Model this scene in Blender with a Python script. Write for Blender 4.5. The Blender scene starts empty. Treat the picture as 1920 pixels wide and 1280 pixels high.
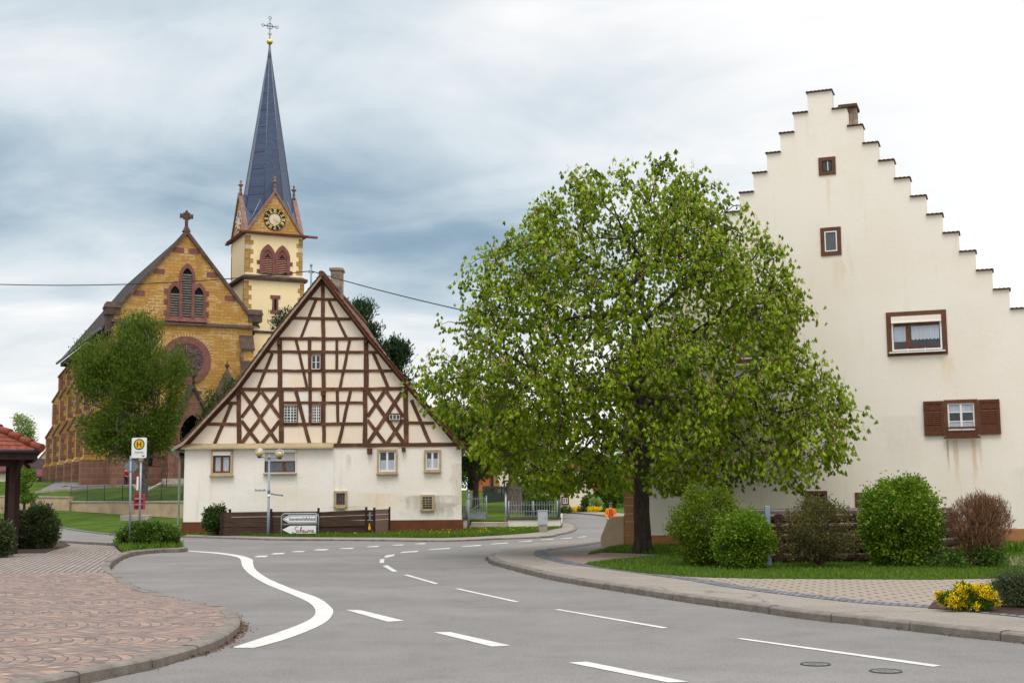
SKYX, SKYY, SK0, SK1 = 3.1, 7.7, -.02, .66
OVER, CLK, SUNE, EXPO = 3.0, .97, 1.05, .17
LEAFL, LEAFW = .172, .062
NEXTRA = 2100
import bpy, math, random
import numpy as np
from mathutils import Vector, Matrix
R_ = math.radians
rng = random.Random(7)
nr = np.random.default_rng(11)
SC = bpy.context.scene
COL = SC.collection
# ------------------------------------------------------------ camera
FPX = 2400.0; TP = .11875; CAMZ = 1.6; ROLL = .008
_p = math.atan(TP)
Fw = Vector((0, math.cos(_p), math.sin(_p))); _X = Vector((1, 0, 0)); _U = Vector((0, -math.sin(_p), math.cos(_p)))
Rt = _X*math.cos(ROLL) - _U*math.sin(ROLL); Up = _U*math.cos(ROLL) + _X*math.sin(ROLL)
def ray(px, py): return Fw + Rt*((px-960)/FPX) + Up*((640-py)/FPX)
def G(px, py, z=0.0):
    d = ray(px, py); t = (z-CAMZ)/d.z
    return Vector((d.x*t, d.y*t, z))
def PY(px, py, Y):
    d = ray(px, py); t = Y/d.y
    return Vector((d.x*t, Y, CAMZ+d.z*t))
def hitf(px, py, zf, y0=20, y1=250):
    d = ray(px, py); y = y0
    while y < y1:
        t = y/d.y
        if CAMZ+d.z*t <= zf(d.x*t, y): break
        y += .25
    t = y/d.y
    return Vector((d.x*t, y, zf(d.x*t, y)))
cam_d = bpy.data.cameras.new('camera'); cam = bpy.data.objects.new('camera', cam_d); COL.objects.link(cam)
cam.matrix_world = Matrix(((Rt.x, Up.x, -Fw.x, 0), (Rt.y, Up.y, -Fw.y, 0), (Rt.z, Up.z, -Fw.z, CAMZ), (0, 0, 0, 1)))
cam_d.lens = 45; cam_d.sensor_width = 36; cam_d.clip_end = 3000; cam_d.clip_start = .1
SC.camera = cam
class Plane:                      # a vertical wall plane standing at a known place
    def __init__(s, ox, oy, yaw, v=0.0):
        s.u = Vector((math.cos(yaw), math.sin(yaw))); s.n = Vector((-s.u.y, s.u.x)); s.o = Vector((ox, oy)) + s.n*v
    def h(s, px, py):
        d = ray(px, py); t = (s.o @ s.n)/(d.x*s.n.x+d.y*s.n.y)
        q = Vector((d.x*t, d.y*t)) - s.o
        return (q @ s.u, CAMZ+d.z*t)
# ------------------------------------------------------------ objects
def tag(o, label=None, cat=None, group=None, kind=None):
    if label: o['label'] = label
    if cat: o['category'] = cat
    if group: o['group'] = group
    if kind: o['kind'] = kind
    return o
def empty(name, loc, rz=0.0):
    o = bpy.data.objects.new(name, None); COL.objects.link(o)
    o.location = loc; o.rotation_euler = (0, 0, rz); o.empty_display_size = .2
    return o
def copy_tree(o, parent=None):
    c = o.copy(); COL.objects.link(c)
    if parent: c.parent = parent
    for ch in list(o.children): copy_tree(ch, c)
    return c
class MB:
    def __init__(s): s.v = []; s.f = []; s.m = []; s.mi = 0; s.sm = []
    def mat(s, i): s.mi = i; return s
    def add(s, vs, fs, smooth=False):
        b = len(s.v); s.v.extend([tuple(v) for v in vs])
        for f in fs: s.f.append(tuple(b+i for i in f)); s.m.append(s.mi); s.sm.append(smooth)
        return s
    def quad(s, a, b, c, d): return s.add([a, b, c, d], [(0, 1, 2, 3)])
    def poly(s, pts): return s.add(pts, [tuple(range(len(pts)))])
    def box(s, x0, y0, z0, x1, y1, z1):
        if x0 > x1: x0, x1 = x1, x0
        if y0 > y1: y0, y1 = y1, y0
        if z0 > z1: z0, z1 = z1, z0
        return s.add([(x0,y0,z0),(x1,y0,z0),(x1,y1,z0),(x0,y1,z0),(x0,y0,z1),(x1,y0,z1),(x1,y1,z1),(x0,y1,z1)],
            [(0,3,2,1),(4,5,6,7),(0,1,5,4),(1,2,6,5),(2,3,7,6),(3,0,4,7)])
    def hexa(s, b, t):            # bottom ring and top ring of n points each
        n = len(b)
        return s.add(list(b)+list(t), [tuple(reversed(range(n))), tuple(range(n, 2*n))]+[(i, (i+1) % n, n+(i+1) % n, n+i) for i in range(n)])
    def xz(s, pts, y0, y1):       # outline in x,z (counter-clockwise seen from -y) extruded along y
        return s.hexa([(x, y0, z) for x, z in pts], [(x, y1, z) for x, z in pts])
    def yz(s, pts, x0, x1): return s.hexa([(x0, y, z) for y, z in pts], [(x1, y, z) for y, z in pts])
    def xy(s, pts, z0, z1): return s.hexa([(x, y, z0) for x, y in pts], [(x, y, z1) for x, y in pts])
    def ring(s, outer, inner, y0, y1):   # frame between two outlines with the same count, in x,z
        n = len(outer)
        vs = [(x, y0, z) for x, z in outer]+[(x, y0, z) for x, z in inner]+[(x, y1, z) for x, z in outer]+[(x, y1, z) for x, z in inner]
        fs = []
        for i in range(n):
            j = (i+1) % n
            fs += [(i, j, n+j, n+i), (2*n+i, 3*n+i, 3*n+j, 2*n+j), (i, 2*n+i, 2*n+j, j), (n+i, n+j, 3*n+j, 3*n+i)]
        return s.add(vs, fs)
    def bar(s, a, b, w, h=None, up=(0, 0, 1)):   # square bar from a to b
        a = Vector(a); b = Vector(b); h = h or w
        d = (b-a).normalized(); u = Vector(up)
        if abs(d.dot(u)) > .98: u = Vector((0, 1, 0))
        sd = d.cross(u).normalized(); u = sd.cross(d).normalized()
        c = [(-1,-1),(1,-1),(1,1),(-1,1)]
        return s.hexa([a+sd*(i*w/2)+u*(j*h/2) for i, j in c], [b+sd*(i*w/2)+u*(j*h/2) for i, j in c])
    def tube(s, pts, rad, n=8, cap=True):
        pts = [Vector(p) for p in pts]
        if not hasattr(rad, '__len__'): rad = [rad]*len(pts)
        vs = []; fs = []; prev = None
        for i, p in enumerate(pts):
            d = (pts[min(i+1, len(pts)-1)]-pts[max(i-1, 0)])
            d = d.normalized() if d.length > 1e-9 else Vector((0, 0, 1))
            if prev is None:
                ref = Vector((0, 0, 1)) if abs(d.z) < .9 else Vector((1, 0, 0))
                sd = d.cross(ref).normalized()
            else:
                sd = (prev-d*prev.dot(d)).normalized()
            prev = sd; u = d.cross(sd)
            for k in range(n):
                a = 2*math.pi*k/n
                vs.append(p+(sd*math.cos(a)+u*math.sin(a))*rad[i])
        for i in range(len(pts)-1):
            for k in range(n):
                k2 = (k+1) % n
                fs.append((i*n+k, i*n+k2, (i+1)*n+k2, (i+1)*n+k))
        s.add(vs, fs, True)
        if cap:
            b = len(s.v)-len(vs)
            s.f.append(tuple(b+k for k in reversed(range(n)))); s.m.append(s.mi); s.sm.append(False)
            b2 = b+(len(pts)-1)*n
            s.f.append(tuple(b2+k for k in range(n))); s.m.append(s.mi); s.sm.append(False)
        return s
    def lathe(s, c, prof, n=16, smooth=True):
        vs = []; fs = []
        for r, z in prof:
            for k in range(n):
                a = 2*math.pi*(k+.5)/n
                vs.append((c[0]+r*math.cos(a), c[1]+r*math.sin(a), c[2]+z))
        for i in range(len(prof)-1):
            for k in range(n): fs.append((i*n+k, i*n+(k+1) % n, (i+1)*n+(k+1) % n, (i+1)*n+k))
        s.add(vs, fs, smooth)
        b = len(s.v)-len(vs)
        s.f.append(tuple(b+k for k in reversed(range(n)))); s.m.append(s.mi); s.sm.append(False)
        s.f.append(tuple(b+(len(prof)-1)*n+k for k in range(n))); s.m.append(s.mi); s.sm.append(False)
        return s
    def ball(s, c, r, n=12, m=8, sq=1.0):
        return s.lathe(c, [(max(1e-3, r*math.sin(math.pi*i/m)), -r*sq*math.cos(math.pi*i/m)) for i in range(m+1)], n)
    def build(s, name, mats, parent=None, bevel=0.0, smooth=None):
        me = bpy.data.meshes.new(name)
        me.from_pydata(s.v, [], s.f)
        if not isinstance(mats, (list, tuple)): mats = [mats]
        for m in mats: me.materials.append(m)
        if s.f:
            me.polygons.foreach_set('material_index', s.m)
            me.polygons.foreach_set('use_smooth', s.sm if smooth is None else [smooth]*len(s.f))
        me.update()
        o = bpy.data.objects.new(name, me); COL.objects.link(o)
        if parent: o.parent = parent
        if bevel:
            b = o.modifiers.new('bevel', 'BEVEL'); b.width = bevel; b.segments = 2; b.limit_method = 'ANGLE'
        return o
def np_mesh(name, V, Fq, mats, parent=None, mi=None, var=None):
    me = bpy.data.meshes.new(name)
    nv = len(V); nf, k = Fq.shape
    me.vertices.add(nv); me.vertices.foreach_set('co', V.astype(np.float32).ravel())
    me.loops.add(nf*k); me.loops.foreach_set('vertex_index', Fq.astype(np.int32).ravel())
    me.polygons.add(nf); me.polygons.foreach_set('loop_start', (np.arange(nf)*k).astype(np.int32))
    me.polygons.foreach_set('loop_total', np.full(nf, k, np.int32))
    if not isinstance(mats, (list, tuple)): mats = [mats]
    for m in mats: me.materials.append(m)
    if mi is not None: me.polygons.foreach_set('material_index', mi.astype(np.int32))
    if var is not None:
        a = me.attributes.new('var', 'FLOAT', 'FACE'); a.data.foreach_set('value', var.astype(np.float32))
    me.update(calc_edges=True); me.validate()
    o = bpy.data.objects.new(name, me); COL.objects.link(o)
    if parent: o.parent = parent
    return o
# ------------------------------------------------------------ materials
def lin(c):
    return tuple(((x/255)/12.92 if x/255 <= .04045 else ((x/255+.055)/1.055)**2.4) for x in c)+(1.0,)
def new_mat(name, rough=.8, spec=.3):
    m = bpy.data.materials.new(name); m.use_nodes = True
    nt = m.node_tree; b = nt.nodes['Principled BSDF']
    b.inputs['Roughness'].default_value = rough
    b.inputs['Specular IOR Level'].default_value = spec
    return m, nt, b
def N(nt, t, **kw):
    n = nt.nodes.new(t)
    for k, v in kw.items():
        if k.startswith('i_'): n.inputs[k[2:].replace('_', ' ')].default_value = v
        else: setattr(n, k, v)
    return n
def L(nt, a, b): nt.links.new(a, b)
def mixc(nt, fac, a, b, mode='MIX'):
    n = nt.nodes.new('ShaderNodeMix'); n.data_type = 'RGBA'; n.blend_type = mode
    for i, v in ((0, fac), (6, a), (7, b)):
        if hasattr(v, 'links') or hasattr(v, 'is_linked'): nt.links.new(v, n.inputs[i])
        else: n.inputs[i].default_value = v
    return n.outputs[2]
def ramp(nt, src, stops):
    r = nt.nodes.new('ShaderNodeValToRGB'); e = r.color_ramp.elements
    while len(e) < len(stops): e.new(.5)
    for k, (p, c) in enumerate(stops):
        e[k].position = p; e[k].color = c if hasattr(c, '__len__') else (c, c, c, 1)
    nt.links.new(src, r.inputs[0]); return r.outputs[0]
def noise(nt, vec, scale, detail=4, rough=.6, dist=0):
    n = nt.nodes.new('ShaderNodeTexNoise'); n.inputs['Scale'].default_value = scale
    n.inputs['Detail'].default_value = detail; n.inputs['Roughness'].default_value = rough; n.inputs['Distortion'].default_value = dist
    if vec is not None: nt.links.new(vec, n.inputs['Vector'])
    return n.outputs['Fac']
def math_(nt, op, a, b=None):
    n = nt.nodes.new('ShaderNodeMath'); n.operation = op
    for i, v in ((0, a), (1, b)):
        if v is None: continue
        if hasattr(v, 'links') or hasattr(v, 'is_linked'): nt.links.new(v, n.inputs[i])
        else: n.inputs[i].default_value = v
    return n.outputs[0]
def bump(nt, b, h, strength=.3, dist=.02):
    n = nt.nodes.new('ShaderNodeBump'); n.inputs['Strength'].default_value = strength; n.inputs['Distance'].default_value = dist
    nt.links.new(h, n.inputs['Height']); nt.links.new(n.outputs[0], b.inputs['Normal'])
def objco(nt): return nt.nodes.new('ShaderNodeTexCoord').outputs['Object']
def mapv(nt, v, scale=(1, 1, 1), loc=(0, 0, 0), rot=(0, 0, 0)):
    m = nt.nodes.new('ShaderNodeMapping'); m.inputs['Scale'].default_value = scale; m.inputs['Location'].default_value = loc; m.inputs['Rotation'].default_value = rot
    nt.links.new(v, m.inputs[0]); return m.outputs[0]
def wallco(nt):                   # (x+y, z) so that a pattern runs round the corners of a building
    s = nt.nodes.new('ShaderNodeSeparateXYZ'); nt.links.new(objco(nt), s.inputs[0])
    c = nt.nodes.new('ShaderNodeCombineXYZ')
    nt.links.new(math_(nt, 'ADD', s.outputs[0], s.outputs[1]), c.inputs[0]); nt.links.new(s.outputs[2], c.inputs[1])
    return c.outputs[0]
def plain(name, c, rough=.7, var=.15, scale=3.0, bmp=0.0, bscale=60, metal=0.0, spec=.3, c2=None, streak=None):
    m, nt, b = new_mat(name, rough, spec); b.inputs['Metallic'].default_value = metal
    v = objco(nt)
    vv = mapv(nt, v, streak) if streak else v
    f = noise(nt, vv, scale, 6, .65)
    d = tuple(x*(1-var*1.6) for x in c[:3])+(1,) if c2 is None else c2
    f2 = ramp(nt, f, [(.3, 0), (.7, 1)])
    L(nt, mixc(nt, f2, d, c), b.inputs['Base Color'])
    if bmp: bump(nt, b, noise(nt, vv, bscale, 3), bmp, .01)
    return m
def brickmat(name, c1, c2, mortar, bw, bh, ms=.012, off=.5, vec='wall', bmp=.4, mvar=None, rough=.85, stain=None, rot=0, nscale=.6):
    m, nt, b = new_mat(name, rough)
    v = wallco(nt) if vec == 'wall' else mapv(nt, objco(nt), rot=(0, 0, rot))
    # wobble
    br = nt.nodes.new('ShaderNodeTexBrick'); br.offset = off; br.squash = 1
    br.inputs['Scale'].default_value = 1; br.inputs['Brick Width'].default_value = bw; br.inputs['Row Height'].default_value = bh
    br.inputs['Mortar Size'].default_value = ms; br.inputs['Mortar Smooth'].default_value = .2; br.inputs['Bias'].default_value = 0
    L(nt, v, br.inputs['Vector'])
    br.inputs['Color1'].default_value = c1; br.inputs['Color2'].default_value = c2
    if mvar:
        f = ramp(nt, noise(nt, v, nscale, 3), [(.5, 0), (.56, 1)])
        L(nt, mixc(nt, f, mortar, mvar), br.inputs['Mortar'])
    else: br.inputs['Mortar'].default_value = mortar
    col = br.outputs['Color']
    n = noise(nt, v, 2.2, 6, .7)
    col = mixc(nt, .6, col, ramp(nt, n, [(.25, .55), (.75, 1.0)]), 'MULTIPLY')
    L(nt, col, b.inputs['Base Color'])
    h = math_(nt, 'SUBTRACT', noise(nt, v, 18, 4), br.outputs['Fac'])
    bump(nt, b, h, bmp, .02)
    return m
def leafmat(name, c1, c2, trans=.35, rough=.5):
    m, nt, b = new_mat(name, rough, .25)
    at = nt.nodes.new('ShaderNodeAttribute'); at.attribute_name = 'var'
    col = mixc(nt, at.outputs['Fac'], c1, c2)
    L(nt, col, b.inputs['Base Color'])
    tr = nt.nodes.new('ShaderNodeBsdfTranslucent')
    L(nt, mixc(nt, 1.0, col, (1.25, 1.3, .7, 1), 'MULTIPLY'), tr.inputs['Color'])
    mx = nt.nodes.new('ShaderNodeMixShader'); mx.inputs[0].default_value = trans
    out = nt.nodes['Material Output']
    L(nt, b.outputs[0], mx.inputs[1]); L(nt, tr.outputs[0], mx.inputs[2]); L(nt, mx.outputs[0], out.inputs[0])
    return m
M = {}
def glassy(name, c, rough=.08):
    m, nt, b = new_mat(name, rough, .6)
    v = objco(nt)
    L(nt, mixc(nt, ramp(nt, noise(nt, v, 2.5, 2), [(.35, 0), (.65, 1)]), c, tuple(x*.45 for x in c[:3])+(1,)), b.inputs['Base Color'])
    return m
# ------------------------------------------------------------ material library
def render_mat(name, c, stain, sscale=.5, bmp=.5, bs=14, streaks=None, bd=.02, gray=None):
    m, nt, b = new_mat(name, .9, .15)
    v = objco(nt)
    f = ramp(nt, noise(nt, v, sscale, 6, .65), [(.42, 0), (.78, .75)])
    col = mixc(nt, f, c, stain)
    f2 = ramp(nt, noise(nt, mapv(nt, v, (2.2, 2.2, .22)), 1.3, 5, .7), [(.58, 0), (.8, .5)])
    col = mixc(nt, f2, col, gray or tuple(x*.72 for x in c[:3])+(1,))
    for (x0, x1, z0, z1, sc_, am) in (streaks or []):      # run-off marks with a place of their own on the wall
        s_ = nt.nodes.new('ShaderNodeSeparateXYZ'); nt.links.new(v, s_.inputs[0])
        wx = math_(nt, 'ADD', s_.outputs[0], math_(nt, 'MULTIPLY', math_(nt, 'SUBTRACT', noise(nt, v, 3.0, 4), .5), (x1-x0)*.8))
        def sm(src, a, b_):
            mr = nt.nodes.new('ShaderNodeMapRange'); mr.interpolation_type = 'SMOOTHSTEP'; nt.links.new(src, mr.inputs[0]); mr.inputs[1].default_value = a; mr.inputs[2].default_value = b_; return mr.outputs[0]
        w_ = (x1-x0)*.35; h_ = (z1-z0)*.7
        mk_ = math_(nt, 'MULTIPLY', math_(nt, 'MULTIPLY', sm(wx, x0, x0+w_), sm(wx, x1, x1-w_)), math_(nt, 'MULTIPLY', sm(s_.outputs[2], z0, z0+h_), sm(s_.outputs[2], z1, z1-.08)))
        mk_ = math_(nt, 'MULTIPLY', mk_, math_(nt, 'MULTIPLY', ramp(nt, noise(nt, mapv(nt, v, (6, 6, 1.5)), 1.5, 5, .7), [(.3, .3), (.7, 1)]), am))
        col = mixc(nt, mk_, col, lin(sc_))
    f3 = noise(nt, v, 25, 4)
    col = mixc(nt, .25, col, ramp(nt, f3, [(.3, .8), (.7, 1.0)]), 'MULTIPLY')
    L(nt, col, b.inputs['Base Color'])
    bump(nt, b, noise(nt, v, bs, 5, .6, .3), bmp, bd)
    return m
M['white_render'] = render_mat('rough_white_render', lin((250,245,236)), lin((238,226,206)), sscale=.45, streaks=[(8.6,11.6,.45,1.6,(168,158,138),.8),(9.9,11.3,.4,1.3,(150,138,116),.6),(10.9,11.7,.4,2.9,(190,180,158),.7),(6.9,9.2,.7,1.7,(236,206,150),.6),(5.9,7.6,.45,1.2,(206,194,168),.6),(6.6,6.9,2.4,3.3,(190,182,160),.6),(2.2,5.5,1.2,1.9,(236,220,190),.5)],bmp=.45, bs=9, bd=.025, gray=lin((190,184,168)))
M['cream_render'] = render_mat('smooth_cream_render', lin((246,237,225)), lin((238,225,204)), streaks=[(9.02,9.10,1.9,2.95,(150,112,70),.8),(9.18,9.34,1.6,2.95,(200,160,100),.7),(9.62,9.78,1.5,2.95,(206,168,112),.7),(9.80,9.92,1.9,2.95,(214,184,134),.6),(6.2,6.34,8.9,10.2,(222,190,140),.5),(7.2,8.6,1.6,3.6,(196,190,178),.3),(8.9,9.4,4.2,5.1,(232,200,150),.5),(6.2,6.7,6.7,7.9,(225,205,170),.5),(2.0,4.5,.4,1.9,(216,202,178),.35),(10.2,12.3,.6,2.2,(206,196,178),.3),(8.5,10.5,4.7,6.5,(226,218,204),.2)], sscale=.35, bmp=.25, bs=10, bd=.015, gray=lin((205,196,176)))
M['infill'] = render_mat('pinkish_infill_plaster', lin((243,229,212)), lin((240,216,176)), .9, .35, 7, gray=lin((205,190,172)))
M['tower_render'] = render_mat('tower_render', lin((252,228,184)), lin((244,216,168)), .4, .15, 10)
M['white_wall'] = render_mat('white_painted_wall', lin((240,238,230)), lin((205,200,185)), 1.2, .3, 10)
M['house_white'] = render_mat('far_white_render', lin((240,228,208)), lin((228,212,190)), .3, .1, 10)
M['house_yellow'] = plain('far_yellow_render', lin((226,214,150)), .9)
M['house_orange'] = plain('far_orange_render', lin((214,128,80)), .9)
M['beam'] = plain('dark_brown_timber', lin((108,74,54)), .85, .35, 5, .8, 22, c2=lin((68,46,33)), streak=(3, 3, 3))
def peeled():
    m, nt, b = new_mat('weathered_timber', .85, .2)
    v = objco(nt)
    c = mixc(nt, ramp(nt, noise(nt, v, 4, 5), [(.35, 0), (.65, 1)]), lin((84,56,40)), lin((122,86,64)))
    c = mixc(nt, ramp(nt, noise(nt, mapv(nt, v, (9, 9, 3)), 2.2, 6, .75), [(.63, 0), (.68, .65)]), c, lin((178,158,138)))
    L(nt, c, b.inputs['Base Color']); bump(nt, b, noise(nt, v, 25, 4), .5, .01); return m
M['peeled'] = peeled()
M['plinth'] = plain('brown_plinth', lin((118,72,46)), .9, .3, 2.5, .5, 20, c2=lin((92,56,36)))
M['tan_stone'] = plain('tan_quoin_paint', lin((178,128,84)), .9, .1, 1.5, .3, 30, c2=lin((160,112,72)))
M['joint'] = plain('pale_joint', lin((215,200,175)), .9)
M['stone_frame'] = plain('sand_stone_frame', lin((196,178,148)), .9, .2, 4, .3, 40, c2=lin((160,140,108)))
M['brown_frame'] = plain('brown_painted_frame', lin((112,72,52)), .7, .15, 4, c2=lin((90,56,40)))
M['brown_wood'] = plain('brown_window_wood', lin((120,70,34)), .5, .2, 6, c2=lin((90,48,24)))
M['shutter'] = plain('old_shutter_wood', lin((112,66,40)), .75, .3, 8, .4, 40, c2=lin((74,42,28)), streak=(4, 4, 1))
M['white_pvc'] = plain('white_window_paint', lin((236,236,232)), .4, .05)
M['grey_shutter'] = plain('grey_roller_shutter', lin((196,194,188)), .5, .06)
M['glass'] = glassy('dark_window_glass', (.035, .04, .045, 1))
M['curtain'] = plain('white_net_curtain', lin((206,212,222)), .9, .25, 10, c2=lin((150,158,172)), streak=(14, 14, .3))
M['curtain_dim'] = plain('dim_net_curtain', lin((120,124,128)), .9, .25, 10, c2=lin((72,76,80)), streak=(14, 14, .3))
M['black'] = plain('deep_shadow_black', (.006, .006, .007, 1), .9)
M['iron'] = plain('dark_iron', lin((70,74,78)), .5, .2, metal=.4)
M['galv'] = plain('galvanised_steel', lin((158,168,176)), .45, .15, 4, metal=.35, c2=lin((128,138,148)))
M['galv_blue'] = plain('blue_grey_pole', lin((122,146,166)), .5, .3, 3, metal=.25, c2=lin((148,156,160)))
M['lead'] = plain('lead_flashing', lin((120,130,140)), .5, .2, 2, metal=.3)
M['slate'] = brickmat('blue_slate', lin((78,92,122)), lin((68,80,108)), lin((48,58,80)), .3, .2, .012, vec='wall', bmp=.3, rough=.35)
M['nave_tile'] = brickmat('dark_nave_slates', lin((68,58,58)), lin((54,46,46)), lin((44,38,38)), .3, .22, .012, bmp=.3, rough=.95)
M['ochre'] = brickmat('ochre_ashlar', lin((206,158,88)), lin((186,140,74)), lin((164,124,72)), .62, .26, .02, bmp=.5, mvar=lin((226,210,180)))
M['ochre_q'] = brickmat('ochre_quoin', lin((196,154,88)), lin((168,126,64)), lin((196,176,140)), .5, .38, .02, bmp=.4)
M['red_stone'] = brickmat('red_sandstone', lin((146,108,88)), lin((124,90,74)), lin((164,136,118)), .8, .42, .012, bmp=.3)
M['red_plain'] = plain('red_sandstone_plain', lin((140,92,84)), .9, .25, 3, .3, 30, c2=lin((110,72,68)))
M['dark_stone'] = plain('weathered_dark_stone', lin((104,82,74)), .9, .4, 2.5, .4, 20, c2=lin((64,54,48)))
M['pink_stone'] = plain('pinkish_grey_stone', lin((158,124,114)), .9, .3, 3, .3, 30, c2=lin((118,94,88)))
M['gold'] = plain('gilding', (.85, .58, .16, 1), .28, .08, metal=.9)
M['gold_matt'] = plain('matt_gold_paint', lin((232,206,120)), .5, .05)
M['clock_black'] = plain('clock_black', (.015, .015, .018, 1), .5)
M['clock_white'] = plain('clock_centre', lin((226,206,192)), .7, .08)
M['tracery_glass'] = plain('leaded_glass', lin((96,104,116)), .3, .4, 5, c2=lin((52,56,64)))
M['slat_red'] = plain('reddish_louvre', lin((186,130,112)), .8, .2)
M['slat_grey'] = plain('grey_louvre', lin((122,116,108)), .8, .3)
def rooftile(name, c1, c2, bw=.2, bh=.3, moss=None):
    m = brickmat(name, c1, c2, tuple(x*.35 for x in c1[:3])+(1,), bw, bh, .015, off=.5, bmp=.7); return m
M['red_tile'] = rooftile('red_roof_tile', lin((190,88,60)), lin((166,72,50)))
M['old_tile'] = rooftile('old_brown_tile', lin((132,92,74)), lin((104,72,58)), .18, .3)
M['dark_tile'] = rooftile('dark_roof_tile', lin((92,74,74)), lin((72,58,60)), .2, .3)
M['maroon_tile'] = rooftile('maroon_sheet_roof', lin((120,70,74)), lin((104,58,64)), .2, 2.0)
M['clay'] = plain('orange_clay', lin((144,74,54)), .9, .35, 9, .6, 30, c2=lin((92,48,38)))
M['cope_tile'] = plain('weathered_coping_tile', lin((128,98,84)), .9, .3, 8, .4, 30, c2=lin((80,62,54)))
M['verge'] = plain('pale_verge_board', lin((176,160,142)), .8, .2, 5, c2=lin((140,122,104)))
M['ledge'] = plain('lichen_ledge', lin((190,168,122)), .9, .3, 2.2, .5, 30, c2=lin((150,136,116)))
M['chimney'] = plain('weathered_chimney', lin((176,160,142)), .9, .5, 2.5, .5, 14, c2=lin((84,72,62)))
M['fence_wood'] = plain('weathered_dark_planks', lin((92,72,60)), .85, .4, 3, .6, 18, c2=lin((48,36,30)), streak=(.5, 6, 8))
M['fence_post'] = plain('dark_post', lin((60,40,36)), .8, .3, 4)
M['fence_pale'] = plain('bleached_planks', lin((150,124,112)), .9, .3, 4, .4, 20, c2=lin((112,88,78)), streak=(.5, 4, 8))
M['log'] = plain('dark_red_brown_logs', lin((70,40,34)), .8, .4, 2, .6, 14, c2=lin((36,20,18)), streak=(.6, .6, 5))
M['log_top'] = plain('sun_bleached_log_edge', lin((132,112,100)), .85, .4, 3, c2=lin((84,62,54)), streak=(.6, 3, 5))
M['deck'] = plain('grey_weathered_deck', lin((120,112,108)), .9, .3, 3, c2=lin((84,76,72)), streak=(.6, 6, 6))
M['bark'] = plain('grey_brown_bark', lin((78,66,56)), .95, .4, 5, .9, 12, c2=lin((38,32,28)), streak=(3, 3, .8))
M['bark_light'] = plain('speckled_bark', lin((132,122,108)), .95, .5, 9, .6, 16, c2=lin((52,46,40)))
M['twig'] = plain('twig_bark', lin((84,66,54)), .95, .3, 5, c2=lin((50,40,34)))
M['red_paint'] = plain('red_box_paint', lin((176,30,48)), .45, .12)
M['sign_white'] = plain('sign_white', lin((236,238,238)), .45, .04)
M['sign_grey'] = plain('sign_back_grey', lin((126,136,142)), .5, .12, metal=.2)
M['sign_green'] = plain('sign_green', lin((10,84,48)), .5, .05)
M['sign_yellow'] = plain('sign_yellow', lin((244,178,20)), .5, .05)
M['ink'] = plain('black_lettering', (.02, .02, .022, 1), .6)
M['ink_red'] = plain('dark_red_lettering', lin((132,26,44)), .6)
M['cabinet'] = plain('grey_cabinet', lin((184,190,190)), .6, .08)
M['concrete'] = plain('pale_concrete', lin((176,168,156)), .9, .2, 3, .4, 40, c2=lin((140,132,120)))
M['ret_wall'] = plain('mottled_beige_wall', lin((198,172,140)), .9, .3, 1.1, .6, 8, c2=lin((160,138,116)))
M['flower_yellow'] = plain('yellow_petals', lin((252,218,20)), .6, .05)
M['flower_white'] = plain('cream_petals', lin((236,228,190)), .6, .08)
M['orange_cloth'] = plain('orange_jacket_cloth', lin((246,140,30)), .8, .12)
M['red_cloth'] = plain('orange_red_shirt', lin((240,80,30)), .8, .1)
M['dark_cloth'] = plain('dark_trim_cloth', lin((70,40,36)), .9, .1)
M['trouser'] = plain('dark_trousers', lin((46,48,56)), .9, .1)
M['skin'] = plain('skin', lin((226,178,150)), .6, .06)
M['cap'] = plain('grey_cap_cloth', lin((88,84,88)), .9, .1)
M['hair'] = plain('dark_hair', lin((50,40,34)), .8, .1)
# leaves
M['chestnut_leaf'] = leafmat('chestnut_leaf', lin((62,90,6)), lin((160,180,26)), .33, .6)
M['blossom'] = leafmat('chestnut_blossom', lin((222,208,146)), lin((176,146,84)), .3)
M['willow_leaf'] = leafmat('feathery_leaf', lin((62,84,22)), lin((110,132,42)), .33)
M['dark_leaf'] = leafmat('dark_leaf', lin((40,58,22)), lin((78,104,40)), .25)
M['pine_leaf'] = leafmat('pine_needles', lin((28,46,30)), lin((56,82,48)), .15)
M['mid_leaf'] = leafmat('mid_leaf', lin((66,96,28)), lin((116,148,52)), .35)
M['pale_leaf'] = leafmat('pale_leaf', lin((120,140,90)), lin((170,186,130)), .4)
M['bright_leaf'] = leafmat('bright_leaf', lin((64,96,14)), lin((126,152,36)), .28)
M['olive_leaf'] = leafmat('olive_leaf', lin((70,90,14)), lin((126,146,38)), .3)
M['juniper_leaf'] = leafmat('juniper_leaf', lin((42,58,34)), lin((80,92,50)), .15)
M['hedge_leaf'] = leafmat('hedge_leaf', lin((48,74,18)), lin((92,120,34)), .25)
M['brown_leaf'] = leafmat('brown_green_leaf', lin((70,66,34)), lin((112,108,58)), .3)
M['brown_twig'] = leafmat('brown_twigs', lin((96,64,46)), lin((150,112,84)), .1)
M['yellow_leaf'] = leafmat('yellow_flower_leaf', lin((206,176,20)), lin((250,220,30)), .3)
M['grass_blade'] = leafmat('grass_blade', lin((56,84,20)), lin((108,138,40)), .3)
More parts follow.
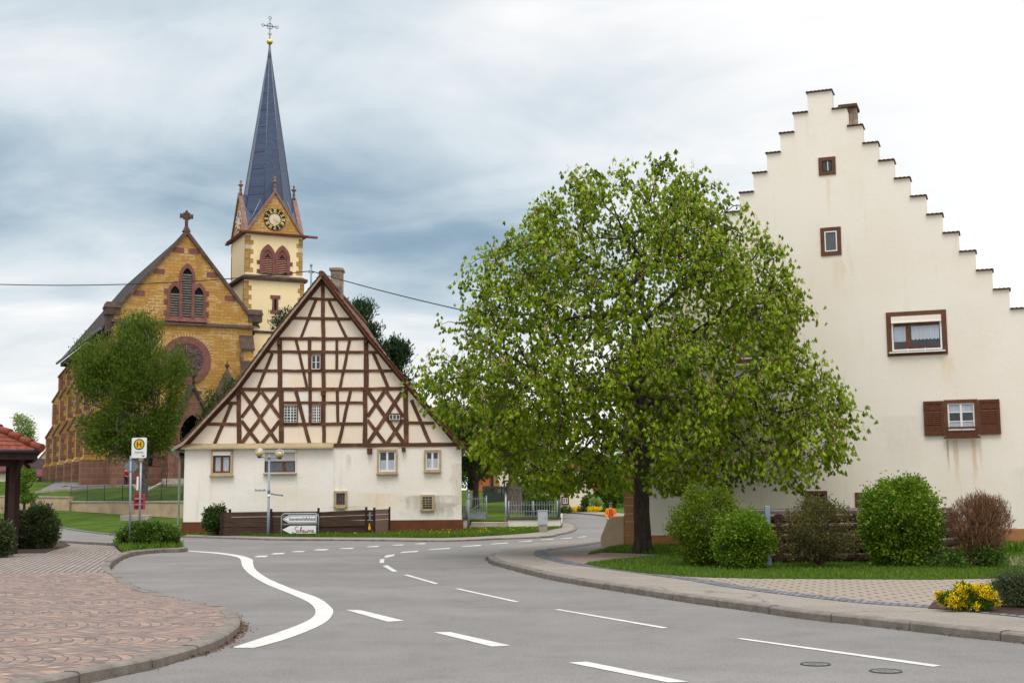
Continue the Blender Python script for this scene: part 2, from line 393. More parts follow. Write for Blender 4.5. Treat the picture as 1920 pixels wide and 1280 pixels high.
# ground
def grassmat():
    m, nt, b = new_mat('grass_ground', .95, .1)
    v = objco(nt)
    c = mixc(nt, ramp(nt, noise(nt, v, .5, 5), [(.35, 0), (.7, 1)]), lin((58,80,22)), lin((98,122,38)))
    c = mixc(nt, ramp(nt, noise(nt, v, 14, 5, .8), [(.35, 0), (.7, .7)]), c, lin((46,68,18)))
    L(nt, c, b.inputs['Base Color']); bump(nt, b, noise(nt, v, 30, 5, .8), 1.0, .05); return m
M['grass'] = grassmat()
def asphalt(name, c, c2, crack=False):
    m, nt, b = new_mat(name, .9, .25)
    v = objco(nt)
    big = ramp(nt, noise(nt, mapv(nt, v, (.5, 1, 1), rot=(0, 0, .5)), .35, 5, .6), [(.3, 0), (.7, 1)])
    col = mixc(nt, big, c, c2)
    band = ramp(nt, noise(nt, v, .9, 7, .8), [(.32, .80), (.5, .97), (.68, 1.06)])
    col = mixc(nt, 1.0, col, band, 'MULTIPLY')
    sp = ramp(nt, noise(nt, v, 70, 3, .9), [(.3, .5), (.5, .95), (.72, 1.75)])
    col = mixc(nt, .8, col, sp, 'MULTIPLY')
    sp2 = ramp(nt, noise(nt, v, 24, 4, .85), [(.32, .78), (.5, 1.0), (.68, 1.22)])
    col = mixc(nt, .8, col, sp2, 'MULTIPLY')
    vo = nt.nodes.new('ShaderNodeTexVoronoi'); vo.feature = 'DISTANCE_TO_EDGE'; vo.inputs['Scale'].default_value = .22
    wv = nt.nodes.new('ShaderNodeVectorMath'); wv.operation = 'ADD'; L(nt, v, wv.inputs[0])
    nn = nt.nodes.new('ShaderNodeTexNoise'); nn.inputs['Scale'].default_value = 1.2; nn.inputs['Detail'].default_value = 5; L(nt, v, nn.inputs['Vector']); L(nt, nn.outputs['Color'], wv.inputs[1])
    L(nt, wv.outputs[0], vo.inputs['Vector'])
    if crack:
        col = mixc(nt, ramp(nt, vo.outputs['Distance'], [(.0, .75), (.006, 0)]), col, tuple(x*.35 for x in c[:3])+(1,))
    L(nt, col, b.inputs['Base Color']); bump(nt, b, noise(nt, v, 60, 4, .8), .35, .008); return m
M['asphalt'] = asphalt('worn_asphalt', (.165, .155, .148, 1), (.222, .210, .202, 1))
M['asphalt2'] = asphalt('footway_asphalt', (.235, .208, .180, 1), (.285, .252, .215, 1), True)
M['gravel'] = plain('loose_gravel', lin((150,142,134)), .95, .4, 20, .8, 60, c2=lin((92,86,82)))
M['dirt'] = plain('dark_gutter_dirt', lin((104,98,90)), .95, .4, 14, .5, 60, c2=lin((70,64,58)))
M['soil'] = plain('dark_soil', lin((72,52,42)), .95, .4, 12, .8, 40)
M['kerb'] = plain('kerb_granite', lin((134,126,118)), .85, .3, 5, .6, 50, c2=lin((98,92,86)))
def paint():
    m, nt, b = new_mat('road_paint', .7)
    v = objco(nt); c = mixc(nt, ramp(nt, noise(nt, v, 3, 5, .7), [(.35, 0), (.7, 1)]), lin((212,210,204)), lin((180,178,172)))
    c = mixc(nt, ramp(nt, noise(nt, v, 38, 5, .85), [(.60, 0), (.66, .8)]), c, lin((136,133,130)))
    L(nt, c, b.inputs['Base Color']); bump(nt, b, noise(nt, v, 50, 3), .3, .006); return m
M['paint'] = paint()
M['red_path'] = plain('pinkish_path', lin((156,134,126)), .95, .25, 14, .5, 50, c2=lin((120,98,92)))
M['church_path'] = plain('grey_path_paving', lin((122,118,122)), .9, .2, 3)
def fan_cobble():
    m, nt, b = new_mat('fan_cobbles', .75, .35)
    v = objco(nt)
    sp = nt.nodes.new('ShaderNodeSeparateXYZ'); L(nt, v, sp.inputs[0])
    x, y = sp.outputs[0], sp.outputs[1]
    # segmental arches: y' = y + bow(x), rows across
    px = math_(nt, 'SUBTRACT', math_(nt, 'FRACT', math_(nt, 'MULTIPLY', math_(nt, 'ADD', y, 50.0), .62)), .5)
    bow = math_(nt, 'MULTIPLY', math_(nt, 'MULTIPLY', px, px), 2.3)
    xx = math_(nt, 'ADD', x, bow)
    cb = nt.nodes.new('ShaderNodeCombineXYZ'); L(nt, y, cb.inputs[0]); L(nt, xx, cb.inputs[1])
    wob = nt.nodes.new('ShaderNodeTexNoise'); wob.inputs['Scale'].default_value = 5; L(nt, v, wob.inputs['Vector'])
    vm = nt.nodes.new('ShaderNodeVectorMath'); vm.operation = 'SCALE'; vm.inputs['Scale'].default_value = .07; L(nt, wob.outputs['Color'], vm.inputs[0])
    va = nt.nodes.new('ShaderNodeVectorMath'); va.operation = 'ADD'; L(nt, cb.outputs[0], va.inputs[0]); L(nt, vm.outputs[0], va.inputs[1])
    br = nt.nodes.new('ShaderNodeTexBrick'); br.inputs['Scale'].default_value = 1
    br.inputs['Brick Width'].default_value = .125; br.inputs['Row Height'].default_value = .125; br.inputs['Mortar Size'].default_value = .009; br.inputs['Mortar Smooth'].default_value = .3
    br.inputs['Color1'].default_value = (0, 0, 0, 1); br.inputs['Color2'].default_value = (1, 1, 1, 1); br.inputs['Mortar'].default_value = (.5, .5, .5, 1)
    L(nt, va.outputs[0], br.inputs['Vector'])
    c = ramp(nt, br.outputs['Color'], [(0, lin((104,94,94))), (.3, lin((134,114,106))), (.55, lin((150,126,115))), (.75, lin((120,110,108))), (.9, lin((168,140,122))), (1, lin((138,104,95)))])
    c = mixc(nt, .7, c, ramp(nt, noise(nt, v, 7, 4), [(.3, .78), (.7, 1.1)]), 'MULTIPLY')
    jf = math_(nt, 'MULTIPLY', br.outputs['Fac'], ramp(nt, noise(nt, v, 3.5, 4, .7), [(.36, .6), (.58, 1)]))
    c = mixc(nt, jf, c, lin((78,68,60)))
    L(nt, c, b.inputs['Base Color'])
    bump(nt, b, math_(nt, 'SUBTRACT', math_(nt, 'MULTIPLY', noise(nt, v, 22, 3), .5), br.outputs['Fac']), .8, .015)
    return m
M['cobble'] = fan_cobble()
M['paver'] = brickmat('rect_grey_paver', lin((162,150,142)), lin((142,132,126)), lin((70,60,48)), .24, .13, .016, off=.5, vec='obj', rot=-1.8, bmp=.8, rough=.85)
def gridpaver():
    m, nt, b = new_mat('tan_paver_open_joints', .9, .2)
    v = mapv(nt, objco(nt), rot=(0, 0, -.05))
    br = nt.nodes.new('ShaderNodeTexBrick'); br.inputs['Scale'].default_value = 1; br.offset = .5
    br.inputs['Brick Width'].default_value = .36; br.inputs['Row Height'].default_value = .2; br.inputs['Mortar Size'].default_value = .022; br.inputs['Mortar Smooth'].default_value = .1
    br.inputs['Color1'].default_value = lin((184,164,142)); br.inputs['Color2'].default_value = lin((166,148,130)); br.inputs['Mortar'].default_value = lin((92,82,62))
    L(nt, v, br.inputs['Vector'])
    # long joints are tight, cross joints are wide
    br2 = nt.nodes.new('ShaderNodeTexBrick'); br2.inputs['Scale'].default_value = 1; br2.offset = .5
    br2.inputs['Brick Width'].default_value = .36; br2.inputs['Row Height'].default_value = .2; br2.inputs['Mortar Size'].default_value = .004
    L(nt, v, br2.inputs['Vector'])
    s = nt.nodes.new('ShaderNodeSeparateXYZ'); L(nt, v, s.inputs[0])
    fy = math_(nt, 'ABSOLUTE', math_(nt, 'SUBTRACT', math_(nt, 'FRACT', math_(nt, 'DIVIDE', s.outputs[1], .2)), .5))
    cross = math_(nt, 'MULTIPLY', br.outputs['Fac'], math_(nt, 'LESS_THAN', fy, .36))
    c = mixc(nt, .8, mixc(nt, noise(nt, v, 6, 4), lin((158,146,133)), lin((128,118,108))), ramp(nt, noise(nt, v, 50, 3), [(.3, .85), (.7, 1.1)]), 'MULTIPLY')
    c = mixc(nt, math_(nt, 'MULTIPLY', br2.outputs['Fac'], .5), c, lin((120,104,90)))
    c = mixc(nt, cross, c, lin((70,64,48)))
    L(nt, c, b.inputs['Base Color']); bump(nt, b, math_(nt, 'SUBTRACT', 1.0, cross), .5, .02); return m
M['grid_paver'] = gridpaver()
M['setts'] = brickmat('granite_setts', lin((142,148,160)), lin((104,106,114)), lin((66,62,58)), .12, .11, .014, vec='obj', rot=-.12, bmp=.8)
M['galv_green'] = plain('grey_green_gutter', lin((132,148,124)), .5, .2, 3, metal=.2)
# ------------------------------------------------------------ ground
def struct(o, kind='structure'): o['kind'] = kind; return o
def pl(pxs, z=0.0): return [G(x, y, z) for x, y in pxs]
def smooth(pts, step=.25, closed=False):
    P = [Vector(p) for p in pts]; out = []
    n = len(P)
    for i in range(n-1):
        p0 = P[max(i-1, 0)]; p1 = P[i]; p2 = P[i+1]; p3 = P[min(i+2, n-1)]
        m = max(2, int((p2-p1).length/step))
        for k in range(m):
            t = k/m
            out.append(.5*((2*p1)+(p2-p0)*t+(2*p0-5*p1+4*p2-p3)*t*t+(3*p1-p0-3*p2+p3)*t**3))
    out.append(P[-1]); return out
def resample(pts, step):
    out = [pts[0]]; acc = 0
    for a, b in zip(pts, pts[1:]):
        l = (b-a).length
        while acc+l >= step:
            t = (step-acc)/l; a = a.lerp(b, t); out.append(a.copy()); l = (b-a).length; acc = 0
        acc += l
    if (out[-1]-pts[-1]).length > .02: out.append(pts[-1])
    return out
def offset(pts, d):
    out = []
    for i, p in enumerate(pts):
        t = pts[min(i+1, len(pts)-1)]-pts[max(i-1, 0)]; t.z = 0; t.normalize()
        out.append(p+Vector((-t.y, t.x, 0))*d)
    return out
def sheet(name, pts, z, m, kind='structure'):
    mb = MB(); mb.poly([(p[0], p[1], z) for p in pts])
    # face up
    a = sum((pts[i][0]*pts[(i+1) % len(pts)][1]-pts[(i+1) % len(pts)][0]*pts[i][1]) for i in range(len(pts)))
    if a < 0: mb.f[0] = tuple(reversed(mb.f[0]))
    n = len(pts)
    for i in range(n):
        p, q = pts[i], pts[(i+1) % n]; e = [(p[0], p[1], z-.05), (q[0], q[1], z-.05), (q[0], q[1], z), (p[0], p[1], z)]
        mb.add(e if a > 0 else e[::-1], [(0, 1, 2, 3)])
    o = mb.build(name, m); o['kind'] = kind; return o
def kerb(name, path, side, w, hf, m, stone=1.0, gap=.012):
    pts = resample(path, .125); k = max(1, int(stone/.125)); mb = MB()
    out = offset(pts, 0); top = offset(pts, .025*side); inn = offset(pts, w*side)
    s = 0
    i = 0
    while i < len(pts)-1:
        j = min(i+k, len(pts)-1)
        b = len(mb.v)
        sec = []
        for q in range(i, j+1):
            h = hf(q*.125)
            t = 0
            if q == j and j < len(pts)-1:      # small gap between kerb stones
                d = (pts[j]-pts[j-1]).normalized()*gap*1.8
            else: d = Vector((0, 0, 0))
            a0 = out[q]-d; a1 = top[q]-d; a2 = inn[q]-d
            jit = 0
            sec.append([(a0.x, a0.y, -.03), (a0.x, a0.y, h*.78), (a1.x, a1.y, h*.97), (a1.x*.75+a2.x*.25, a1.y*.75+a2.y*.25, h), (a2.x, a2.y, h), (a2.x, a2.y, -.03)])
        dz = rng.uniform(-.007, .007)
        vs = [(x, y, z+(dz if z > 0 else 0)) for r in sec for x, y, z in r]
        n = 6; fs = []
        for r in range(len(sec)-1):
            for c in range(n-1):
                f = (r*n+c, r*n+c+1, (r+1)*n+c+1, (r+1)*n+c)
                fs.append(f if side < 0 else tuple(reversed(f)))
        fs.append(tuple(range(n))); fs.append(tuple((len(sec)-1)*n+c for c in reversed(range(n))))
        mb.add(vs, fs); i = j
    return struct(mb.build(name, m)), inn
# far ground
def far_z(x, y): return -.04
g = MB(); g.quad((-1500, -60, -.05), (1500, -60, -.05), (1500, 2500, -.05), (-1500, 2500, -.05))
struct(g.build('ground', M['grass']))
struct(sheet('road', [(-70, -8), (60, -8), (60, 112), (1.5, 112), (1.5, 66), (-10, 66), (-12, 84), (-75, 110)], 0.0, M['asphalt']))
# -------- plaza on the left
KL = [(-260,1345),(60,1299),(150,1280),(217,1267),(272,1256),(322,1242),(360,1231),(392,1221),(415,1210),(435,1197),(449,1182),(447,1167),(425,1150),(395,1137),(350,1126),(307,1117),(250,1100),(218,1085),(207,1075),(206,1067),(217,1055),(237,1045),(265,1039),(300,1036),(335,1035),(352,1033)]
pathL = smooth(pl(KL), .15)
lens = [0]
for a, b in zip(pathL, pathL[1:]): lens.append(lens[-1]+(b-a).length)
i_low0 = min(range(len(pathL)), key=lambda i: (pathL[i]-G(425,1150)).length); i_low1 = min(range(len(pathL)), key=lambda i: (pathL[i]-G(250,1100)).length)
lo0, lo1 = lens[i_low0], lens[i_low1]
def hL(s):
    if s < lo0: return .10
    if s < lo0+1.5: return .10-.075*(s-lo0)/1.5
    if s < lo1: return .025
    if s < lo1+1.5: return .025+.10*(s-lo1)/1.5
    return .125
kL, innL = kerb('kerb', pathL, 1, .17, hL, M['kerb'])
# plaza top follows the kerb height
def plaza():
    pts = resample(pathL, .125); inn = offset(pts, .17); 
    mb = MB()
    isp = min(range(len(inn)), key=lambda i: (inn[i]-G(192,1074,.1)).length)
    yend = min(range(len(inn)), key=lambda i: (inn[i]-G(262,1036,.1)).length)
    def strip(i0, i1, x_left, m, name):
        mb = MB(); mi = 0
        for i in range(i0, i1):
            a, b = inn[i], inn[i+1]
            za, zb = hL(i*.125)-.006, hL((i+1)*.125)-.006
            # columns inland so that the low kerb ramps up over 0.8 m
            da = Vector((-1, 0, 0))
            for (f0, f1) in ((0, .8), (.8, 1e9)):
                pass
            xs_a = [a.x, a.x-.8, min(a.x-.8, x_left)-.0]; xs_b = [b.x, b.x-.8, min(b.x-.8, x_left)]
            zs_a = [za, max(za, .094), .094]; zs_b = [zb, max(zb, .094), .094]
            for k in range(2):
                mb.add([(xs_a[k], a.y, zs_a[k]), (xs_b[k], b.y, zs_b[k]), (xs_b[k+1], b.y, zs_b[k+1]), (xs_a[k+1], a.y, zs_a[k+1])], [(0, 1, 2, 3)])
        return struct(mb.build(name, m))
    # front part cobbles: monotone in y up to the split line
    strip(0, isp, -30, M['cobble'], 'cobbled_plaza')
    strip(isp, yend, -40, M['paver'], 'paved_footway')
    return inn, isp, yend
innP, isp, yend = plaza()
yE = innP[yend].y
sheet('paved_footway', [(innP[yend].x, yE), G(210,1023,.09), G(107,1017,.09), (-45, G(0,1011,.09).y), (-45, yE)], .0945, M['paver'])
backL = smooth(pl([(-60,1009),(0,1011),(107,1017),(207,1023)]), .3)
kerb('kerb', backL, -1, .14, lambda s: .1, M['kerb'])
isl = smooth(pl([(207,1023),(225,1016),(262,1013),(310,1016),(340,1025),(352,1033)]), .2)
kerb('kerb', isl, -1, .14, lambda s: .11, M['kerb'])
ip = [p for p in innP[yend:]]+list(reversed(offset(resample(isl, .25), -.12)))
sheet('soil_bed', ip, .112, M['soil'])
sheet('lawn', pl([(-40,1075),(-40,1040),(22,1047),(24,1055),(0,1066)], .1), .104, M['grass'])
sheet('planting_bed', pl([(-60,1052),(27,1040),(75,1038),(100,1031),(132,1022),(120,1016),(-60,1016)], .1), .108, M['soil'])
# -------- footway on the right
KR = [(915,1046),(917,1051),(925,1057),(937,1061),(966,1069),(1000,1078),(1044,1088),(1084,1095),(1137,1104),(1200,1114),(1300,1130),(1400,1143.6),(1438,1149),(1514,1160),(1600,1169),(1695,1180),(1806,1193),(1920,1205),(2150,1232),(2500,1275)]
pathR = smooth(pl([(940,1036),(925,1040)])+pl(KR), .2)
kR, innR = kerb('kerb', pathR, 1, .17, lambda s: min(.1, .02+s*.02), M['kerb'], 1.3)
GK = [(1140,1011.5),(1125,1014.5),(1069,1023),(1027,1028),(1006,1031.5),(1001,1036),(1004,1041),(1027,1048.5),(1060,1056),(1120,1064),(1203,1075),(1287,1087),(1370,1101),(1495,1117),(1620,1130.5),(1745,1139),(1920,1157),(2200,1185)]
gk = smooth(pl(GK, .1), .25)
foot = [p for p in innR]+list(reversed(gk))+pl([(1140,1009),(1000,1022),(960,1030)])
sheet('footway', foot, .07, M['asphalt2'])
sheet('footway', foot[:len(innR)]+list(reversed(gk)), .098, M['asphalt2'])
sheet('gravel_patch', pl([(1160,1006),(1130,1014),(1012,1031),(1006,1036),(1030,1046),(1120,1061),(1300,1086),(1420,1098),(2300,1115),(2300,1006)], .1), .088, M['gravel'])
gi = offset(gk, .34)
mb = MB()
for i in range(len(gk)-1):
    mb.quad((gk[i].x, gk[i].y, .104), (gk[i+1].x, gk[i+1].y, .104), (gi[i+1].x, gi[i+1].y, .104), (gi[i].x, gi[i].y, .104))
struct(mb.build('sett_gutter', M['setts']))
sheet('gravel_patch', pl([(1145,1009),(1125,1014),(1069,1022),(1027,1027.5),(1006,1031.5),(1003,1036),(1012,1043),(1100,1060),(1180,1063),(1250,1040),(1230,1018)], .1), .094, M['gravel'])
sheet('gravel_path', pl([(1010,1043),(1060,1039),(1130,1035),(1240,1041),(1160,1052),(1092,1058),(1060,1054)], .1), .1, M['red_path'])
gb = offset(gk, .3)
pav = [p for p in gb if p.x > G(1215,1078,.1).x and p.y < 26]+pl([(2300,1120),(2300,1075),(1920,1081),(1745,1084),(1578,1083),(1412,1082),(1300,1078),(1240,1074)], .1)
sheet('paved_area', pav, .1, M['grid_paver'])
lawnR_pts = pl([(1096,1055),(1150,1047),(1235,1041),(1260,1030),(1240,1010),(1900,1010),(2300,1005),(2300,1074),(1920,1081),(1745,1084),(1578,1083),(1412,1082),(1300,1079),(1215,1073),(1130,1062)], .12)
sheet('lawn', lawnR_pts, .112, M['grass'])
lawn2_pts = pl([(1100,1038),(1133,1033),(1200,1035),(1260,1038),(1240,1014),(1150,1024)], .12)
sheet('lawn', lawn2_pts, .108, M['grass'])
sheet('driveway', pl([(1885,1042),(2200,1030),(2300,1068),(1895,1060)], .12), .120, M['red_path'])
sheet('soil_bed', pl([(1740,1140),(1752,1125),(1800,1105),(1900,1085),(2100,1085),(2100,1180),(1920,1153),(1830,1146)], .1), .108, M['soil'])
# -------- in front of the half-timbered house
FO = [(-160,975),(-40,980),(60,985),(97,987),(115,990),(165,998),(218,1003),(280,1006),(343,1007),(440,1010),(520,1012.5),(620,1013.5),(720,1014),(840,1015),(944,1011),(1027,1007.5),(1048,1003),(1072,998),(1082,991),(1079,985),(1066,981),(1056,977),(1050,970),(1046,962)]
fo = smooth(pl(FO), .4)
k3, inF = kerb('kerb', fo, 1, .14, lambda s: .06, M['kerb'], 1.0)
FI = [(343,1004),(440,1006.5),(520,1008.5),(620,1009.5),(720,1010),(840,1010.5),(944,1005.5),(1017,999),(1035,994),(1050,989),(1055,984),(1052,979),(1047,972),(1042,962)]
fi = smooth(pl(FI), .4)
i343 = min(range(len(inF)), key=lambda i: (inF[i]-G(343,1007)).length)
sheet('footway', inF[i343:]+list(reversed(fi)), .056, M['asphalt2'])
back = [Vector((2.2, 59, 0)), Vector((-14, 66, 0)), Vector((-15.2, 56, 0))]
i1047 = min(range(len(fi)), key=lambda i: (fi[i]-G(1052,985)).length)
lawnT_pts = fi[:i1047]+back
sheet('lawn', lawnT_pts, .075, M['grass'])
# verge below the churchyard wall
WB = [(-200,944,1.15),(-120,944,1.1),(60,950.5,.93),(130,957,.70),(200,962,.57),(270,966.5,.45),(343,970,.35),(380,973,.3)]
wb = [G(x, y, z) for x, y, z in WB]
kp = [inF[int(i*i343/20)] for i in range(21)]
def along(pts, t):
    i = t*(len(pts)-1); k = min(int(i), len(pts)-2); return pts[k].lerp(pts[k+1], i-k)
# by bearing so that both edges match
def bearing_line(pts, nb, b0, b1):
    out = []
    for k in range(nb):
        b = b0+(b1-b0)*k/(nb-1)
        best = None
        for a, c in zip(pts, pts[1:]):
            ba, bc = a.x/a.y, c.x/c.y
            if min(ba, bc)-1e-9 <= b <= max(ba, bc)+1e-9 and abs(bc-ba) > 1e-9:
                best = a.lerp(c, (b-ba)/(bc-ba)); break
        out.append(best or (pts[0] if abs(b-pts[0].x/pts[0].y) < abs(b-pts[-1].x/pts[-1].y) else pts[-1]))
    return out
b0, b1 = G(-100,985).x/G(-100,985).y, G(350,985).x/G(350,985).y
A = bearing_line([Vector((p.x, p.y, .055)) for p in inF[:i343+8]], 24, b0, b1); B = bearing_line(wb, 24, b0, b1)
mb = MB(); rows = 8
for i in range(24):
    for k in range(rows+1):
        t = k/rows; p = A[i].lerp(B[i], t); p.z = A[i].z+(B[i].z-A[i].z)*(t**1.3); mb.v.append(tuple(p))
for i in range(23):
    for k in range(rows):
        a = i*(rows+1)+k; mb.f.append((a, a+rows+1, a+rows+2, a+1)); mb.m.append(0); mb.sm.append(True)
struct(mb.build('grass_verge', M['grass']))
def verge_pts(): return A, B
# churchyard lawn, raised behind its walls
LF = [(-400,98,1.75,2.9),(-60,93.5,1.72,2.9),(67,89,1.6,2.8),(128,87.4,1.56,2.75),(134,87.1,1.3,2.75),(343,76.9,1.28,2.55),(420,71,1.1,2.3),(600,64,.8,2.1),(868,59.5,.42,1.9),(950,58.2,.40,1.75),(1048,58.2,.40,1.2)]
def zl(x, y):
    s = 960+FPX*x/y
    for a, b in zip(LF, LF[1:]):
        if a[0] <= s <= b[0]:
            t = (s-a[0])/(b[0]-a[0]); d = a[1]+(b[1]-a[1])*t; z0 = a[2]+(b[2]-a[2])*t; z1 = a[3]+(b[3]-a[3])*t; break
    else: return LF[0][2] if s < LF[0][0] else 0.0
    q = min(1.0, max(0.0, (y-d)/(100-d))); return z0+(z1-z0)*q+max(0, y-100)*.002
mb = MB(); cols = []
ss = sorted(set([a[0] for a in LF]+list(range(-390, 1048, 25))))
for s in ss:
    for a, b in zip(LF, LF[1:]):
        if a[0] <= s <= b[0]: d = a[1]+(b[1]-a[1])*(s-a[0])/(b[0]-a[0]); break
    col = []
    for y in [d+(100-d)*k/10 for k in range(11)]+[120, 160, 220]:
        x = (s-960)/FPX*y; col.append((x, y, zl(x, y)))
    cols.append(col)
nn_ = len(cols[0])
for c in cols: mb.v.extend(c)
for i in range(len(cols)-1):
    for k in range(nn_-1):
        a = i*nn_+k; mb.f.append((a, a+nn_, a+nn_+1, a+1)); mb.m.append(0); mb.sm.append(True)
for i in range(len(cols)-1):
    a, b = cols[i][0], cols[i+1][0]; mb.add([(a[0], a[1], -.2), (b[0], b[1], -.2), b, a], [(0, 1, 2, 3)])
struct(mb.build('churchyard_lawn', M['grass']))
# path up to the church with a pale kerb
pk = [hitf(x, y, zl, 70) for x, y in [(66,924.5),(110,921),(160,917.5),(210,914),(250,911.5),(300,909.5),(350,907)]]
pk = smooth(pk, 1.0)
mb = MB(); mc = MB()
for a, b in zip(pk, pk[1:]):
    za, zb = zl(a.x, a.y)+.05, zl(b.x, b.y)+.05
    fa = Vector((a.x-1.5, a.y+9, 0)); fb = Vector((b.x-1.5, b.y+9, 0))
    for k in range(4):
        q = [a.lerp(fa, k/4), b.lerp(fb, k/4), b.lerp(fb, (k+1)/4), a.lerp(fa, (k+1)/4)]
        mb.add([(v.x, v.y, zl(v.x, v.y)+.03) for v in q], [(0, 1, 2, 3)])
    mc.bar((a.x, a.y, za+.02), (b.x, b.y, zb+.02), .25, .16)
struct(mb.build('church_path', M['church_path'])); struct(mc.build('path_edging', M['concrete']))
# far side of the road
FR = [(1040,960.5),(1090,963.5),(1138,968.5),(1180,974),(1260,984)]
fr = smooth(pl(FR), 1.0)
kerb('kerb', fr, 1, .2, lambda s: .1, M['kerb'], 2)
sheet('footway', offset(fr, .2)+list(reversed(offset(fr, 2.4))), .098, M['asphalt2'])
sheet('garden_lawn', offset(fr, 2.4)+[Vector((30, 150, 0)), Vector((3, 150, 0))], .1, M['grass'])
# -------- painted markings
mk = MB()
def mark(px): 
    p = pl(px); a = sum(p[i].x*p[(i+1) % len(p)].y-p[(i+1) % len(p)].x*p[i].y for i in range(len(p)))
    if a < 0: p.reverse()
    mk.poly([(q.x, q.y, .005) for q in p])
def band(Lp, Rp):
    a = smooth(pl(Lp), .1); b = smooth(pl(Rp), .1)
    n = 60
    for i in range(n):
        p0, p1, q0, q1 = along(a, i/n), along(a, (i+1)/n), along(b, i/n), along(b, (i+1)/n)
        mk.add([(v.x, v.y, .005) for v in (p0, q0, q1, p1)], [(3, 2, 1, 0)])
h5 = lambda l: [(x/2, 1000+y/2) for x, y in l]
band(h5([(905,105),(910,125),(940,155),(1000,190),(1100,231),(1160,260),(1183,290),(1168,318),(1100,350),(1000,385),(870,428)]),
     h5([(948,97),(955,130),(1000,165),(1090,205),(1190,240),(1240,275),(1248,300),(1220,333),(1150,367),(1050,403),(948,430)]))
band(h5([(700,66),(820,76),(890,89),(905,105)]), h5([(700,63.5),(830,72),(910,84),(948,97)]))
for q in ([(1297,286),(1350,287),(1515,327),(1455,331)], [(1625,370),(1690,370),(1915,420),(1845,424)],
          [(950,88),(968,83),(1008,82.5),(995,88)], [(1013,78),(1030,73),(1072,71.5),(1058,77)], [(1088,69),(1105,66),(1147,65),(1135,69)], [(1173,62.5),(1190,59),(1235,58),(1220,63)],
          [(1268,57),(1285,54.5),(1330,53),(1318,57)], [(1372,50.5),(1385,48),(1425,46),(1415,50)], [(1465,44),(1480,42),(1520,40.5),(1508,44)], [(1550,39),(1565,37),(1600,35.5),(1590,39)],
          [(430,64),(440,63),(207,44),(200,45)]): mark(h5(q)) if q[0][0] != 430 else None
h6 = lambda l: [(700+x/3.2, 960+y/3.2) for x, y in l]
for q in ([(1170,903),(1280,897),(1890,1018),(1770,1022)], [(180,375),(205,374),(393,428),(368,430)], [(487,459),(515,458),(878,537),(850,539)], [(1083,583),(1115,582),(1770,693),(1735,697)],
          [(55,321),(85,318),(145,355),(116,356)], [(40,282),(67,279),(64,304),(38,304)], [(65,265),(80,258),(130,252),(122,262),(75,273)], [(158,244),(172,238),(272,230),(262,238)],
          [(325,226),(338,222),(465,213),(455,219)], [(525,208),(538,204),(650,195),(640,201)], [(703,192),(715,188),(812,181),(803,186)], [(862,178),(875,175),(957,169),(948,174)], [(1000,167),(1012,164),(1085,159),(1077,163)],
          [(1120,159),(1130,156),(1193,151),(1187,155)], [(1223,151),(1232,148),(1282,143),(1276,147)]): mark(h6(q))
mark([(1380,1197),(1391,1196.3),(1766,1247.5),(1750,1250)])
mark([(112,1018.2),(112,1017.2),(205,1023),(205,1024.2)][::1]) if False else None
struct(mk.build('road_marking', M['paint']))
# dirt washed against the kerbs
def gutter_dirt(path, side, w, seed):
    rg = random.Random(seed); mb = MB(); a = offset(path, 0.0); pr_ = None
    for i in range(len(path)-1):
        k = lambda j: w*(.35+1.3*abs(mnoise_(path[j]*1.1))+.5*abs(mnoise_(path[j]*5)))
        def at(j):
            t = path[min(j+1, len(path)-1)]-path[max(j-1, 0)]; t.z = 0; t.normalize(); q = path[j]-Vector((-t.y, t.x, 0))*side*k(j); return (q.x, q.y, .0035)
        p, q = path[i], path[i+1]
        mb.add([(p.x, p.y, .0035), (q.x, q.y, .0035), at(i+1), at(i)], [(3, 2, 1, 0) if side > 0 else (0, 1, 2, 3)])
    struct(mb.build('gutter_dirt', M['dirt']))
from mathutils import noise as _mn
def mnoise_(v): return _mn.noise(v)
gutter_dirt(resample(pathL, .08), 1, .07, 1); gutter_dirt(resample(pathR, .1), 1, .07, 2)
# manholes and gully
for i, (x, y, r, lab) in enumerate([(1529,1245,.14,'dark worn round manhole cover, left of the two in the road'), (1661,1258,.145,'dark worn round manhole cover, right of the two in the road')]):
    c = G(x, y); o = empty('manhole_cover', (c.x, c.y, 0)); tag(o, lab, 'manhole cover')
    m1 = MB(); n = 28
    m1.ring([(math.cos(2*math.pi*k/n)*r, math.sin(2*math.pi*k/n)*r) for k in range(n)], [(math.cos(2*math.pi*k/n)*r*.86, math.sin(2*math.pi*k/n)*r*.86) for k in range(n)], -.0085, .02)
    m1.v = [(x, z, -y) for x, y, z in m1.v]; m1.build('rim', M['iron'], o)
    m2 = MB(); m2.lathe((0, 0, -.02), [(r*.85, 0), (r*.85, .025)], 28, False)
    for k in range(5):
        w = r*.5; yy = (-.5+.25*k)*r; m2.box(-w, yy-.008, .005, w, yy+.008, .0072)
    m2.build('lid', M['asphalt'], o)
c = G(940, 1058.5)
o = MB(); 
for k in range(7): o.box(c.x-.2+k*.06, c.y-.22, -.02, c.x-.165+k*.06, c.y+.1, .007)
tag(o.build('drain_grate', M['iron']), 'small iron drain grate at the kerb tip by the curve', 'drain')
# ------------------------------------------------------------ half-timbered house
HD = 53.0
o0 = PY(343, 998, HD); hx0 = o0.x
TH = empty('half_timbered_house', (hx0, HD, 0))
tag(TH, 'old half-timbered gable house with brown beams above a rough white ground floor', 'house')
HP = Plane(hx0, HD, 0.0)
h4 = lambda x, y: HP.h(330+x/3.49, 500+y/3.49)
h5b = lambda x, y: HP.h(330+x/3.49, 800+y/3.49)
DEP = 15.0; BK = .7          # the house narrows a little towards its rear
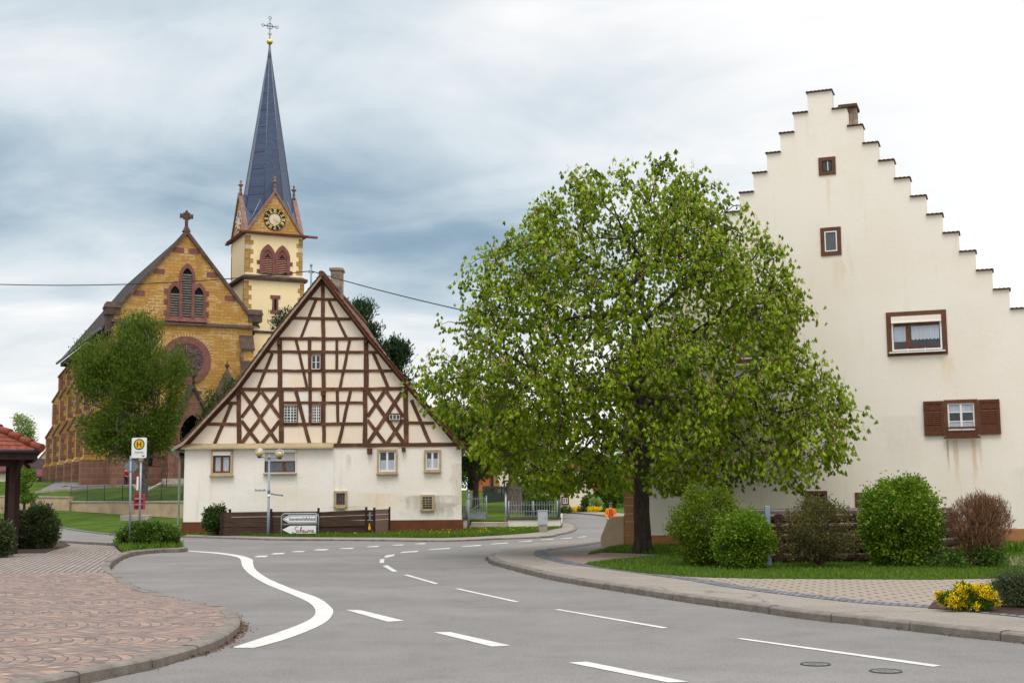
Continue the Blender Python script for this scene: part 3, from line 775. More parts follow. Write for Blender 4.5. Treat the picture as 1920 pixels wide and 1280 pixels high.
# window openings in the ground floor are framed boxes set on the wall
Lpts = [(960,75),(655,452),(400,797),(60,1160)]; Rpts = [(960,75),(1262,468),(1500,755),(1850,1160)]
rl = [h4(*p) for p in Lpts]; rr = [h4(*p) for p in Rpts]
zE = h4(900, 1180)[1]
xr_ = h5b(1868, 300)[0]
mb = MB(); mb.box(0.0, 0, -.2, h5b(1033, 300)[0], DEP, zE)          # left half of the ground floor stands slightly proud
x_=h5b(1033, 300)[0]; mb.hexa([(x_, .06, -.2), (xr_, .06, -.2), (xr_-BK, DEP, -.2), (x_, DEP, -.2)], [(x_, .06, zE), (xr_, .06, zE), (xr_-BK, DEP, zE), (x_, DEP, zE)])
mb.build('wall', M['white_render'], TH)
gp = [(x, z-.04) for x, z in rl[::-1]]+[(x, z-.04) for x, z in rr[1:]]
gp = gp[::-1]; 
mb = MB(); mb.xz([(gp[0][0], zE-.05)]+gp+[(gp[-1][0], zE-.05)], .05, .35); 
mb.build('gable_wall', M['infill'], TH)
mb = MB(); mb.xz(gp, DEP-.3, DEP); mb.build('rear_gable_wall', M['infill'], TH)
mb = MB(); mb.box(-.05, -.03, -.1, h5b(1033, 300)[0], .3, h5b(200, 621)[1]); mb.box(h5b(1033, 300)[0]+.002, .03, -.1, xr_+.06, .3, h5b(1500, 609)[1]); zp=h5b(1500, 609)[1]; mb.hexa([(xr_-.2, .3, -.1), (xr_+.06, .3, -.1), (xr_+.03-BK, DEP, -.1), (xr_-.2-BK, DEP, -.1)], [(xr_-.2, .3, zp), (xr_+.06, .3, zp), (xr_+.03-BK, DEP, zp), (xr_-.2-BK, DEP, zp)])
mb.build('plinth', M['plinth'], TH)
# timber frame: every beam a slightly crooked hewn bar
beams = [((1035,1166),(1850,1162),24),((858,207),(1058,214),17),((765,334),(1160,344),18),((668,470),(1262,470),20),((590,554),(1325,560),18),((492,680),(1420,680),18),((400,801),(1500,798),22),
 ((330,893),(400,890),18),((700,888),(1240,888),16),((205,1027),(400,1030),20),((690,1031),(1225,1025),20),((1510,1020),(1690,1022),18),
 ((960,105),(968,1165),24),((677,478),(680,795),30),((1243,478),(1245,795),30),((873,478),(879,1035),22),((1052,478),(1052,675),18),((1055,805),(1058,1020),18),((408,805),(412,1165),28),((688,810),(690,1165),30),((1237,800),(1237,1165),28),((1500,800),(1507,1165),30),
 ((915,215),(815,465),18),((998,220),(1115,465),18),((785,480),(858,795),18),((1137,480),(1072,795),18),((630,565),(535,795),20),((1290,565),(1388,790),20),((785,815),(875,1163),22),((1142,810),(1062,1163),20),((362,893),(250,1163),22),((1540,870),(1665,1163),22),
 ((430,815),(668,1155),24),((672,818),(430,1155),24),((548,818),(428,985),22),((560,818),(678,985),22),((428,1005),(540,1155),22),((678,1005),(560,1155),22),
 ((1255,815),(1490,1155),24),((1478,820),(1255,1155),24),((1365,812),(1252,978),22),((1375,812),(1488,980),22),((1252,1000),(1370,1155),22),((1488,1000),(1380,1155),22)]
mb = MB(); brg = random.Random(3)
for bi, (a, b, w) in enumerate(beams):
    A_ = h4(*a); B_ = h4(*b); wd = w/3.49/45.3*1.04
    va = Vector((A_[0], A_[1])); vb = Vector((B_[0], B_[1])); d = (vb-va); ln = d.length; d.normalize(); n_ = Vector((-d.y, d.x))
    horiz = abs(d.x) > .9; 
    kk = max(2, int(ln/.45)); pr = .045 if horiz else (.032 if abs(d.y) > .95 else (.018+.00035*bi))
    left = []; right = []
    for k in range(kk+1):
        q = va+d*(ln*k/kk); off = n_*brg.uniform(-.010, .010); ww = wd*(1+brg.uniform(-.09, .09))/2
        left.append(q+off+n_*ww); right.append(q+off-n_*ww)
    for k in range(kk):
        mb.mi = 1 if brg.random() < .3 else 0
        ring = [right[k], right[k+1], left[k+1], left[k]]
        mb.hexa([(v.x, .06, v.y) for v in ring], [(v.x, .05-pr, v.y) for v in ring])
mb.mi = 0
mb.build('timber_frame', [M['beam'], M['peeled']], TH)
# inner rafters as a wide board under the verge
def slope_strip(mb, pts, up0, up1, y0, y1, bk=0.0):
    xa = pts[0][0]; xw = pts[-1][0]-xa
    for (a, b) in zip(pts, pts[1:]):
        ka = bk*(a[0]-xa)/xw; kb = bk*(b[0]-xa)/xw
        mb.hexa([(a[0], y0, a[1]+up0), (b[0], y0, b[1]+up0), (b[0]-kb, y1, b[1]+up0), (a[0]-ka, y1, a[1]+up0)], [(a[0], y0, a[1]+up1), (b[0], y0, b[1]+up1), (b[0]-kb, y1, b[1]+up1), (a[0]-ka, y1, a[1]+up1)])
for pts, nm in ((rl, 'rafter'), (rr, 'rafter')):
    mb = MB(); slope_strip(mb, pts, -.20, -.03, -.01, .05); mb.build(nm, M['beam'], TH)
eL = h4(0, 1192); eR = h4(1900, 1190)
rl2 = rl+[(eL[0], eL[1])]; rr2 = rr+[(eR[0], eR[1])]
mb = MB(); slope_strip(mb, [(x, z+.001) for x, z in rl2], -.03, .16, -.32, DEP+.25); mb.build('roof', M['old_tile'], TH)
mb = MB(); slope_strip(mb, [(x, z+.001) for x, z in rr2], -.03, .16, -.32, DEP+.25, BK+.1); mb.build('roof', M['old_tile'], TH)
mb = MB(); slope_strip(mb, rl2, -.05, .10, -.36, -.322); mb.build('verge_board', M['verge'], TH)
mb = MB(); slope_strip(mb, rr2, -.05, .07, -.36, -.322); mb.build('verge_board', M['beam'], TH)
# verge tiles: a saw-edged row of tile ends, left and right
for pts in (rl2, rr2):
    mb = MB(); P_ = [Vector((x, 0, z)) for x, z in pts]; P_ = resample(P_, .30)
    for a, b in zip(P_, P_[1:]):
        d = (b-a); 
        mb.hexa([(a.x, -.40, a.z+.125), (b.x+d.x*.1, -.40, b.z+.165+d.z*.1), (b.x+d.x*.1, -.25, b.z+.165+d.z*.1), (a.x, -.25, a.z+.125)],
                [(a.x, -.40, a.z+.165), (b.x+d.x*.1, -.40, b.z+.205+d.z*.1), (b.x+d.x*.1, -.25, b.z+.205+d.z*.1), (a.x, -.25, a.z+.165)])
    mb.build('verge_tiles', M['clay'] if pts is rr2 else M['old_tile'], TH)
mb = MB(); ap = rl[0]
for k in range(36):
    y = -.42+k*.44; mb.tube([(ap[0], y, ap[1]+.13), (ap[0], y+.46, ap[1]+.16)], .13, 8)
mb.build('ridge_tiles', M['old_tile'], TH)
# ledge over the left half, beam ends on the right
a = h4(55, 1163); b = h4(1033, 1187)
mb = MB(); mb.hexa([(a[0]-.08, -.26, b[1]), (b[0], -.26, b[1]), (b[0], .045, b[1]), (a[0]-.08, .045, b[1])], [(a[0]-.08, -.24, b[1]+.07), (b[0], -.24, b[1]+.07), (b[0], .045, a[1]+.04), (a[0]-.08, .045, a[1]+.04)])
mb.build('ledge', M['ledge'], TH)
for px_, py_, sz in ((1268,1205,.2),(1490,1195,.15),(675,497,.14),(1243,494,.12),(962,830,.15),(404,830,.13)):
    c = h4(px_, py_); mb = MB(); mb.box(c[0]-sz/2, -.16, c[1]-sz*.6, c[0]+sz/2, .08, c[1]+sz*.6); mb.build('beam_end', M['beam'], TH, bevel=.015)
def rect(fn, x0, y0, x1, y1):
    a = fn(x0, y0); b = fn(x1, y1); return a[0], b[1], b[0], a[1]      # x0,z0,x1,z1
def window(parent, r, y, frame, surround=None, sur_w=0, casing='white_pvc', mull=1, rows=1, fw=.05, curtain=None, sill=None, box=0, depth=.10, sillm='stone_frame', fr_ratio=None, cur_h=.6, name='window', proud=.03):
    """a window standing in the wall face y: surround, frame, glass and curtain set behind one another"""
    x0, z0, x1, z1 = r
    w = MB(); w.box(x0, y-.004, z0, x1, y+.05, z1)
    root = w.build(name, M['glass'], parent)
    yf = y-.03
    f = MB(); f.ring([(x0, z0), (x1, z0), (x1, z1), (x0, z1)], [(x0+fw, z0+fw), (x1-fw, z0+fw), (x1-fw, z1-fw), (x0+fw, z1-fw)], yf, y-.004)
    for k in range(1, mull+1):
        xm = x0+(x1-x0)*k/(mull+1); f.box(xm-fw*.7, yf-.006, z0+fw, xm+fw*.7, y-.005, z1-fw)
    for k in range(1, rows):
        zm = z0+(z1-z0)*k/rows; f.box(x0+fw, yf+.004, zm-fw*.32, x1-fw, y-.0055, zm+fw*.32)
    f.build('frame', M[casing], root)
    if curtain:
        n = mull+1
        for k in range(n):
            xa = x0+fw*1.2+(x1-x0-fw*2)*k/n; xb = x0-fw*.3+(x1-x0+fw*0)*(k+1)/n
            c = MB(); m_ = 14; zt = z0+(z1-z0)*cur_h
            for j in range(m_):
                xj = xa+(xb-xa)*j/m_; xk = xa+(xb-xa)*(j+1)/m_
                ya = y-.006-.006*(j % 2); yb = y-.006-.006*((j+1) % 2)
                c.quad((xj, ya, z0+fw), (xk, yb, z0+fw), (xk, yb, zt), (xj, ya, zt))
            c.build('curtain', M[curtain], root)
    if surround:
        s = MB(); sw = sur_w
        s.ring([(x0-sw, z0-sw), (x1+sw, z0-sw), (x1+sw, z1+sw), (x0-sw, z1+sw)], [(x0, z0), (x1, z0), (x1, z1), (x0, z1)], y-depth, y)
        s.build('surround', M[surround], root)
    if sill:
        s = MB(); s.box(x0-sill, y-depth-.07, z0-sur_w-.06, x1+sill, y-.001, z0-sur_w-.002); s.build('sill', M[sillm], root, bevel=.008)
    if box:
        s = MB(); s.box(x0-.01, y-depth-.03, z1-box, x1+.01, y-.031, z1+.01); s.build('shutter_box', M['white_pvc'], root)
    return root
window(TH, rect(h5b, 247, 165, 357, 300), 0, '', 'stone_frame', .09, 'brown_wood', 1, 1, .07, 'curtain', .14, .14, cur_h=.75, name='window')['label'] = 'brown framed window with white shutter box and net curtains'
w2 = window(TH, rect(h5b, 583, 150, 782, 297), 0, '', 'white_pvc', .025, 'brown_wood', 0, 1, .05, 'curtain_dim', .05, .11, cur_h=.5, sillm='concrete')
r = rect(h5b, 583, 150, 782, 222); mb = MB()
n_s = 11
for k in range(n_s):
    z0_ = r[1]+(r[3]-r[1])*k/n_s; z1_ = r[1]+(r[3]-r[1])*(k+1)/n_s
    mb.hexa([(r[0], -.05, z0_), (r[2], -.05, z0_), (r[2], -.032, z0_), (r[0], -.032, z0_)], [(r[0], -.038, z1_-.004), (r[2], -.038, z1_-.004), (r[2], -.032, z1_-.004), (r[0], -.032, z1_-.004)])
mb.build('roller_shutter', M['grey_shutter'], w2)
r = rect(h5b, 700, 222, 716, 297); mb = MB(); mb.box(r[0], -.04, r[1], r[2], -.005, r[3]+.02); mb.build('mullion', M['brown_wood'], w2)
w2['label'] = 'wide window with its grey roller shutter half down'
window(TH, rect(h5b, 1327, 156, 1437, 292), .06, '', 'stone_frame', .07, 'white_pvc', 1, 1, .06, 'curtain', .1, cur_h=.55)
window(TH, rect(h5b, 1633, 160, 1722, 278), .06, '', 'stone_frame', .07, 'white_pvc', 1, 1, .06, 'curtain', .08, cur_h=.6)
wc = window(TH, rect(h5b, 1050, 433, 1105, 508), .06, '', 'stone_frame', .09, 'brown_frame', 0, 1, .03, None, .02, name='cellar_window')
r = rect(h5b, 1050, 433, 1105, 508); mb = MB(); mb.bar((r[0]+.05, .05, r[1]+.05), (r[2]-.08, .045, r[3]-.03), .02); mb.bar((r[2]-.1, .048, r[1]+.03), (r[2]-.1, .048, r[3]-.03), .02); mb.build('stick', M['fence_pale'], wc)
wc = window(TH, rect(h5b, 1614, 458, 1675, 535), .06, '', 'stone_frame', .09, 'brown_frame', 0, 1, .03, None, None, name='cellar_window')
r = rect(h5b, 1614, 458, 1675, 535); mb = MB()
for k in range(1, 3): mb.tube([(r[0]+(r[2]-r[0])*k/3, -.01, r[1]-.02), (r[0]+(r[2]-r[0])*k/3, -.01, r[3]+.02)], .012, 6)
for k in range(1, 5): mb.tube([(r[0]-.02, -.02, r[1]+(r[3]-r[1])*k/5), (r[2]+.02, -.02, r[1]+(r[3]-r[1])*k/5)], .012, 6)
mb.build('window_bars', M['stone_frame'], wc)
window(TH, rect(h4, 887, 577, 945, 670), .03, '', 'beam', .035, 'white_pvc', 1, 2, .03, None, None, depth=.06)
for rr_ in ((708,912,790,1018),(890,910,947,1018)):
    wg = window(TH, rect(h4, *rr_), .03, '', 'beam', .035, 'white_pvc', 1, 1, .022, None, None, depth=.06)
    r = rect(h4, *rr_); mb = MB()
    for k in range(1, 4): x = r[0]+(r[2]-r[0])*k/4+(.02 if k == 2 else 0); mb.box(x-.011, -.030, r[1], x+.011, -.012, r[3])
    for k, zf in enumerate((.14,.34,.52,.68,.84)): z = r[1]+(r[3]-r[1])*zf; mb.box(r[0], -.034, z-.011, r[2], -.016, z+.011)
    mb.build('window_grille', M['white_pvc'], wg)
window(TH, rect(h4, 1397, 967, 1465, 1000), .0, '', 'beam', .05, 'white_pvc', 2, 1, .02, None, None, depth=.04)
# damaged plaster patch above the left grille window
mb = MB(); c = [h4(*p) for p in ((800,822),(855,818),(858,850),(862,900),(860,990),(842,1010),(838,940),(822,890),(805,880))]
mb.xz([(x, z) for x, z in c][::-1], .040, .052); mb.build('plaster_patch', M['white_wall'], TH)
# chimney, gutters, power mast
ca = PY(620, 505, HD+4); cb2 = PY(640, 560, HD+4)
mb = MB(); x0, x1 = ca.x-hx0, cb2.x-hx0; mb.box(x0, 4, 7.5, x1, 4.75, ca.z-.05)
ch = mb.build('chimney', M['chimney'], TH, bevel=.02); mb = MB(); mb.box(x0-.06, 3.94, ca.z-.05, x1+.06, 4.81, ca.z+.08); mb.build('chimney_cap', M['chimney'], ch, bevel=.02)
mb = MB()
zg = eL[1]; xg = eL[0]
mb.tube([(xg-.02, -.42, zg-.04), (xg-.02, DEP+.2, zg-.0)], .075, 8)
mb.tube([(xg-.0, -.3, zg-.08), (xg+.02, -.3, zg-.22), (xg+.17, -.14, zg-.36), (xg+.19, -.09, zg-.6), (xg+.19, -.09, .35), (xg+.13, -.12, .12)], .045, 8)
mb.build('gutter', M['galv_green'] if 'galv_green' in M else M['galv'], TH)
m_ = PY(583.5, 500, HD+3); 
mb = MB(); mb.tube([(m_.x-hx0, 3, m_.z-2.2), (m_.x-hx0, 3, m_.z+.02)], .045, 8); mb.lathe((m_.x-hx0, 3, m_.z), [(.02,0),(.06,.02),(.06,.1),(.02,.14)], 8)
mb.box(m_.x-hx0-.12, 2.97, m_.z-.28, m_.x-hx0+.12, 3.03, m_.z-.22)
mb.build('power_mast', M['galv_blue'], TH)
mx = m_.x
# ------------------------------------------------------------ overhead wire
def sag(a, b, s, n=24): return [a.lerp(b, i/n)-Vector((0, 0, s*4*(i/n)*(1-i/n))) for i in range(n+1)]
A0 = PY(583.5, 508, HD+3)
lft = PY(-250, 517, HD+8)
mb = MB(); mb.tube(sag(lft, A0, .55, 40), .022, 6)
tag(mb.build('power_cable', M['ink']), 'thin black overhead cable crossing the sky left of the roof mast', 'cable')
mb = MB(); rgt = PY(1500, 690, 34.5); mb.tube(sag(A0, rgt, .35, 40), .022, 6)
tag(mb.build('power_cable', M['ink']), 'thin black overhead cable running from the roof mast into the chestnut tree', 'cable')
# ------------------------------------------------------------ stepped gable house
SA = R_(-21); so_ = G(1154, 1030)
SH = empty('stepped_gable_house', (so_.x, so_.y, 0), SA)
tag(SH, 'tall cream rendered house with stepped gable and brown window frames', 'house')
SP = Plane(so_.x, so_.y, SA)
CX = 6.12; RUN = .392; RISE = .530; TOPZ = 12.62; HW = .33
steps = []     # (x0,x1,z) of each step, from the apex outward
outl = [(CX-HW, TOPZ), (CX+HW, TOPZ)]
NS = 14
def step_top(k): return TOPZ-.02-RISE*k
wallW = 0.0, CX*2
pts = []
xl = CX-HW; xr = CX+HW
right = [(xr, TOPZ)]; left = [(xl, TOPZ)]
for k in range(1, NS+1):
    z = step_top(k)
    right += [(xr+RUN*(k-1), z), (xr+RUN*k, z)]
    left += [(xl-RUN*(k-1), z), (xl-RUN*k, z)]
xR = xr+RUN*NS; xL = xl-RUN*NS
outline = [(xL, -.2), (xR, -.2)]+right[::-1]+left     # ccw seen from -y? bottom left -> bottom right -> up the right -> down the left
mb = MB(); mb.xz(outline, 0, .45)
mb.build('gable_wall', M['cream_render'], SH)
zev = step_top(NS)-.1
mb = MB(); zw = zev-.95; mb.box(xL, .451, -.2, xL+.4, 16, zw); mb.box(xR-.4, .451, -.2, xR, 16, zw); mb.box(xL+.4, 15.6, -.2, xR-.4, 16, zw); mb.build('side_wall', M['cream_render'], SH)
zr = TOPZ-1.3
for sgn in (-1, 1):
    mb = MB(); xe = xL-.35 if sgn < 0 else xR+.35
    mb.hexa([(CX, .451, zr-.15), (xe, .451, zev-1.1), (xe, 16.2, zev-1.1), (CX, 16.2, zr-.15)], [(CX, .451, zr), (xe, .451, zev-.92), (xe, 16.2, zev-.92), (CX, 16.2, zr)]); mb.build('roof', M['red_tile'], SH)
# coping: barrel tiles lying on every step, running through the wall
def coping(x0, x1, z, side):
    mb = MB(); n = max(3, round((x1-x0+.06)/.11)); xa = x0-(.035 if side <= 0 else .01); xb = x1+(.035 if side >= 0 else .01)
    w = (xb-xa)/n
    tilt = .03*side
    for k in range(n):
        xc = xa+w*(k+.5); zz = z+.012+tilt*0
        seg = 6; vs = []
        for yy in (-.07, .52):
            for q in range(seg+1):
                an = math.pi*q/seg; vs.append((xc-w*.54*math.cos(an), yy, zz+(.0 if yy < 0 else 0)+w*.24*math.sin(an)))
            for q in range(seg, -1, -1):
                an = math.pi*q/seg; vs.append((xc-w*.40*math.cos(an), yy, zz-.012+w*.14*math.sin(an)))
        m2 = 2*(seg+1); fs = [tuple(range(m2))[::-1], tuple(range(m2, 2*m2))]+[(q, (q+1) % m2, m2+(q+1) % m2, m2+q) for q in range(m2)]
        mb.add(vs, fs)
    mb.box(xa+.01, -.05, z-.004, xb-.01, .5, z+.006)
    mb.build('coping_tiles', M['cope_tile'], SH)
coping(xl, xr, TOPZ, 0)
for k in range(1, NS+1):
    coping(xr+RUN*(k-1), xr+RUN*k, step_top(k), 1); coping(xl-RUN*k, xl-RUN*(k-1), step_top(k), -1)
# plinth band and quoins at the left corner
mb = MB(); mb.hexa([(xL-.02, -.02, -.15), (xR+.02, -.02, -.15), (xR+.02, -.0005, -.15), (xL-.02, -.0005, -.15)], [(xL-.02, -.02, .39), (xR+.02, -.02, .64), (xR+.02, -.0005, .64), (xL-.02, -.0005, .39)]); mb.box(xL-.02, -.0005, -.15, xL-.0005, 16, .40); mb.build('plinth', M['tan_stone'], SH)
z = .40
for k, (py0, py1) in enumerate(((1007,976.5),(976.5,961.5),(961.5,946.5),(946.5,931),(931,915),(915,899),(899,884),(884,868),(868,852),(852,836))):
    zt = SP.h(1160, py1)[1]; zb = SP.h(1160, py0)[1] if k else .402
    wq = .45 if k % 2 else .33
    if k == 0: wq = .44
    mb = MB(); mb.box(xL-.022, -.022, zb, xL+wq, -.0005, zt-.025); mb.box(xL-.022, -.0005, zb, xL-.0005, .5, zt-.025); mb.mi = 1; mb.box(xL-.012, -.012, zt-.024, xL+wq, -.0004, zt-.001)
    mb.build('quoin', [M['tan_stone'], M['joint']], SH)
def srect(a, b): p = SP.h(*a); q = SP.h(*b); return min(p[0], q[0]), min(p[1], q[1]), max(p[0], q[0]), max(p[1], q[1])
window(SH, (6.13, 10.34, 6.39, 10.64), 0, '', 'brown_frame', .10, 'black', 0, 1, .015, None, None, depth=.03)
mb = MB(); mb.box(6.27, -.02, 10.34, 6.29, -.005, 10.64); mb.build('casement_bar', M['white_pvc'], SH)
window(SH, (6.12, 8.10, 6.45, 8.66), 0, '', 'brown_frame', .11, 'white_pvc', 0, 1, .03, 'curtain_dim', None, depth=.03, cur_h=.9)
w3 = window(SH, (7.78, 5.28, 9.05, 6.20), 0, '', 'brown_frame', .13, 'white_pvc', 0, 1, .045, None, None, depth=.035)
w3['label'] = 'wide brown framed window with pale roller shutter rolled up and lace curtains'
mb = MB(); mb.box(7.78, -.09, 6.05, 9.05, -.031, 6.20); mb.box(7.78, -.11, 6.02, 9.05, -.031, 6.048); mb.build('shutter_box', M['cream_render'], w3)
mb = MB(); mb.box(7.84, -.045, 5.36, 8.20, -.0045, 6.0) if False else None
mb.box(8.15, -.026, 5.33, 8.25, -.005, 6.0); mb.box(7.83, -.026, 5.96, 9.0, -.0052, 6.0); mb.box(7.83, -.026, 5.325, 9.0, -.0054, 5.37); mb.build('sash_wood', M['brown_wood'], w3)
for xa, xb, za, zb in ((7.84, 8.14, 5.52, 5.93), (8.28, 8.98, 5.56, 5.93)):
    c = MB(); n = 22
    for j in range(n):
        x0_ = xa+(xb-xa)*j/n; x1_ = xa+(xb-xa)*(j+1)/n
        c.quad((x0_, -.008-.008*(j % 2), za+.03*(j % 3 == 0)), (x1_, -.008-.008*((j+1) % 2), za+.03*((j+1) % 3 == 0)), (x1_, -.008-.008*((j+1) % 2), zb), (x0_, -.008-.008*(j % 2), zb))
    c.build('curtain', M['curtain'], w3)
mb = MB(); mb.box(7.7, -.12, 5.22, 9.12, -.036, 5.255); mb.bar((7.8, -.07, 5.29), (9.03, -.07, 5.29), .02); mb.bar((8.18, -.08, 5.25), (8.18, -.08, 5.34), .02); mb.bar((8.62, -.08, 5.25), (8.62, -.08, 5.34), .02); mb.build('sill', M['white_pvc'], w3)
w4 = window(SH, (9.10, 3.14, 9.76, 3.85), 0, '', 'brown_frame', .09, 'white_pvc', 1, 3, .04, None, None, depth=.06)
w4['label'] = 'small white six-pane window between open brown shutters'
for xa, xb in ((9.15, 9.40), (9.46, 9.71)):
    for za, zb in ((3.63, 3.80), (3.18, 3.36)):
        c = MB(); n = 12
        for j in range(n):
            x0_ = xa+(xb-xa)*j/n; x1_ = xa+(xb-xa)*(j+1)/n
            c.quad((x0_, -.007-.006*(j % 2), za), (x1_, -.007-.006*((j+1) % 2), za), (x1_, -.007-.006*((j+1) % 2), zb), (x0_, -.007-.006*(j % 2), zb))
        c.build('curtain', M['curtain'], w4)
mb = MB(); mb.box(9.04, -.16, 3.18, 9.82, -.12, 3.23); mb.box(9.04, -.16, 2.98, 9.82, -.12, 3.08); mb.box(8.98, -.17, 2.93, 9.88, -.061, 2.975); mb.build('flower_rail', M['shutter'], w4)
for xa, xb in ((8.50, 9.0), (9.86, 10.38)):
    s = MB(); z0_, z1_ = 3.02, 3.92
    s.ring([(xa, z0_), (xb, z0_), (xb, z1_), (xa, z1_)], [(xa+.07, z0_+.07), (xb-.07, z0_+.07), (xb-.07, z1_-.07), (xa+.07, z1_-.07)], -.075, -.03)
    s.box(xa+.07, -.06, z0_+.07, xb-.07, -.032, z0_+.27); s.box(xa+.07, -.06, z1_-.24, xb-.07, -.032, z1_-.07)
    s.box((xa+xb)/2-.015, -.072, z0_+.27, (xa+xb)/2+.015, -.05, z1_-.24)
    nl = 7
    for k in range(nl):
        zz = z0_+.29+(z1_-.26-z0_-.29)*k/nl
        s.hexa([(xa+.07, -.072, zz), (xb-.07, -.072, zz), (xb-.07, -.066, zz-.008), (xa+.07, -.066, zz-.008)], [(xa+.07, -.045, zz+.05), (xb-.07, -.045, zz+.05), (xb-.07, -.036, zz+.045), (xa+.07, -.036, zz+.045)])
    s.box(xa+.07, -.035, z0_+.07, xb-.07, -.0305, z1_-.07)
    s.build('window_shutter', M['shutter'], SH)
window(SH, (3.62, 5.25, 5.05, 6.75), 0, '', 'brown_frame', .13, 'white_pvc', 1, 1, .045, 'curtain_dim', .05, depth=.035, sillm='white_pvc')
window(SH, (5.42, 1.12, 5.88, 1.55), 0, '', 'brown_frame', .06, 'brown_frame', 0, 1, .03, None, None, depth=.03, name='cellar_window')
window(SH, (6.72, 1.16, 7.10, 1.50), 0, '', 'brown_frame', .06, 'brown_frame', 0, 1, .03, None, None, depth=.03, name='cellar_window')
c = SP.h(1590, 205)
P3_ = Plane(so_.x, so_.y, SA, 1.6); c0, c1 = P3_.h(1586, 204), P3_.h(1607, 240); d0 = P3_.h(1572, 198)
mb = MB(); mb.box(c0[0], 1.6, 9, c1[0], 2.0, c0[1]); ch = mb.build('chimney', M['chimney'], SH); mb = MB(); mb.box(d0[0], 1.45, c0[1], c1[0]+.04, 2.2, d0[1]-.02); mb.build('chimney_cap', M['dark_stone'], ch, bevel=.02)
# curved buttress at the left corner
prof = [SP.h(1126, 1034)[0]]
bp = [SP.h(x, y) for x, y in ((1126.5,1034),(1126.5,1006),(1130,998),(1134,988),(1138,976),(1143,970.5),(1148,967.5),(1154.5,966.5))]
bp = [(x, z) for x, z in bp]; bx = xL-.024
pp = [(bx, -.1)]+[(bx, bp[-1][1])]+[(min(x, bx-.005), z) for x, z in bp[::-1]][1:]
pp[-1] = (pp[-1][0], -.1)
mb = MB(); mb.xz(pp, -.05, .55); mb.build('corner_buttress', M['ret_wall'], SH, bevel=.03)
# ------------------------------------------------------------ church
CA = R_(26); co = PY(347, 905, 100)
CH = empty('church', (co.x, co.y, 0), CA)
tag(CH, 'yellow sandstone church with red stone trim, clock tower and tall blue slate spire', 'church')
B0 = 2.0; EZ = 15.0; AZ = 22.35; UL, UR, UC = -5.7, 5.1, -.3; NV = 29.0
def gz(u, uL=UL, uR=UR, az=AZ, ez=EZ+.75): # gable line
    return az-(az-ez)*(abs(u-UC)/(uR-UC if u > UC else UC-uL))
def parch(cx, z0, zs, w, seg=7, k=1.0):    # pointed arch outline from (cx-w,z0) up round to (cx+w,z0)
    R = 2*w*k; pts = [(cx-w, z0)]
    a1 = math.acos((R-w)/R)
    for i in range(seg+1):
        a = a1*i/seg; pts.append((cx-w+R-R*math.cos(a), zs+R*math.sin(a)))
    for i in range(seg-1, -1, -1):
        a = a1*i/seg; pts.append((cx+w-R+R*math.cos(a), zs+R*math.sin(a)))
    pts.append((cx+w, z0)); return pts
def ccw(p): return p[::-1]
# nave walls: front gable, sides, rear
mb = MB(); mb.xz([(UL, B0), (UR, B0), (UR, EZ+.75), (UC, AZ), (UL, EZ+.75)], 0, .8); mb.build('facade_wall', M['ochre'], CH)
mb = MB(); mb.box(UL, .801, B0, UL+.8, NV, EZ-.1); mb.box(UR-.8, .801, B0, UR, NV, EZ-.1); mb.build('nave_wall', M['ochre'], CH)
mb = MB(); mb.xz([(UL+.81, B0), (UR-.81, B0), (UR-.81, EZ+.2), (UC, AZ-.8), (UL+.81, EZ+.2)], NV-.8, NV-.01); mb.build('rear_wall', M['ochre'], CH)
for sg in (-1, 1):
    mb = MB(); xe = UL-.6 if sg < 0 else UR+.4; xm = UL+.5 if sg < 0 else UR-.5
    sec = [(UC, AZ+.12), (xm, EZ+1.1), (xe, EZ-.25)]
    for a, b in zip(sec, sec[1:]): mb.hexa([(a[0], .801, a[1]-.2), (b[0], .801, b[1]-.2), (b[0], NV+.3, b[1]-.2), (a[0], NV+.3, a[1]-.2)], [(a[0], .801, a[1]), (b[0], .801, b[1]), (b[0], NV+.3, b[1]), (a[0], NV+.3, a[1])])
    mb.build('roof', M['nave_tile'], CH)
mb = MB(); mb.box(UL-.5, .9, EZ-.85, UL-.001, NV, EZ-.5); mb.build('eaves_moulding', M['dark_stone'], CH)
mb = MB(); mb.tube([(UL-.8, .8, EZ-.52), (UL-.8, NV+.3, EZ-.52)], .12, 6); mb.build('gutter', M['lead'], CH)
mb = MB(); mb.tube([(UL+1.2, 12, EZ+2), (UL+1.2, 12, EZ+3.4)], .05, 5) if False else None
# plinths, string course
mb = MB(); mb.box(UL-.12, -.12, B0-.3, UR+.12, -.0005, 4.55); mb.box(UL-.12, -.0005, B0-.3, UL-.0005, NV, 4.75); mb.build('plinth', M['red_stone'], CH)
mb = MB(); mb.box(UL-.14, -.16, 4.56, UR+.14, -.001, 4.72); mb.build('plinth_moulding', M['dark_stone'], CH)
mb = MB(); mb.hexa([(UL-.2, -.25, 14.93), (UR+.1, -.25, 14.93), (UR+.1, -.001, 14.93), (UL-.2, -.001, 14.93)], [(UL-.2, -.18, 15.12), (UR+.1, -.18, 15.12), (UR+.1, -.001, 15.2), (UL-.2, -.001, 15.2)]); mb.build('string_course', M['dark_stone'], CH)
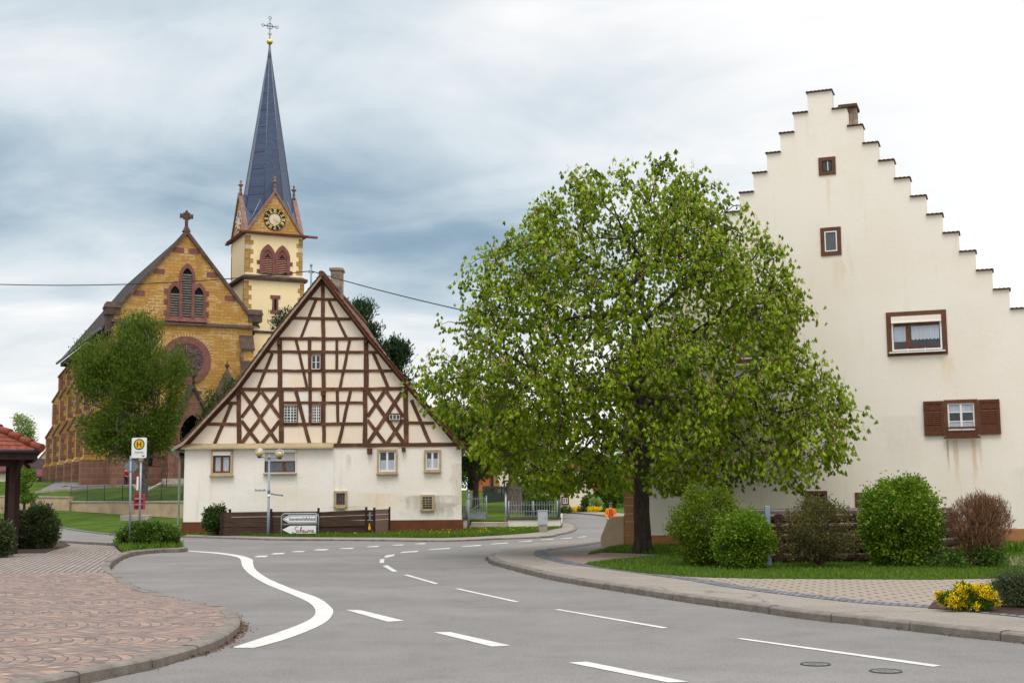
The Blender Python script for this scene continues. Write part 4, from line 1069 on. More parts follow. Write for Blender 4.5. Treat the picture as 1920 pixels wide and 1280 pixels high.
# copings on the gable
for sg in (-1, 1):
    mb = MB(); xe = UL+.35 if sg < 0 else UR-.2; 
    za = AZ+.30; ze = gz(xe)+.20
    mb.hexa([(UC, -.18, za-.45), (xe, -.18, ze-.4), (xe, 1.0, ze-.4), (UC, 1.0, za-.45)], [(UC, -.12, za), (xe, -.12, ze), (xe, .95, ze), (UC, .95, za)]); mb.build('gable_coping', M['dark_stone'], CH)
    mb = MB(); x0, x1 = (UL-.65, UL+.45) if sg < 0 else (UR-.35, UR+.75)
    mb.box(x0, -.18, 15.5, x1, 1.15, 16.05); mb.hexa([(x0-.08, -.24, 16.05), (x1+.08, -.24, 16.05), (x1+.08, 1.2, 16.05), (x0-.08, 1.2, 16.05)], [(x0+.1, -.05, 16.5), (x1-.0, -.05, 16.5), (x1, 1.0, 16.5), (x0+.1, 1.0, 16.5)])
    if sg < 0: mb.box(x0+.1, -.02, 14.2, UL-.001, .9, 15.5)
    mb.build('kneeler_stone', M['dark_stone'], CH)
# red blocks set in the gable edge
for sg in (-1, 1):
    for z in (20.9, 19.1, 17.3):
        mb = MB()
        h = .42; xg = UC+sg*(AZ-z)/(AZ-EZ-.75)*((UR-UC) if sg > 0 else (UC-UL))
        mb.box(xg-sg*.15, -.022, z-h/2, xg-sg*1.0, -.0004, z+h/2); mb.build('corner_block', M['red_plain'], CH)
def cross(mb, c, s):
    x, y, z = c
    mb.box(x-.11*s, y-.11*s, z, x+.11*s, y+.11*s, z+1.15*s); mb.box(x-.42*s, y-.1*s, z+.72*s, x+.42*s, y+.1*s, z+.92*s)
    for dx, dz in ((-.42,.82),(.42,.82),(0,1.18)):
        mb.box(x+(dx-.09)*s, y-.12*s, z+(dz-.17 if dx else dz-.06)*s, x+(dx+.09)*s, y+.12*s, z+(dz+.17 if dx else dz+.08)*s)
    for dx, dz in ((-.2,.62),(.2,.62),(-.2,1.02),(.2,1.02)): mb.box(x+(dx-.07)*s, y-.09*s, z+(dz-.07)*s, x+(dx+.07)*s, y+.09*s, z+(dz+.07)*s)
    mb.hexa([(x-.3*s, y-.3*s, z-.45*s), (x+.3*s, y-.3*s, z-.45*s), (x+.3*s, y+.3*s, z-.45*s), (x-.3*s, y+.3*s, z-.45*s)], [(x-.11*s, y-.11*s, z), (x+.11*s, y-.11*s, z), (x+.11*s, y+.11*s, z), (x-.11*s, y+.11*s, z)])
mb = MB(); cross(mb, (UC, .2, AZ+.55), 1.0); mb.build('stone_cross', M['dark_stone'], CH)
# stepped lancet windows with louvres
root = None
mb = MB(); mb.box(-1.72, -.05, 15.21, 1.18, -.001, 15.6)
lanc = [(-1.12, 15.62, 17.4, .44), (-.2, 15.62, 18.85, .46), (.74, 15.62, 17.4, .44)]
for cx, z0, zs, w in lanc:
    out = parch(cx, z0, zs, w+.14); inn = parch(cx, z0, zs, w-.08)
    mb.ring(ccw(out), ccw(inn), -.16 if w > .45 else -.12, -.0)
lw = mb.build('lancet_surround', M['red_plain'], CH)
mq = MB()
for k in range(6):
    z = 15.7+k*.42
    if k % 2 == 0: mq.box(-1.95, -.045, z, -1.69, -.0012, z+.4); mq.box(1.31, -.045, z, 1.56, -.0012, z+.4)
mq.build('quoin_stones', M['red_plain'], lw)
for cx, z0, zs, w in lanc:
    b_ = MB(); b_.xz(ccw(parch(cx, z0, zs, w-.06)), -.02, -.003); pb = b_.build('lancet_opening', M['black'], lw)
    s_ = MB(); z = z0+.05
    while z < zs+.05: s_.hexa([(cx-w+.09, -.11, z), (cx+w-.09, -.11, z), (cx+w-.09, -.03, z+.10), (cx-w+.09, -.03, z+.10)], [(cx-w+.09, -.11, z+.05), (cx+w-.09, -.11, z+.05), (cx+w-.09, -.03, z+.15), (cx-w+.09, -.03, z+.15)]); z += .2
    s_.build('louvres', M['slat_grey'], pb)
mb = MB()
for cx in (-1.65, -.66, .26, 1.26): mb.box(cx-.13, -.2, 15.22, cx+.13, -.17, 15.95) if abs(cx) < 1 else mb.box(cx-.1, -.2, 15.22, cx+.1, -.17, 15.8)
mb.hexa([(-1.85, -.24, 15.22), (1.42, -.24, 15.22), (1.42, -.001, 15.22), (-1.85, -.001, 15.22)], [(-1.8, -.12, 15.62), (1.38, -.12, 15.62), (1.38, -.001, 15.62), (-1.8, -.001, 15.62)]); mb.build('lancet_sill', M['red_plain'], lw)
# rose window
rc = (-.13, 12.16); ro, ri = 1.62, 1.28
def circ(c, r, n=40, a0=0): return [(c[0]+r*math.cos(a0+2*math.pi*k/n), c[1]+r*math.sin(a0+2*math.pi*k/n)) for k in range(n)]
mb = MB(); mb.ring(circ(rc, ro+.3), circ(rc, ri+.1), -.1, 0); mb.ring(circ(rc, ri+.1), circ(rc, ri), -.06, 0); rs = mb.build('rose_window', M['red_plain'], CH)
mb = MB()
n = 26
for k in range(n):
    a = R_(8)+R_(164)*k/(n-1)+R_(0); r0, r1 = ro+.32, ro+.58
    d = .02; mb.hexa([(rc[0]+r0*math.cos(a-d*.6), -.012, rc[1]+r0*math.sin(a-d*.6)), (rc[0]+r1*math.cos(a-d*.5), -.012, rc[1]+r1*math.sin(a-d*.5)), (rc[0]+r1*math.cos(a+d*.5), -.012, rc[1]+r1*math.sin(a+d*.5)), (rc[0]+r0*math.cos(a+d*.6), -.012, rc[1]+r0*math.sin(a+d*.6))],
       [(rc[0]+r0*math.cos(a-d*.6), 0, rc[1]+r0*math.sin(a-d*.6)), (rc[0]+r1*math.cos(a-d*.5), 0, rc[1]+r1*math.sin(a-d*.5)), (rc[0]+r1*math.cos(a+d*.5), 0, rc[1]+r1*math.sin(a+d*.5)), (rc[0]+r0*math.cos(a+d*.6), 0, rc[1]+r0*math.sin(a+d*.6))])
mb.build('voussoir_joints', M['joint'], rs)
mb = MB(); mb.xz(circ(rc, ri+.02, 32), -.012, -.004); mb.build('leaded_glass', M['tracery_glass'], rs)
mb = MB()
def torus(c, r, t=.05): 
    pts = [(c[0]+r*math.cos(2*math.pi*k/14), -.05, c[1]+r*math.sin(2*math.pi*k/14)) for k in range(15)]; mb.tube(pts, t, 4)
torus(rc, .3)
for k in range(8):
    a = math.pi*2*k/8+.39; torus((rc[0]+.98*math.cos(a), rc[1]+.98*math.sin(a)), .25, .045)
    b = a+math.pi/8; mb.tube([(rc[0]+.3*math.cos(b), -.05, rc[1]+.3*math.sin(b)), (rc[0]+ri*math.cos(b), -.05, rc[1]+ri*math.sin(b))], .05, 4)
    torus((rc[0]+.62*math.cos(a), rc[1]+.62*math.sin(a)), .17, .035)
mb.build('tracery', M['red_plain'], rs)
# porch: gabled red stone portal standing forward
PC = .12; PD = -1.6
mb = MB()
op = parch(PC, B0, 6.25, .95, k=.95)
mb.v = []; outp = parch(PC, B0, 6.25, 1.25, k=.95)
mb.ring(ccw(outp), ccw(op), PD-.1, PD+.3)
mb.build('portal_arch', M['red_plain'], CH)
mb = MB(); gl, gr = PC-1.75, PC+1.75
top = 9.85
# wall around the arch built as left pier, right pier and gable
mb.box(gl, PD, B0, PC-1.24, -.001, 6.3); mb.box(PC+1.24, PD, B0, gr, -.001, 6.3)
ar = [p for p in outp if p[1] >= 6.25]
L_ = [(gl, 6.301)]+[(p[0]+.01, p[1]+.0) for p in ar[:len(ar)//2+1]]+[(PC, top), ]
mb.xz(ccw([(gl, 6.301)]+[(PC, top)]+[p for p in ar[:len(ar)//2+1]][::-1]), PD, -.001)
mb.xz(ccw([(PC, top)]+[(gr, 6.301)]+[p for p in ar[len(ar)//2:]][::-1]), PD, -.001)
po = mb.build('portal', M['red_stone'], CH)
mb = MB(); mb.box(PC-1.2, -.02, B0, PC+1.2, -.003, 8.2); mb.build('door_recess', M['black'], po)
mb = MB()
for sg in (-1, 1): mb.hexa([(PC, PD-.12, top+.0), (PC+sg*2.0, PD-.12, 6.0), (PC+sg*2.0, 0, 6.0), (PC, 0, top)], [(PC, PD-.12, top+.3), (PC+sg*2.05, PD-.12, 6.2), (PC+sg*2.05, 0, 6.2), (PC, 0, top+.3)])
mb.build('portal_roof', M['slate'], po)
mb = MB(); 
for sg in (-1, 1):
    mb.hexa([(PC, PD-.22, top+.05), (PC+sg*2.0, PD-.22, 6.05), (PC+sg*2.0, PD-.121, 6.05), (PC, PD-.121, top+.05)], [(PC, PD-.22, top+.42), (PC+sg*2.1, PD-.22, 6.3), (PC+sg*2.1, PD-.121, 6.3), (PC, PD-.121, top+.42)])
    for k in range(1, 5): x = PC+sg*2.0*k/5; z = top+.4-(top-5.95)*k/5; mb.box(x-.1, PD-.26, z-.05, x+.14*sg+.1, PD-.1, z+.2)
mb.lathe((PC, PD-.15, top+.35), [(.12, 0), (.1, .5), (.3, .62), (.32, .85), (.14, .95), (.1, 1.15), (.22, 1.25), (.05, 1.5)], 8)
mb.build('portal_coping', M['dark_stone'], po)
mb = MB()
for k in range(6): mb.box(PC-2.2, PD-.35*(6-k), 2.0, PC+2.2, PD-.35*(5-k), 2.15+.14*k+.1)
mb.build('steps', M['concrete'], CH)
mb = MB()
for p in ((PC-2.25, PD-2.1, 2.2), (PC-2.25, PD-.1, 3.0)): mb.tube([(p[0], p[1], p[2]), (p[0], p[1], p[2]+1.0)], .035, 6)
mb.tube([(PC-2.25, PD-2.2, 3.2), (PC-2.25, PD-.0, 4.0)], .035, 6); mb.build('handrail', M['iron'], CH)
# little window left of the portal
mb = MB(); mb.ring(ccw(parch(-2.72, 3.95, 5.0, .38)), ccw(parch(-2.72, 3.95, 5.0, .18)), -.16, -.0)
for k in range(4): mb.box(-3.25-(.15 if k % 2 else 0), -.15, 3.9+k*.37, -3.1, -.125, 4.26+k*.37); mb.box(-2.34, -.15, 3.9+k*.37, -2.2+(.2 if k % 2 == 0 else 0), -.125, 4.26+k*.37)
sw = mb.build('small_window', M['red_plain'], CH); mb = MB(); mb.xz(ccw(parch(-2.72, 3.95, 5.0, .19)), -.14, -.12); mb.build('pane', M['black'], sw)
# stair turret with a conical stone roof, right of the rose
mb = MB(); mb.lathe((2.9, -.9, B0), [(1.15, 0), (1.15, 6.3), (1.25, 6.45), (1.25, 6.7)], 8, False); tr_ = mb.build('stair_turret', M['ochre'], CH)
mb = MB(); mb.lathe((2.9, -.9, B0+6.7), [(1.35, 0), (.04, 2.9)], 8, False); mb.lathe((2.9, -.9, B0+9.5), [(.05, 0), (.07, .15), (.2, .22), (.16, .4), (.05, .5), (.03, .7)], 8); mb.build('turret_roof', M['dark_stone'], tr_)
# buttresses: corner piers and five along the side
def buttress(x, y, w, proj, tops, dirx=True, m='ochre', scale=1):
    """stepped buttress: tops = heights of the three stages"""
    prof = [(0, B0-.3), (proj*1.12, B0-.3), (proj*1.12, 4.4), (proj, 4.7), (proj, tops[0]), (proj*.72, tops[0]+.9), (proj*.72, tops[1]), (proj*.45, tops[1]+.9), (proj*.45, tops[2]), (0, tops[2]+1.0)]
    mb = MB()
    if dirx: mb.hexa([(x-p, y, z) for p, z in prof], [(x-p, y+w, z) for p, z in prof])
    else: mb.hexa([(x, y-p, z) for p, z in prof], [(x+w, y-p, z) for p, z in prof])
    e = mb; e.mi = 1
    z = 4.8; k = 0
    if dirx: e.box(x-proj*1.12-.02, y-.02, B0-.3, x-.01, y+w+.02, 4.4)
    while z < tops[2]-.3:
        pj = proj if z < tops[0]-.4 else (proj*.72 if z < tops[1]-.4 else proj*.45)
        if tops[0]-.45 < z < tops[0]+.9 or tops[1]-.45 < z < tops[1]+.9: z += .46; k += 1; continue
        q = .28 if k % 2 else .45
        if dirx: e.box(x-pj-.012, y-.014, z, x-pj+q, y+.16, z+.44); e.box(x-pj-.012, y+w-.16, z, x-pj+q, y+w+.014, z+.44)
        else: e.box(x-.012, y-pj-.012, z, x+.2, y-pj+q, z+.44)
        z += .46; k += 1
    o = mb.build('buttress', [M[m], M['red_stone']], CH)
    for (p0, z0), (p1, z1) in (((proj, tops[0]), (proj*.72, tops[0]+.9)), ((proj*.72, tops[1]), (proj*.45, tops[1]+.9)), ((proj*.45, tops[2]), (0.02, tops[2]+1.0))):
        d = .07; c = MB()
        if dirx: c.hexa([(x-p0-.1, y-d, z0-.12), (x-p1, y-d, z1), (x-p1, y+w+d, z1), (x-p0-.1, y+w+d, z0-.12)], [(x-p0-.1, y-d, z0+.05), (x-p1, y-d, z1+.18), (x-p1, y+w+d, z1+.18), (x-p0-.1, y+w+d, z0+.05)])
        else: c.hexa([(x-d, y-p0-.1, z0-.12), (x+w+d, y-p0-.1, z0-.12), (x+w+d, y-p1, z1), (x-d, y-p1, z1)], [(x-d, y-p0-.1, z0+.05), (x+w+d, y-p0-.1, z0+.05), (x+w+d, y-p1, z1+.18), (x-d, y-p1, z1+.18)])
        c.build('weathering_stone', M['dark_stone'], o)
for y in (.9, 5.6, 10.6, 15.8, 21.2, 26.6): buttress(UL, y, .9, 1.75, (7.2, 10.6, 13.0))
buttress(UL-.02, -.001, 1.0, 1.25, (6.9, 9.8, 12.0), False, 'red_stone'); buttress(UR-1.0, -.001, 1.0, 1.1, (8.2, 11.2, 13.2), False)
for y in (2.9, 7.9, 13.0, 18.4, 23.8):
    mb = MB(); cx = y+.9
    o_ = parch(cx, 6.3, 11.2, .75); i_ = parch(cx, 6.3, 11.2, .5); n = len(o_)
    vs = [(UL-.05, a, b) for a, b in o_]+[(UL-.05, a, b) for a, b in i_]+[(UL+.05, a, b) for a, b in o_]
    mb.add(vs, [(k, k+1, n+k+1, n+k) for k in range(n-1)]+[(k, 2*n+k, 2*n+k+1, k+1) for k in range(n-1)])
    sw = mb.build('side_window', M['red_plain'], CH); mb = MB(); mb.poly([(UL-.012, a, b) for a, b in i_]); mb.build('pane', M['tracery_glass'], sw)
# ------------------------------------------------------------ tower
TU0, TU1, TV0 = 5.06, 9.92, 2.5; TW = TU1-TU0; TV1 = TV0+TW; TCX = (TU0+TU1)/2; TCY = (TV0+TV1)/2; TZ = 23.25
mb = MB(); mb.box(TU0-.12, TV0-.12, B0, TU1+.12, TV1+.12, 19.35); mb.box(TU0, TV0, 19.351, TU1, TV1, TZ)
mtw = mb
mb = mtw; k = 0; z = 10.0
while z < TZ-.3:
    o_ = .13 if z < 19.0 else .012
    if not 18.95 < z < 19.85:
        q = .42 if k % 2 else .66
        mb.mi = 2 if k % 7 == 3 else 1
        qq = q if mb.mi == 1 else .5
        mb.box(TU0-o_-.012, TV0-o_-.012, z, TU0-o_+qq, TV0-o_+.25, z+.37)
        mb.box(TU1+o_-qq*.8, TV0-o_-.012, z, TU1+o_+.012, TV0-o_+.25, z+.37)
        mb.box(TU0-o_-.011, TV1+o_-.25, z, TU0-o_+.2, TV1+o_+.012, z+.37)
    z += .385; k += 1
tw = mb.build('tower', [M['tower_render'], M['ochre_q'], M['joint']], CH); mb = MB()

def skirt(mb, z0, z1, o0, o1):
    mb.hexa([(TU0-o0, TV0-o0, z0), (TU1+o0, TV0-o0, z0), (TU1+o0, TV1+o0, z0), (TU0-o0, TV1+o0, z0)], [(TU0-o1, TV0-o1, z1), (TU1+o1, TV0-o1, z1), (TU1+o1, TV1+o1, z1), (TU0-o1, TV1+o1, z1)])
skirt(mb, 19.36, 19.58, .36, .40); skirt(mb, 19.58, 19.8, .40, .02); mb.build('string_course', M['dark_stone'], tw)
mb = MB(); skirt(mb, 14.92, 15.12, .2, .22); mb.build('string_course', M['dark_stone'], tw)
mb = MB(); skirt(mb, TZ-.04, TZ+.12, .32, .42); mb.box(TU1+.2, TV0-.3, TZ-.02, TU1+1.25, TV0, TZ+.14); mb.box(TU0-.3, TV1, TZ-.02, TU0-.02, TV1+1.2, TZ+.14); 
mb.bar((TU0-.2, TV0-.2, TZ+.03), (TU0-.75, TV0-.75, TZ+.03), .16); mb.build('cornice', M['red_plain'], tw)
# twin belfry windows (front) and on the left side
def twin(front=True):
    mb = MB()
    cs = (TCX-.0-.62+.06, TCX+.62+.06) if front else (TCY-.62, TCY+.62)
    yf = TV0
    w = .56
    fl = []
    for c in cs:
        mb.ring(ccw(parch(c, 19.9, 21.3, w+.10)), ccw(parch(c, 19.9, 21.3, w-.16)), yf-.10, yf+.01)
    for k in range(4):
        z = 19.95+k*.38
        if k % 2 == 0: mb.box(cs[0]-w-.35, yf-.03, z, cs[0]-w-.09, yf-.002, z+.34); mb.box(cs[1]+w+.09, yf-.03, z, cs[1]+w+.35, yf-.002, z+.34)
    if not front:  # turn the group on to the left face
        mb.v = [(TU0+(y-TV0), x, z) for x, y, z in mb.v]; mb.f = [tuple(reversed(f)) for f in mb.f]
    wn = mb.build('belfry_window', M['red_plain'], tw)
    for c in cs:
        mb = MB(); mb.xz(ccw(parch(c, 19.9, 21.3, w-.14)), yf-.03, yf-.01)
        if not front: mb.v = [(TU0+(y-TV0), x, z) for x, y, z in mb.v]
        op_ = mb.build('opening', M['red_plain'], wn)
    for c in cs:
        mb = MB(); z = 19.93
        while z < 21.2: mb.box(c-w+.17, yf-.034, z, c+w-.17, yf-.031, z+.085) ; z += .15
        mb.box(c-.09, yf-.0345, 21.42, c+.09, yf-.0315, 21.6); mb.box(c-.22, yf-.034, 21.3, c-.03, yf-.031, 21.44); mb.box(c+.03, yf-.034, 21.3, c+.22, yf-.031, 21.44)
        if not front: mb.v = [(TU0+(y-TV0), x, z) for x, y, z in mb.v]
        mb.build('louvre_gaps', M['black'], wn)
        mb = MB(); z = 20.015
        while z < 21.2: mb.hexa([(c-w+.17, yf-.08, z), (c+w-.17, yf-.08, z), (c+w-.17, yf-.036, z+.0), (c-w+.17, yf-.036, z)], [(c-w+.17, yf-.075, z+.03), (c+w-.17, yf-.075, z+.03), (c+w-.17, yf-.036, z+.07), (c-w+.17, yf-.036, z+.07)]); z += .15
        if not front: mb.v = [(TU0+(y-TV0), x, z) for x, y, z in mb.v]
        mb.build('louvres', M['slat_red'], wn)
twin(True)
# slit window
mb = MB(); cx = 7.6; yy = TV0-.12; mb.box(cx-.42, yy-.05, 17.85, cx+.42, yy-.001, 18.15); mb.box(cx-.42, yy-.05, 16.6, cx+.42, yy-.001, 16.9); mb.box(cx-.26, yy-.04, 16.901, cx-.10, yy-.001, 17.849); mb.box(cx+.10, yy-.04, 16.901, cx+.26, yy-.001, 17.849)
sw = mb.build('slit_window', M['red_plain'], tw); mb = MB(); mb.box(cx-.099, yy-.015, 16.901, cx+.099, yy-.001, 17.849); mb.build('pane', M['black'], sw)
# four gables with clocks at the foot of the spire
GH = 3.7
for face in range(4):
    g = MB()
    a = face*math.pi/2; ca, sa = round(math.cos(a)), round(math.sin(a))
    def T(v):   # rotate about the tower axis
        x, y, z = v; return (TCX+x*ca-y*sa, TCY+x*sa+y*ca, z)
    hw = TW/2-.15
    g.xz([(-hw, TZ+.121), (hw, TZ+.121), (0, TZ+GH)], -TW/2+.02, -TW/2+.35); g.v = [T(v) for v in g.v]; gb_ = g.build('tower_gable', M['ochre'], tw)
    c = MB()
    for sg in (-1, 1): c.hexa([(0, -TW/2-.12, TZ+GH-.1), (sg*(hw+.1), -TW/2-.12, TZ+.05), (sg*(hw+.1), -TW/2+.25, TZ+.05), (0, -TW/2+.25, TZ+GH-.1)], [(0, -TW/2-.12, TZ+GH+.22), (sg*(hw+.26), -TW/2-.10, TZ+.14), (sg*(hw+.26), -TW/2+.25, TZ+.14), (0, -TW/2+.25, TZ+GH+.2)])
    c.lathe((0, -TW/2+.1, TZ+GH+.1), [(.18, -.1), (.12, .2), (.09, .38), (.15, .42), (.09, .48), (.09, .68), (.21, .76), (.23, .84), (.09, .92), (.07, 1.06), (.11, 1.13), (.03, 1.24)], 8)
    c.v = [T(v) for v in c.v]; c.build('gable_coping', M['pink_stone'], gb_)
    r_ = MB()
    for sg in (-1, 1): r_.hexa([(0, -TW/2+.251, TZ+GH-.3), (sg*hw, -TW/2+.251, TZ+.1), (sg*hw, -.4, TZ+.1), (0, -.4, TZ+GH-.3)], [(0, -TW/2+.251, TZ+GH+.1), (sg*(hw+.1), -TW/2+.251, TZ+.18), (sg*(hw+.1), -.4, TZ+.18), (0, -.4, TZ+GH+.1)])
    r_.v = [T(v) for v in r_.v]; r_.build('gable_roof', M['slate'], gb_)
    if face in (0, 3):
        cz = TZ+1.35; R1 = .93; yf = -TW/2+.02
        dark = face == 0
        def disc(r0, r1, y0, y1, n=36):
            d = MB(); d.ring([(r0*math.cos(2*math.pi*k/n), cz+r0*math.sin(2*math.pi*k/n)) for k in range(n)], [(r1*math.cos(2*math.pi*k/n), cz+r1*math.sin(2*math.pi*k/n)) for k in range(n)], y0, y1); return d
        d = disc(R1, .5, yf-.08, yf-.001)
        d.mi = 1; n = 24; d.xz([(.5*math.cos(2*math.pi*k/n), cz+.5*math.sin(2*math.pi*k/n)) for k in range(n)], yf-.05, yf-.002); d.mi = 2
        for k in range(12):
            an = math.pi/2-k*math.pi/6; ww = (.09, .05, .08, .11, .09, .06, .09, .11, .13, .09, .06, .10)[k]
            ux, uz = math.cos(an), math.sin(an); tx, tz = -uz, ux
            nb = (3, 1, 2, 3, 2, 1, 2, 3, 3, 2, 1, 2)[k]
            for q in range(nb):
                o_ = (q-(nb-1)/2)*.075
                p = [(ux*.58+tx*(o_-.022), cz+uz*.58+tz*(o_-.022)), (ux*.86+tx*(o_-.022), cz+uz*.86+tz*(o_-.022)), (ux*.86+tx*(o_+.022), cz+uz*.86+tz*(o_+.022)), (ux*.58+tx*(o_+.022), cz+uz*.58+tz*(o_+.022))]
                d.xz(p, yf-.092, yf-.081)
            for rr_ in (.585, .855):
                w_ = .05+nb*.035; p = [(ux*(rr_-.018)+tx*-w_, cz+uz*(rr_-.018)-tz*w_), (ux*(rr_+.018)+tx*-w_, cz+uz*(rr_+.018)-tz*w_), (ux*(rr_+.018)+tx*w_, cz+uz*(rr_+.018)+tz*w_), (ux*(rr_-.018)+tx*w_, cz+uz*(rr_-.018)+tz*w_)]
                d.xz(p, yf-.093, yf-.082)
        d.v = [T(v) for v in d.v]; ck = d.build('clock_dial', [M['clock_black'] if dark else M['clock_white'], M['clock_white'], M['gold_matt'] if dark else M['ink']], gb_)
        hnd = MB()
        for an, ln, w_ in ((R_(-25), .82, .055), (R_(-96), .60, .075)):
            ux, uz = math.cos(an), math.sin(an)
            hnd.bar((-ux*.15, yf-.13, cz-uz*.15), (ux*ln, yf-.13, cz+uz*ln), w_, .03, up=(0, 1, 0)); hnd.bar((ux*ln*.72, yf-.135, cz+uz*ln*.72), (ux*ln*.95, yf-.135, cz+uz*ln*.95), w_*2.4, .03, up=(0, 1, 0))
        hnd.v = [T(v) for v in hnd.v]; hnd.build('clock_hands', M['gold_matt'], ck)
# spire
SPX, SPY = TCX, TCY; SR = 2.58; ST = 38.6+.75
mb = MB(); mb.lathe((SPX, SPY, TZ), [(SR, .15), (SR*.86, 2.4), (.17, ST-TZ)], 8, False); spz = mb.build('spire', M['slate'], tw)
mb = MB()
for k in range(8):
    a = 2*math.pi*(k+.5)/8; mb.tube([(SPX+SR*.86*math.cos(a), SPY+SR*.86*math.sin(a), TZ+2.4), (SPX+.17*math.cos(a), SPY+.17*math.sin(a), ST)], .035, 4)
for cxs, cys in ((TU0, TV0), (TU1, TV0), (TU0, TV1), (TU1, TV1)):
    sx = 1 if cxs > TCX else -1; sy = 1 if cys > TCY else -1
    mb.tube([(cxs-sx*.05, cys-sy*.4, TZ+.2), (cxs-sx*1.3, cys-sy*.35, TZ+3.0)], .06, 4)
mb.build('hip_flashing', M['lead'], spz)
mb = MB(); mb.lathe((SPX, SPY, ST-.1), [(.2, 0), (.07, 1.35)], 8); mb.build('spire_tip', M['lead'], spz)
mb = MB(); mb.ball((SPX, SPY, ST+1.48), .27, 16, 10, .95); mb.lathe((SPX, SPY, ST+1.47), [(.285, 0), (.285, .04)], 16); mb.build('gilded_ball', M['gold'], spz)
mb = MB(); zc = ST+1.75
mb.tube([(SPX, SPY, zc), (SPX, SPY, zc+1.75)], .04, 6)
mb.bar((SPX-.55, SPY, zc+1.15), (SPX+.55, SPY, zc+1.15), .075)
pts = [(SPX+.25*math.cos(2*math.pi*k/12), SPY, zc+1.15+.25*math.sin(2*math.pi*k/12)) for k in range(13)]; mb.tube(pts, .035, 4)
for dx, dz in ((-.62, 1.15), (.62, 1.15), (0, 1.9)):
    pts = [(SPX+dx+.12*math.cos(2*math.pi*k/8), SPY, zc+dz+.12*math.sin(2*math.pi*k/8)) for k in range(9)]; mb.tube(pts, .03, 4)
for sg in (-1, 1): mb.tube([(SPX, SPY, zc+.38), (SPX+sg*.13, SPY, zc+.40), (SPX+sg*.17, SPY, zc+.55)], .03, 4)
mb.build('spire_cross', M['lead'], spz)
# low dark roof between nave and tower
mb = MB(); mb.hexa([(4.0, 1.0, 16.3), (6.5, 2.45, 15.3), (5.0, 6.0, 15.3), (3.6, 6.0, 16.3)], [(3.2, 1.3, 17.6), (4.7, 1.9, 17.4), (4.9, 6.0, 17.4), (3.2, 6.0, 18.2)]); mb.build('lean_to_roof', M['nave_tile'], CH)
# ------------------------------------------------------------ vegetation
from mathutils import noise as mnoise
def unit(v): return v/np.maximum(1e-9, np.linalg.norm(v, axis=1))[:, None]
def leaf_quads(P, D, length, width, fold=.18, seed=0):
    """diamond leaves: base P, direction D, a random roll"""
    r = np.random.default_rng(seed); n = len(P)
    length = np.broadcast_to(length, n)[:, None]; width = np.broadcast_to(width, n)[:, None]
    S = unit(np.cross(D, unit(r.normal(size=(n, 3))))); U = np.cross(S, D)
    m = P+D*length*.58+U*length*fold
    V = np.stack([P, m+S*width*.5, P+D*length, m-S*width*.5], 1).reshape(-1, 3)
    F = np.arange(n*4).reshape(n, 4); return V, F
def palmate(P, seed, nl=6, ln=.19, wd=.075, droop=.55):
    r = np.random.default_rng(seed); n = len(P)
    a0 = r.uniform(0, 2*np.pi, n); Vs = []; vs = []
    var = np.clip(r.normal(.5, .27, n), 0, 1)
    sc = r.uniform(.65, 1.15, n)
    tilt = r.uniform(.12, .62, n)
    ax = np.stack([np.cos(a0), np.sin(a0), np.zeros(n)], 1)
    for k in range(nl):
        a = a0+(k-(nl-1)/2)*.78+r.normal(0, .12, n)
        t = np.clip(tilt+r.normal(0, .12, n), .15, 1.35)
        D = np.stack([np.cos(a)*np.sin(t), np.sin(a)*np.sin(t), -np.cos(t)], 1)
        ls = ln*sc*(1-.13*abs(k-(nl-1)/2))
        S = np.stack([-np.sin(a), np.cos(a), np.zeros(n)], 1); U = np.cross(S, D)
        m = P+D*(ls*.62)[:, None]+U*(ls*.10)[:, None]
        w = (wd*sc*(1-.08*abs(k-(nl-1)/2)))[:, None]
        Vs.append(np.stack([P, m+S*w*.5-U*.012, P+D*ls[:, None]-U*(ls*.10)[:, None], m-S*w*.5-U*.012], 1)); vs.append(var+r.normal(0, .06, n))
    V = np.stack(Vs, 1).reshape(-1, 3); F = np.arange(len(V)).reshape(-1, 4)
    return V, F, np.clip(np.stack(vs, 1).ravel(), 0, 1)
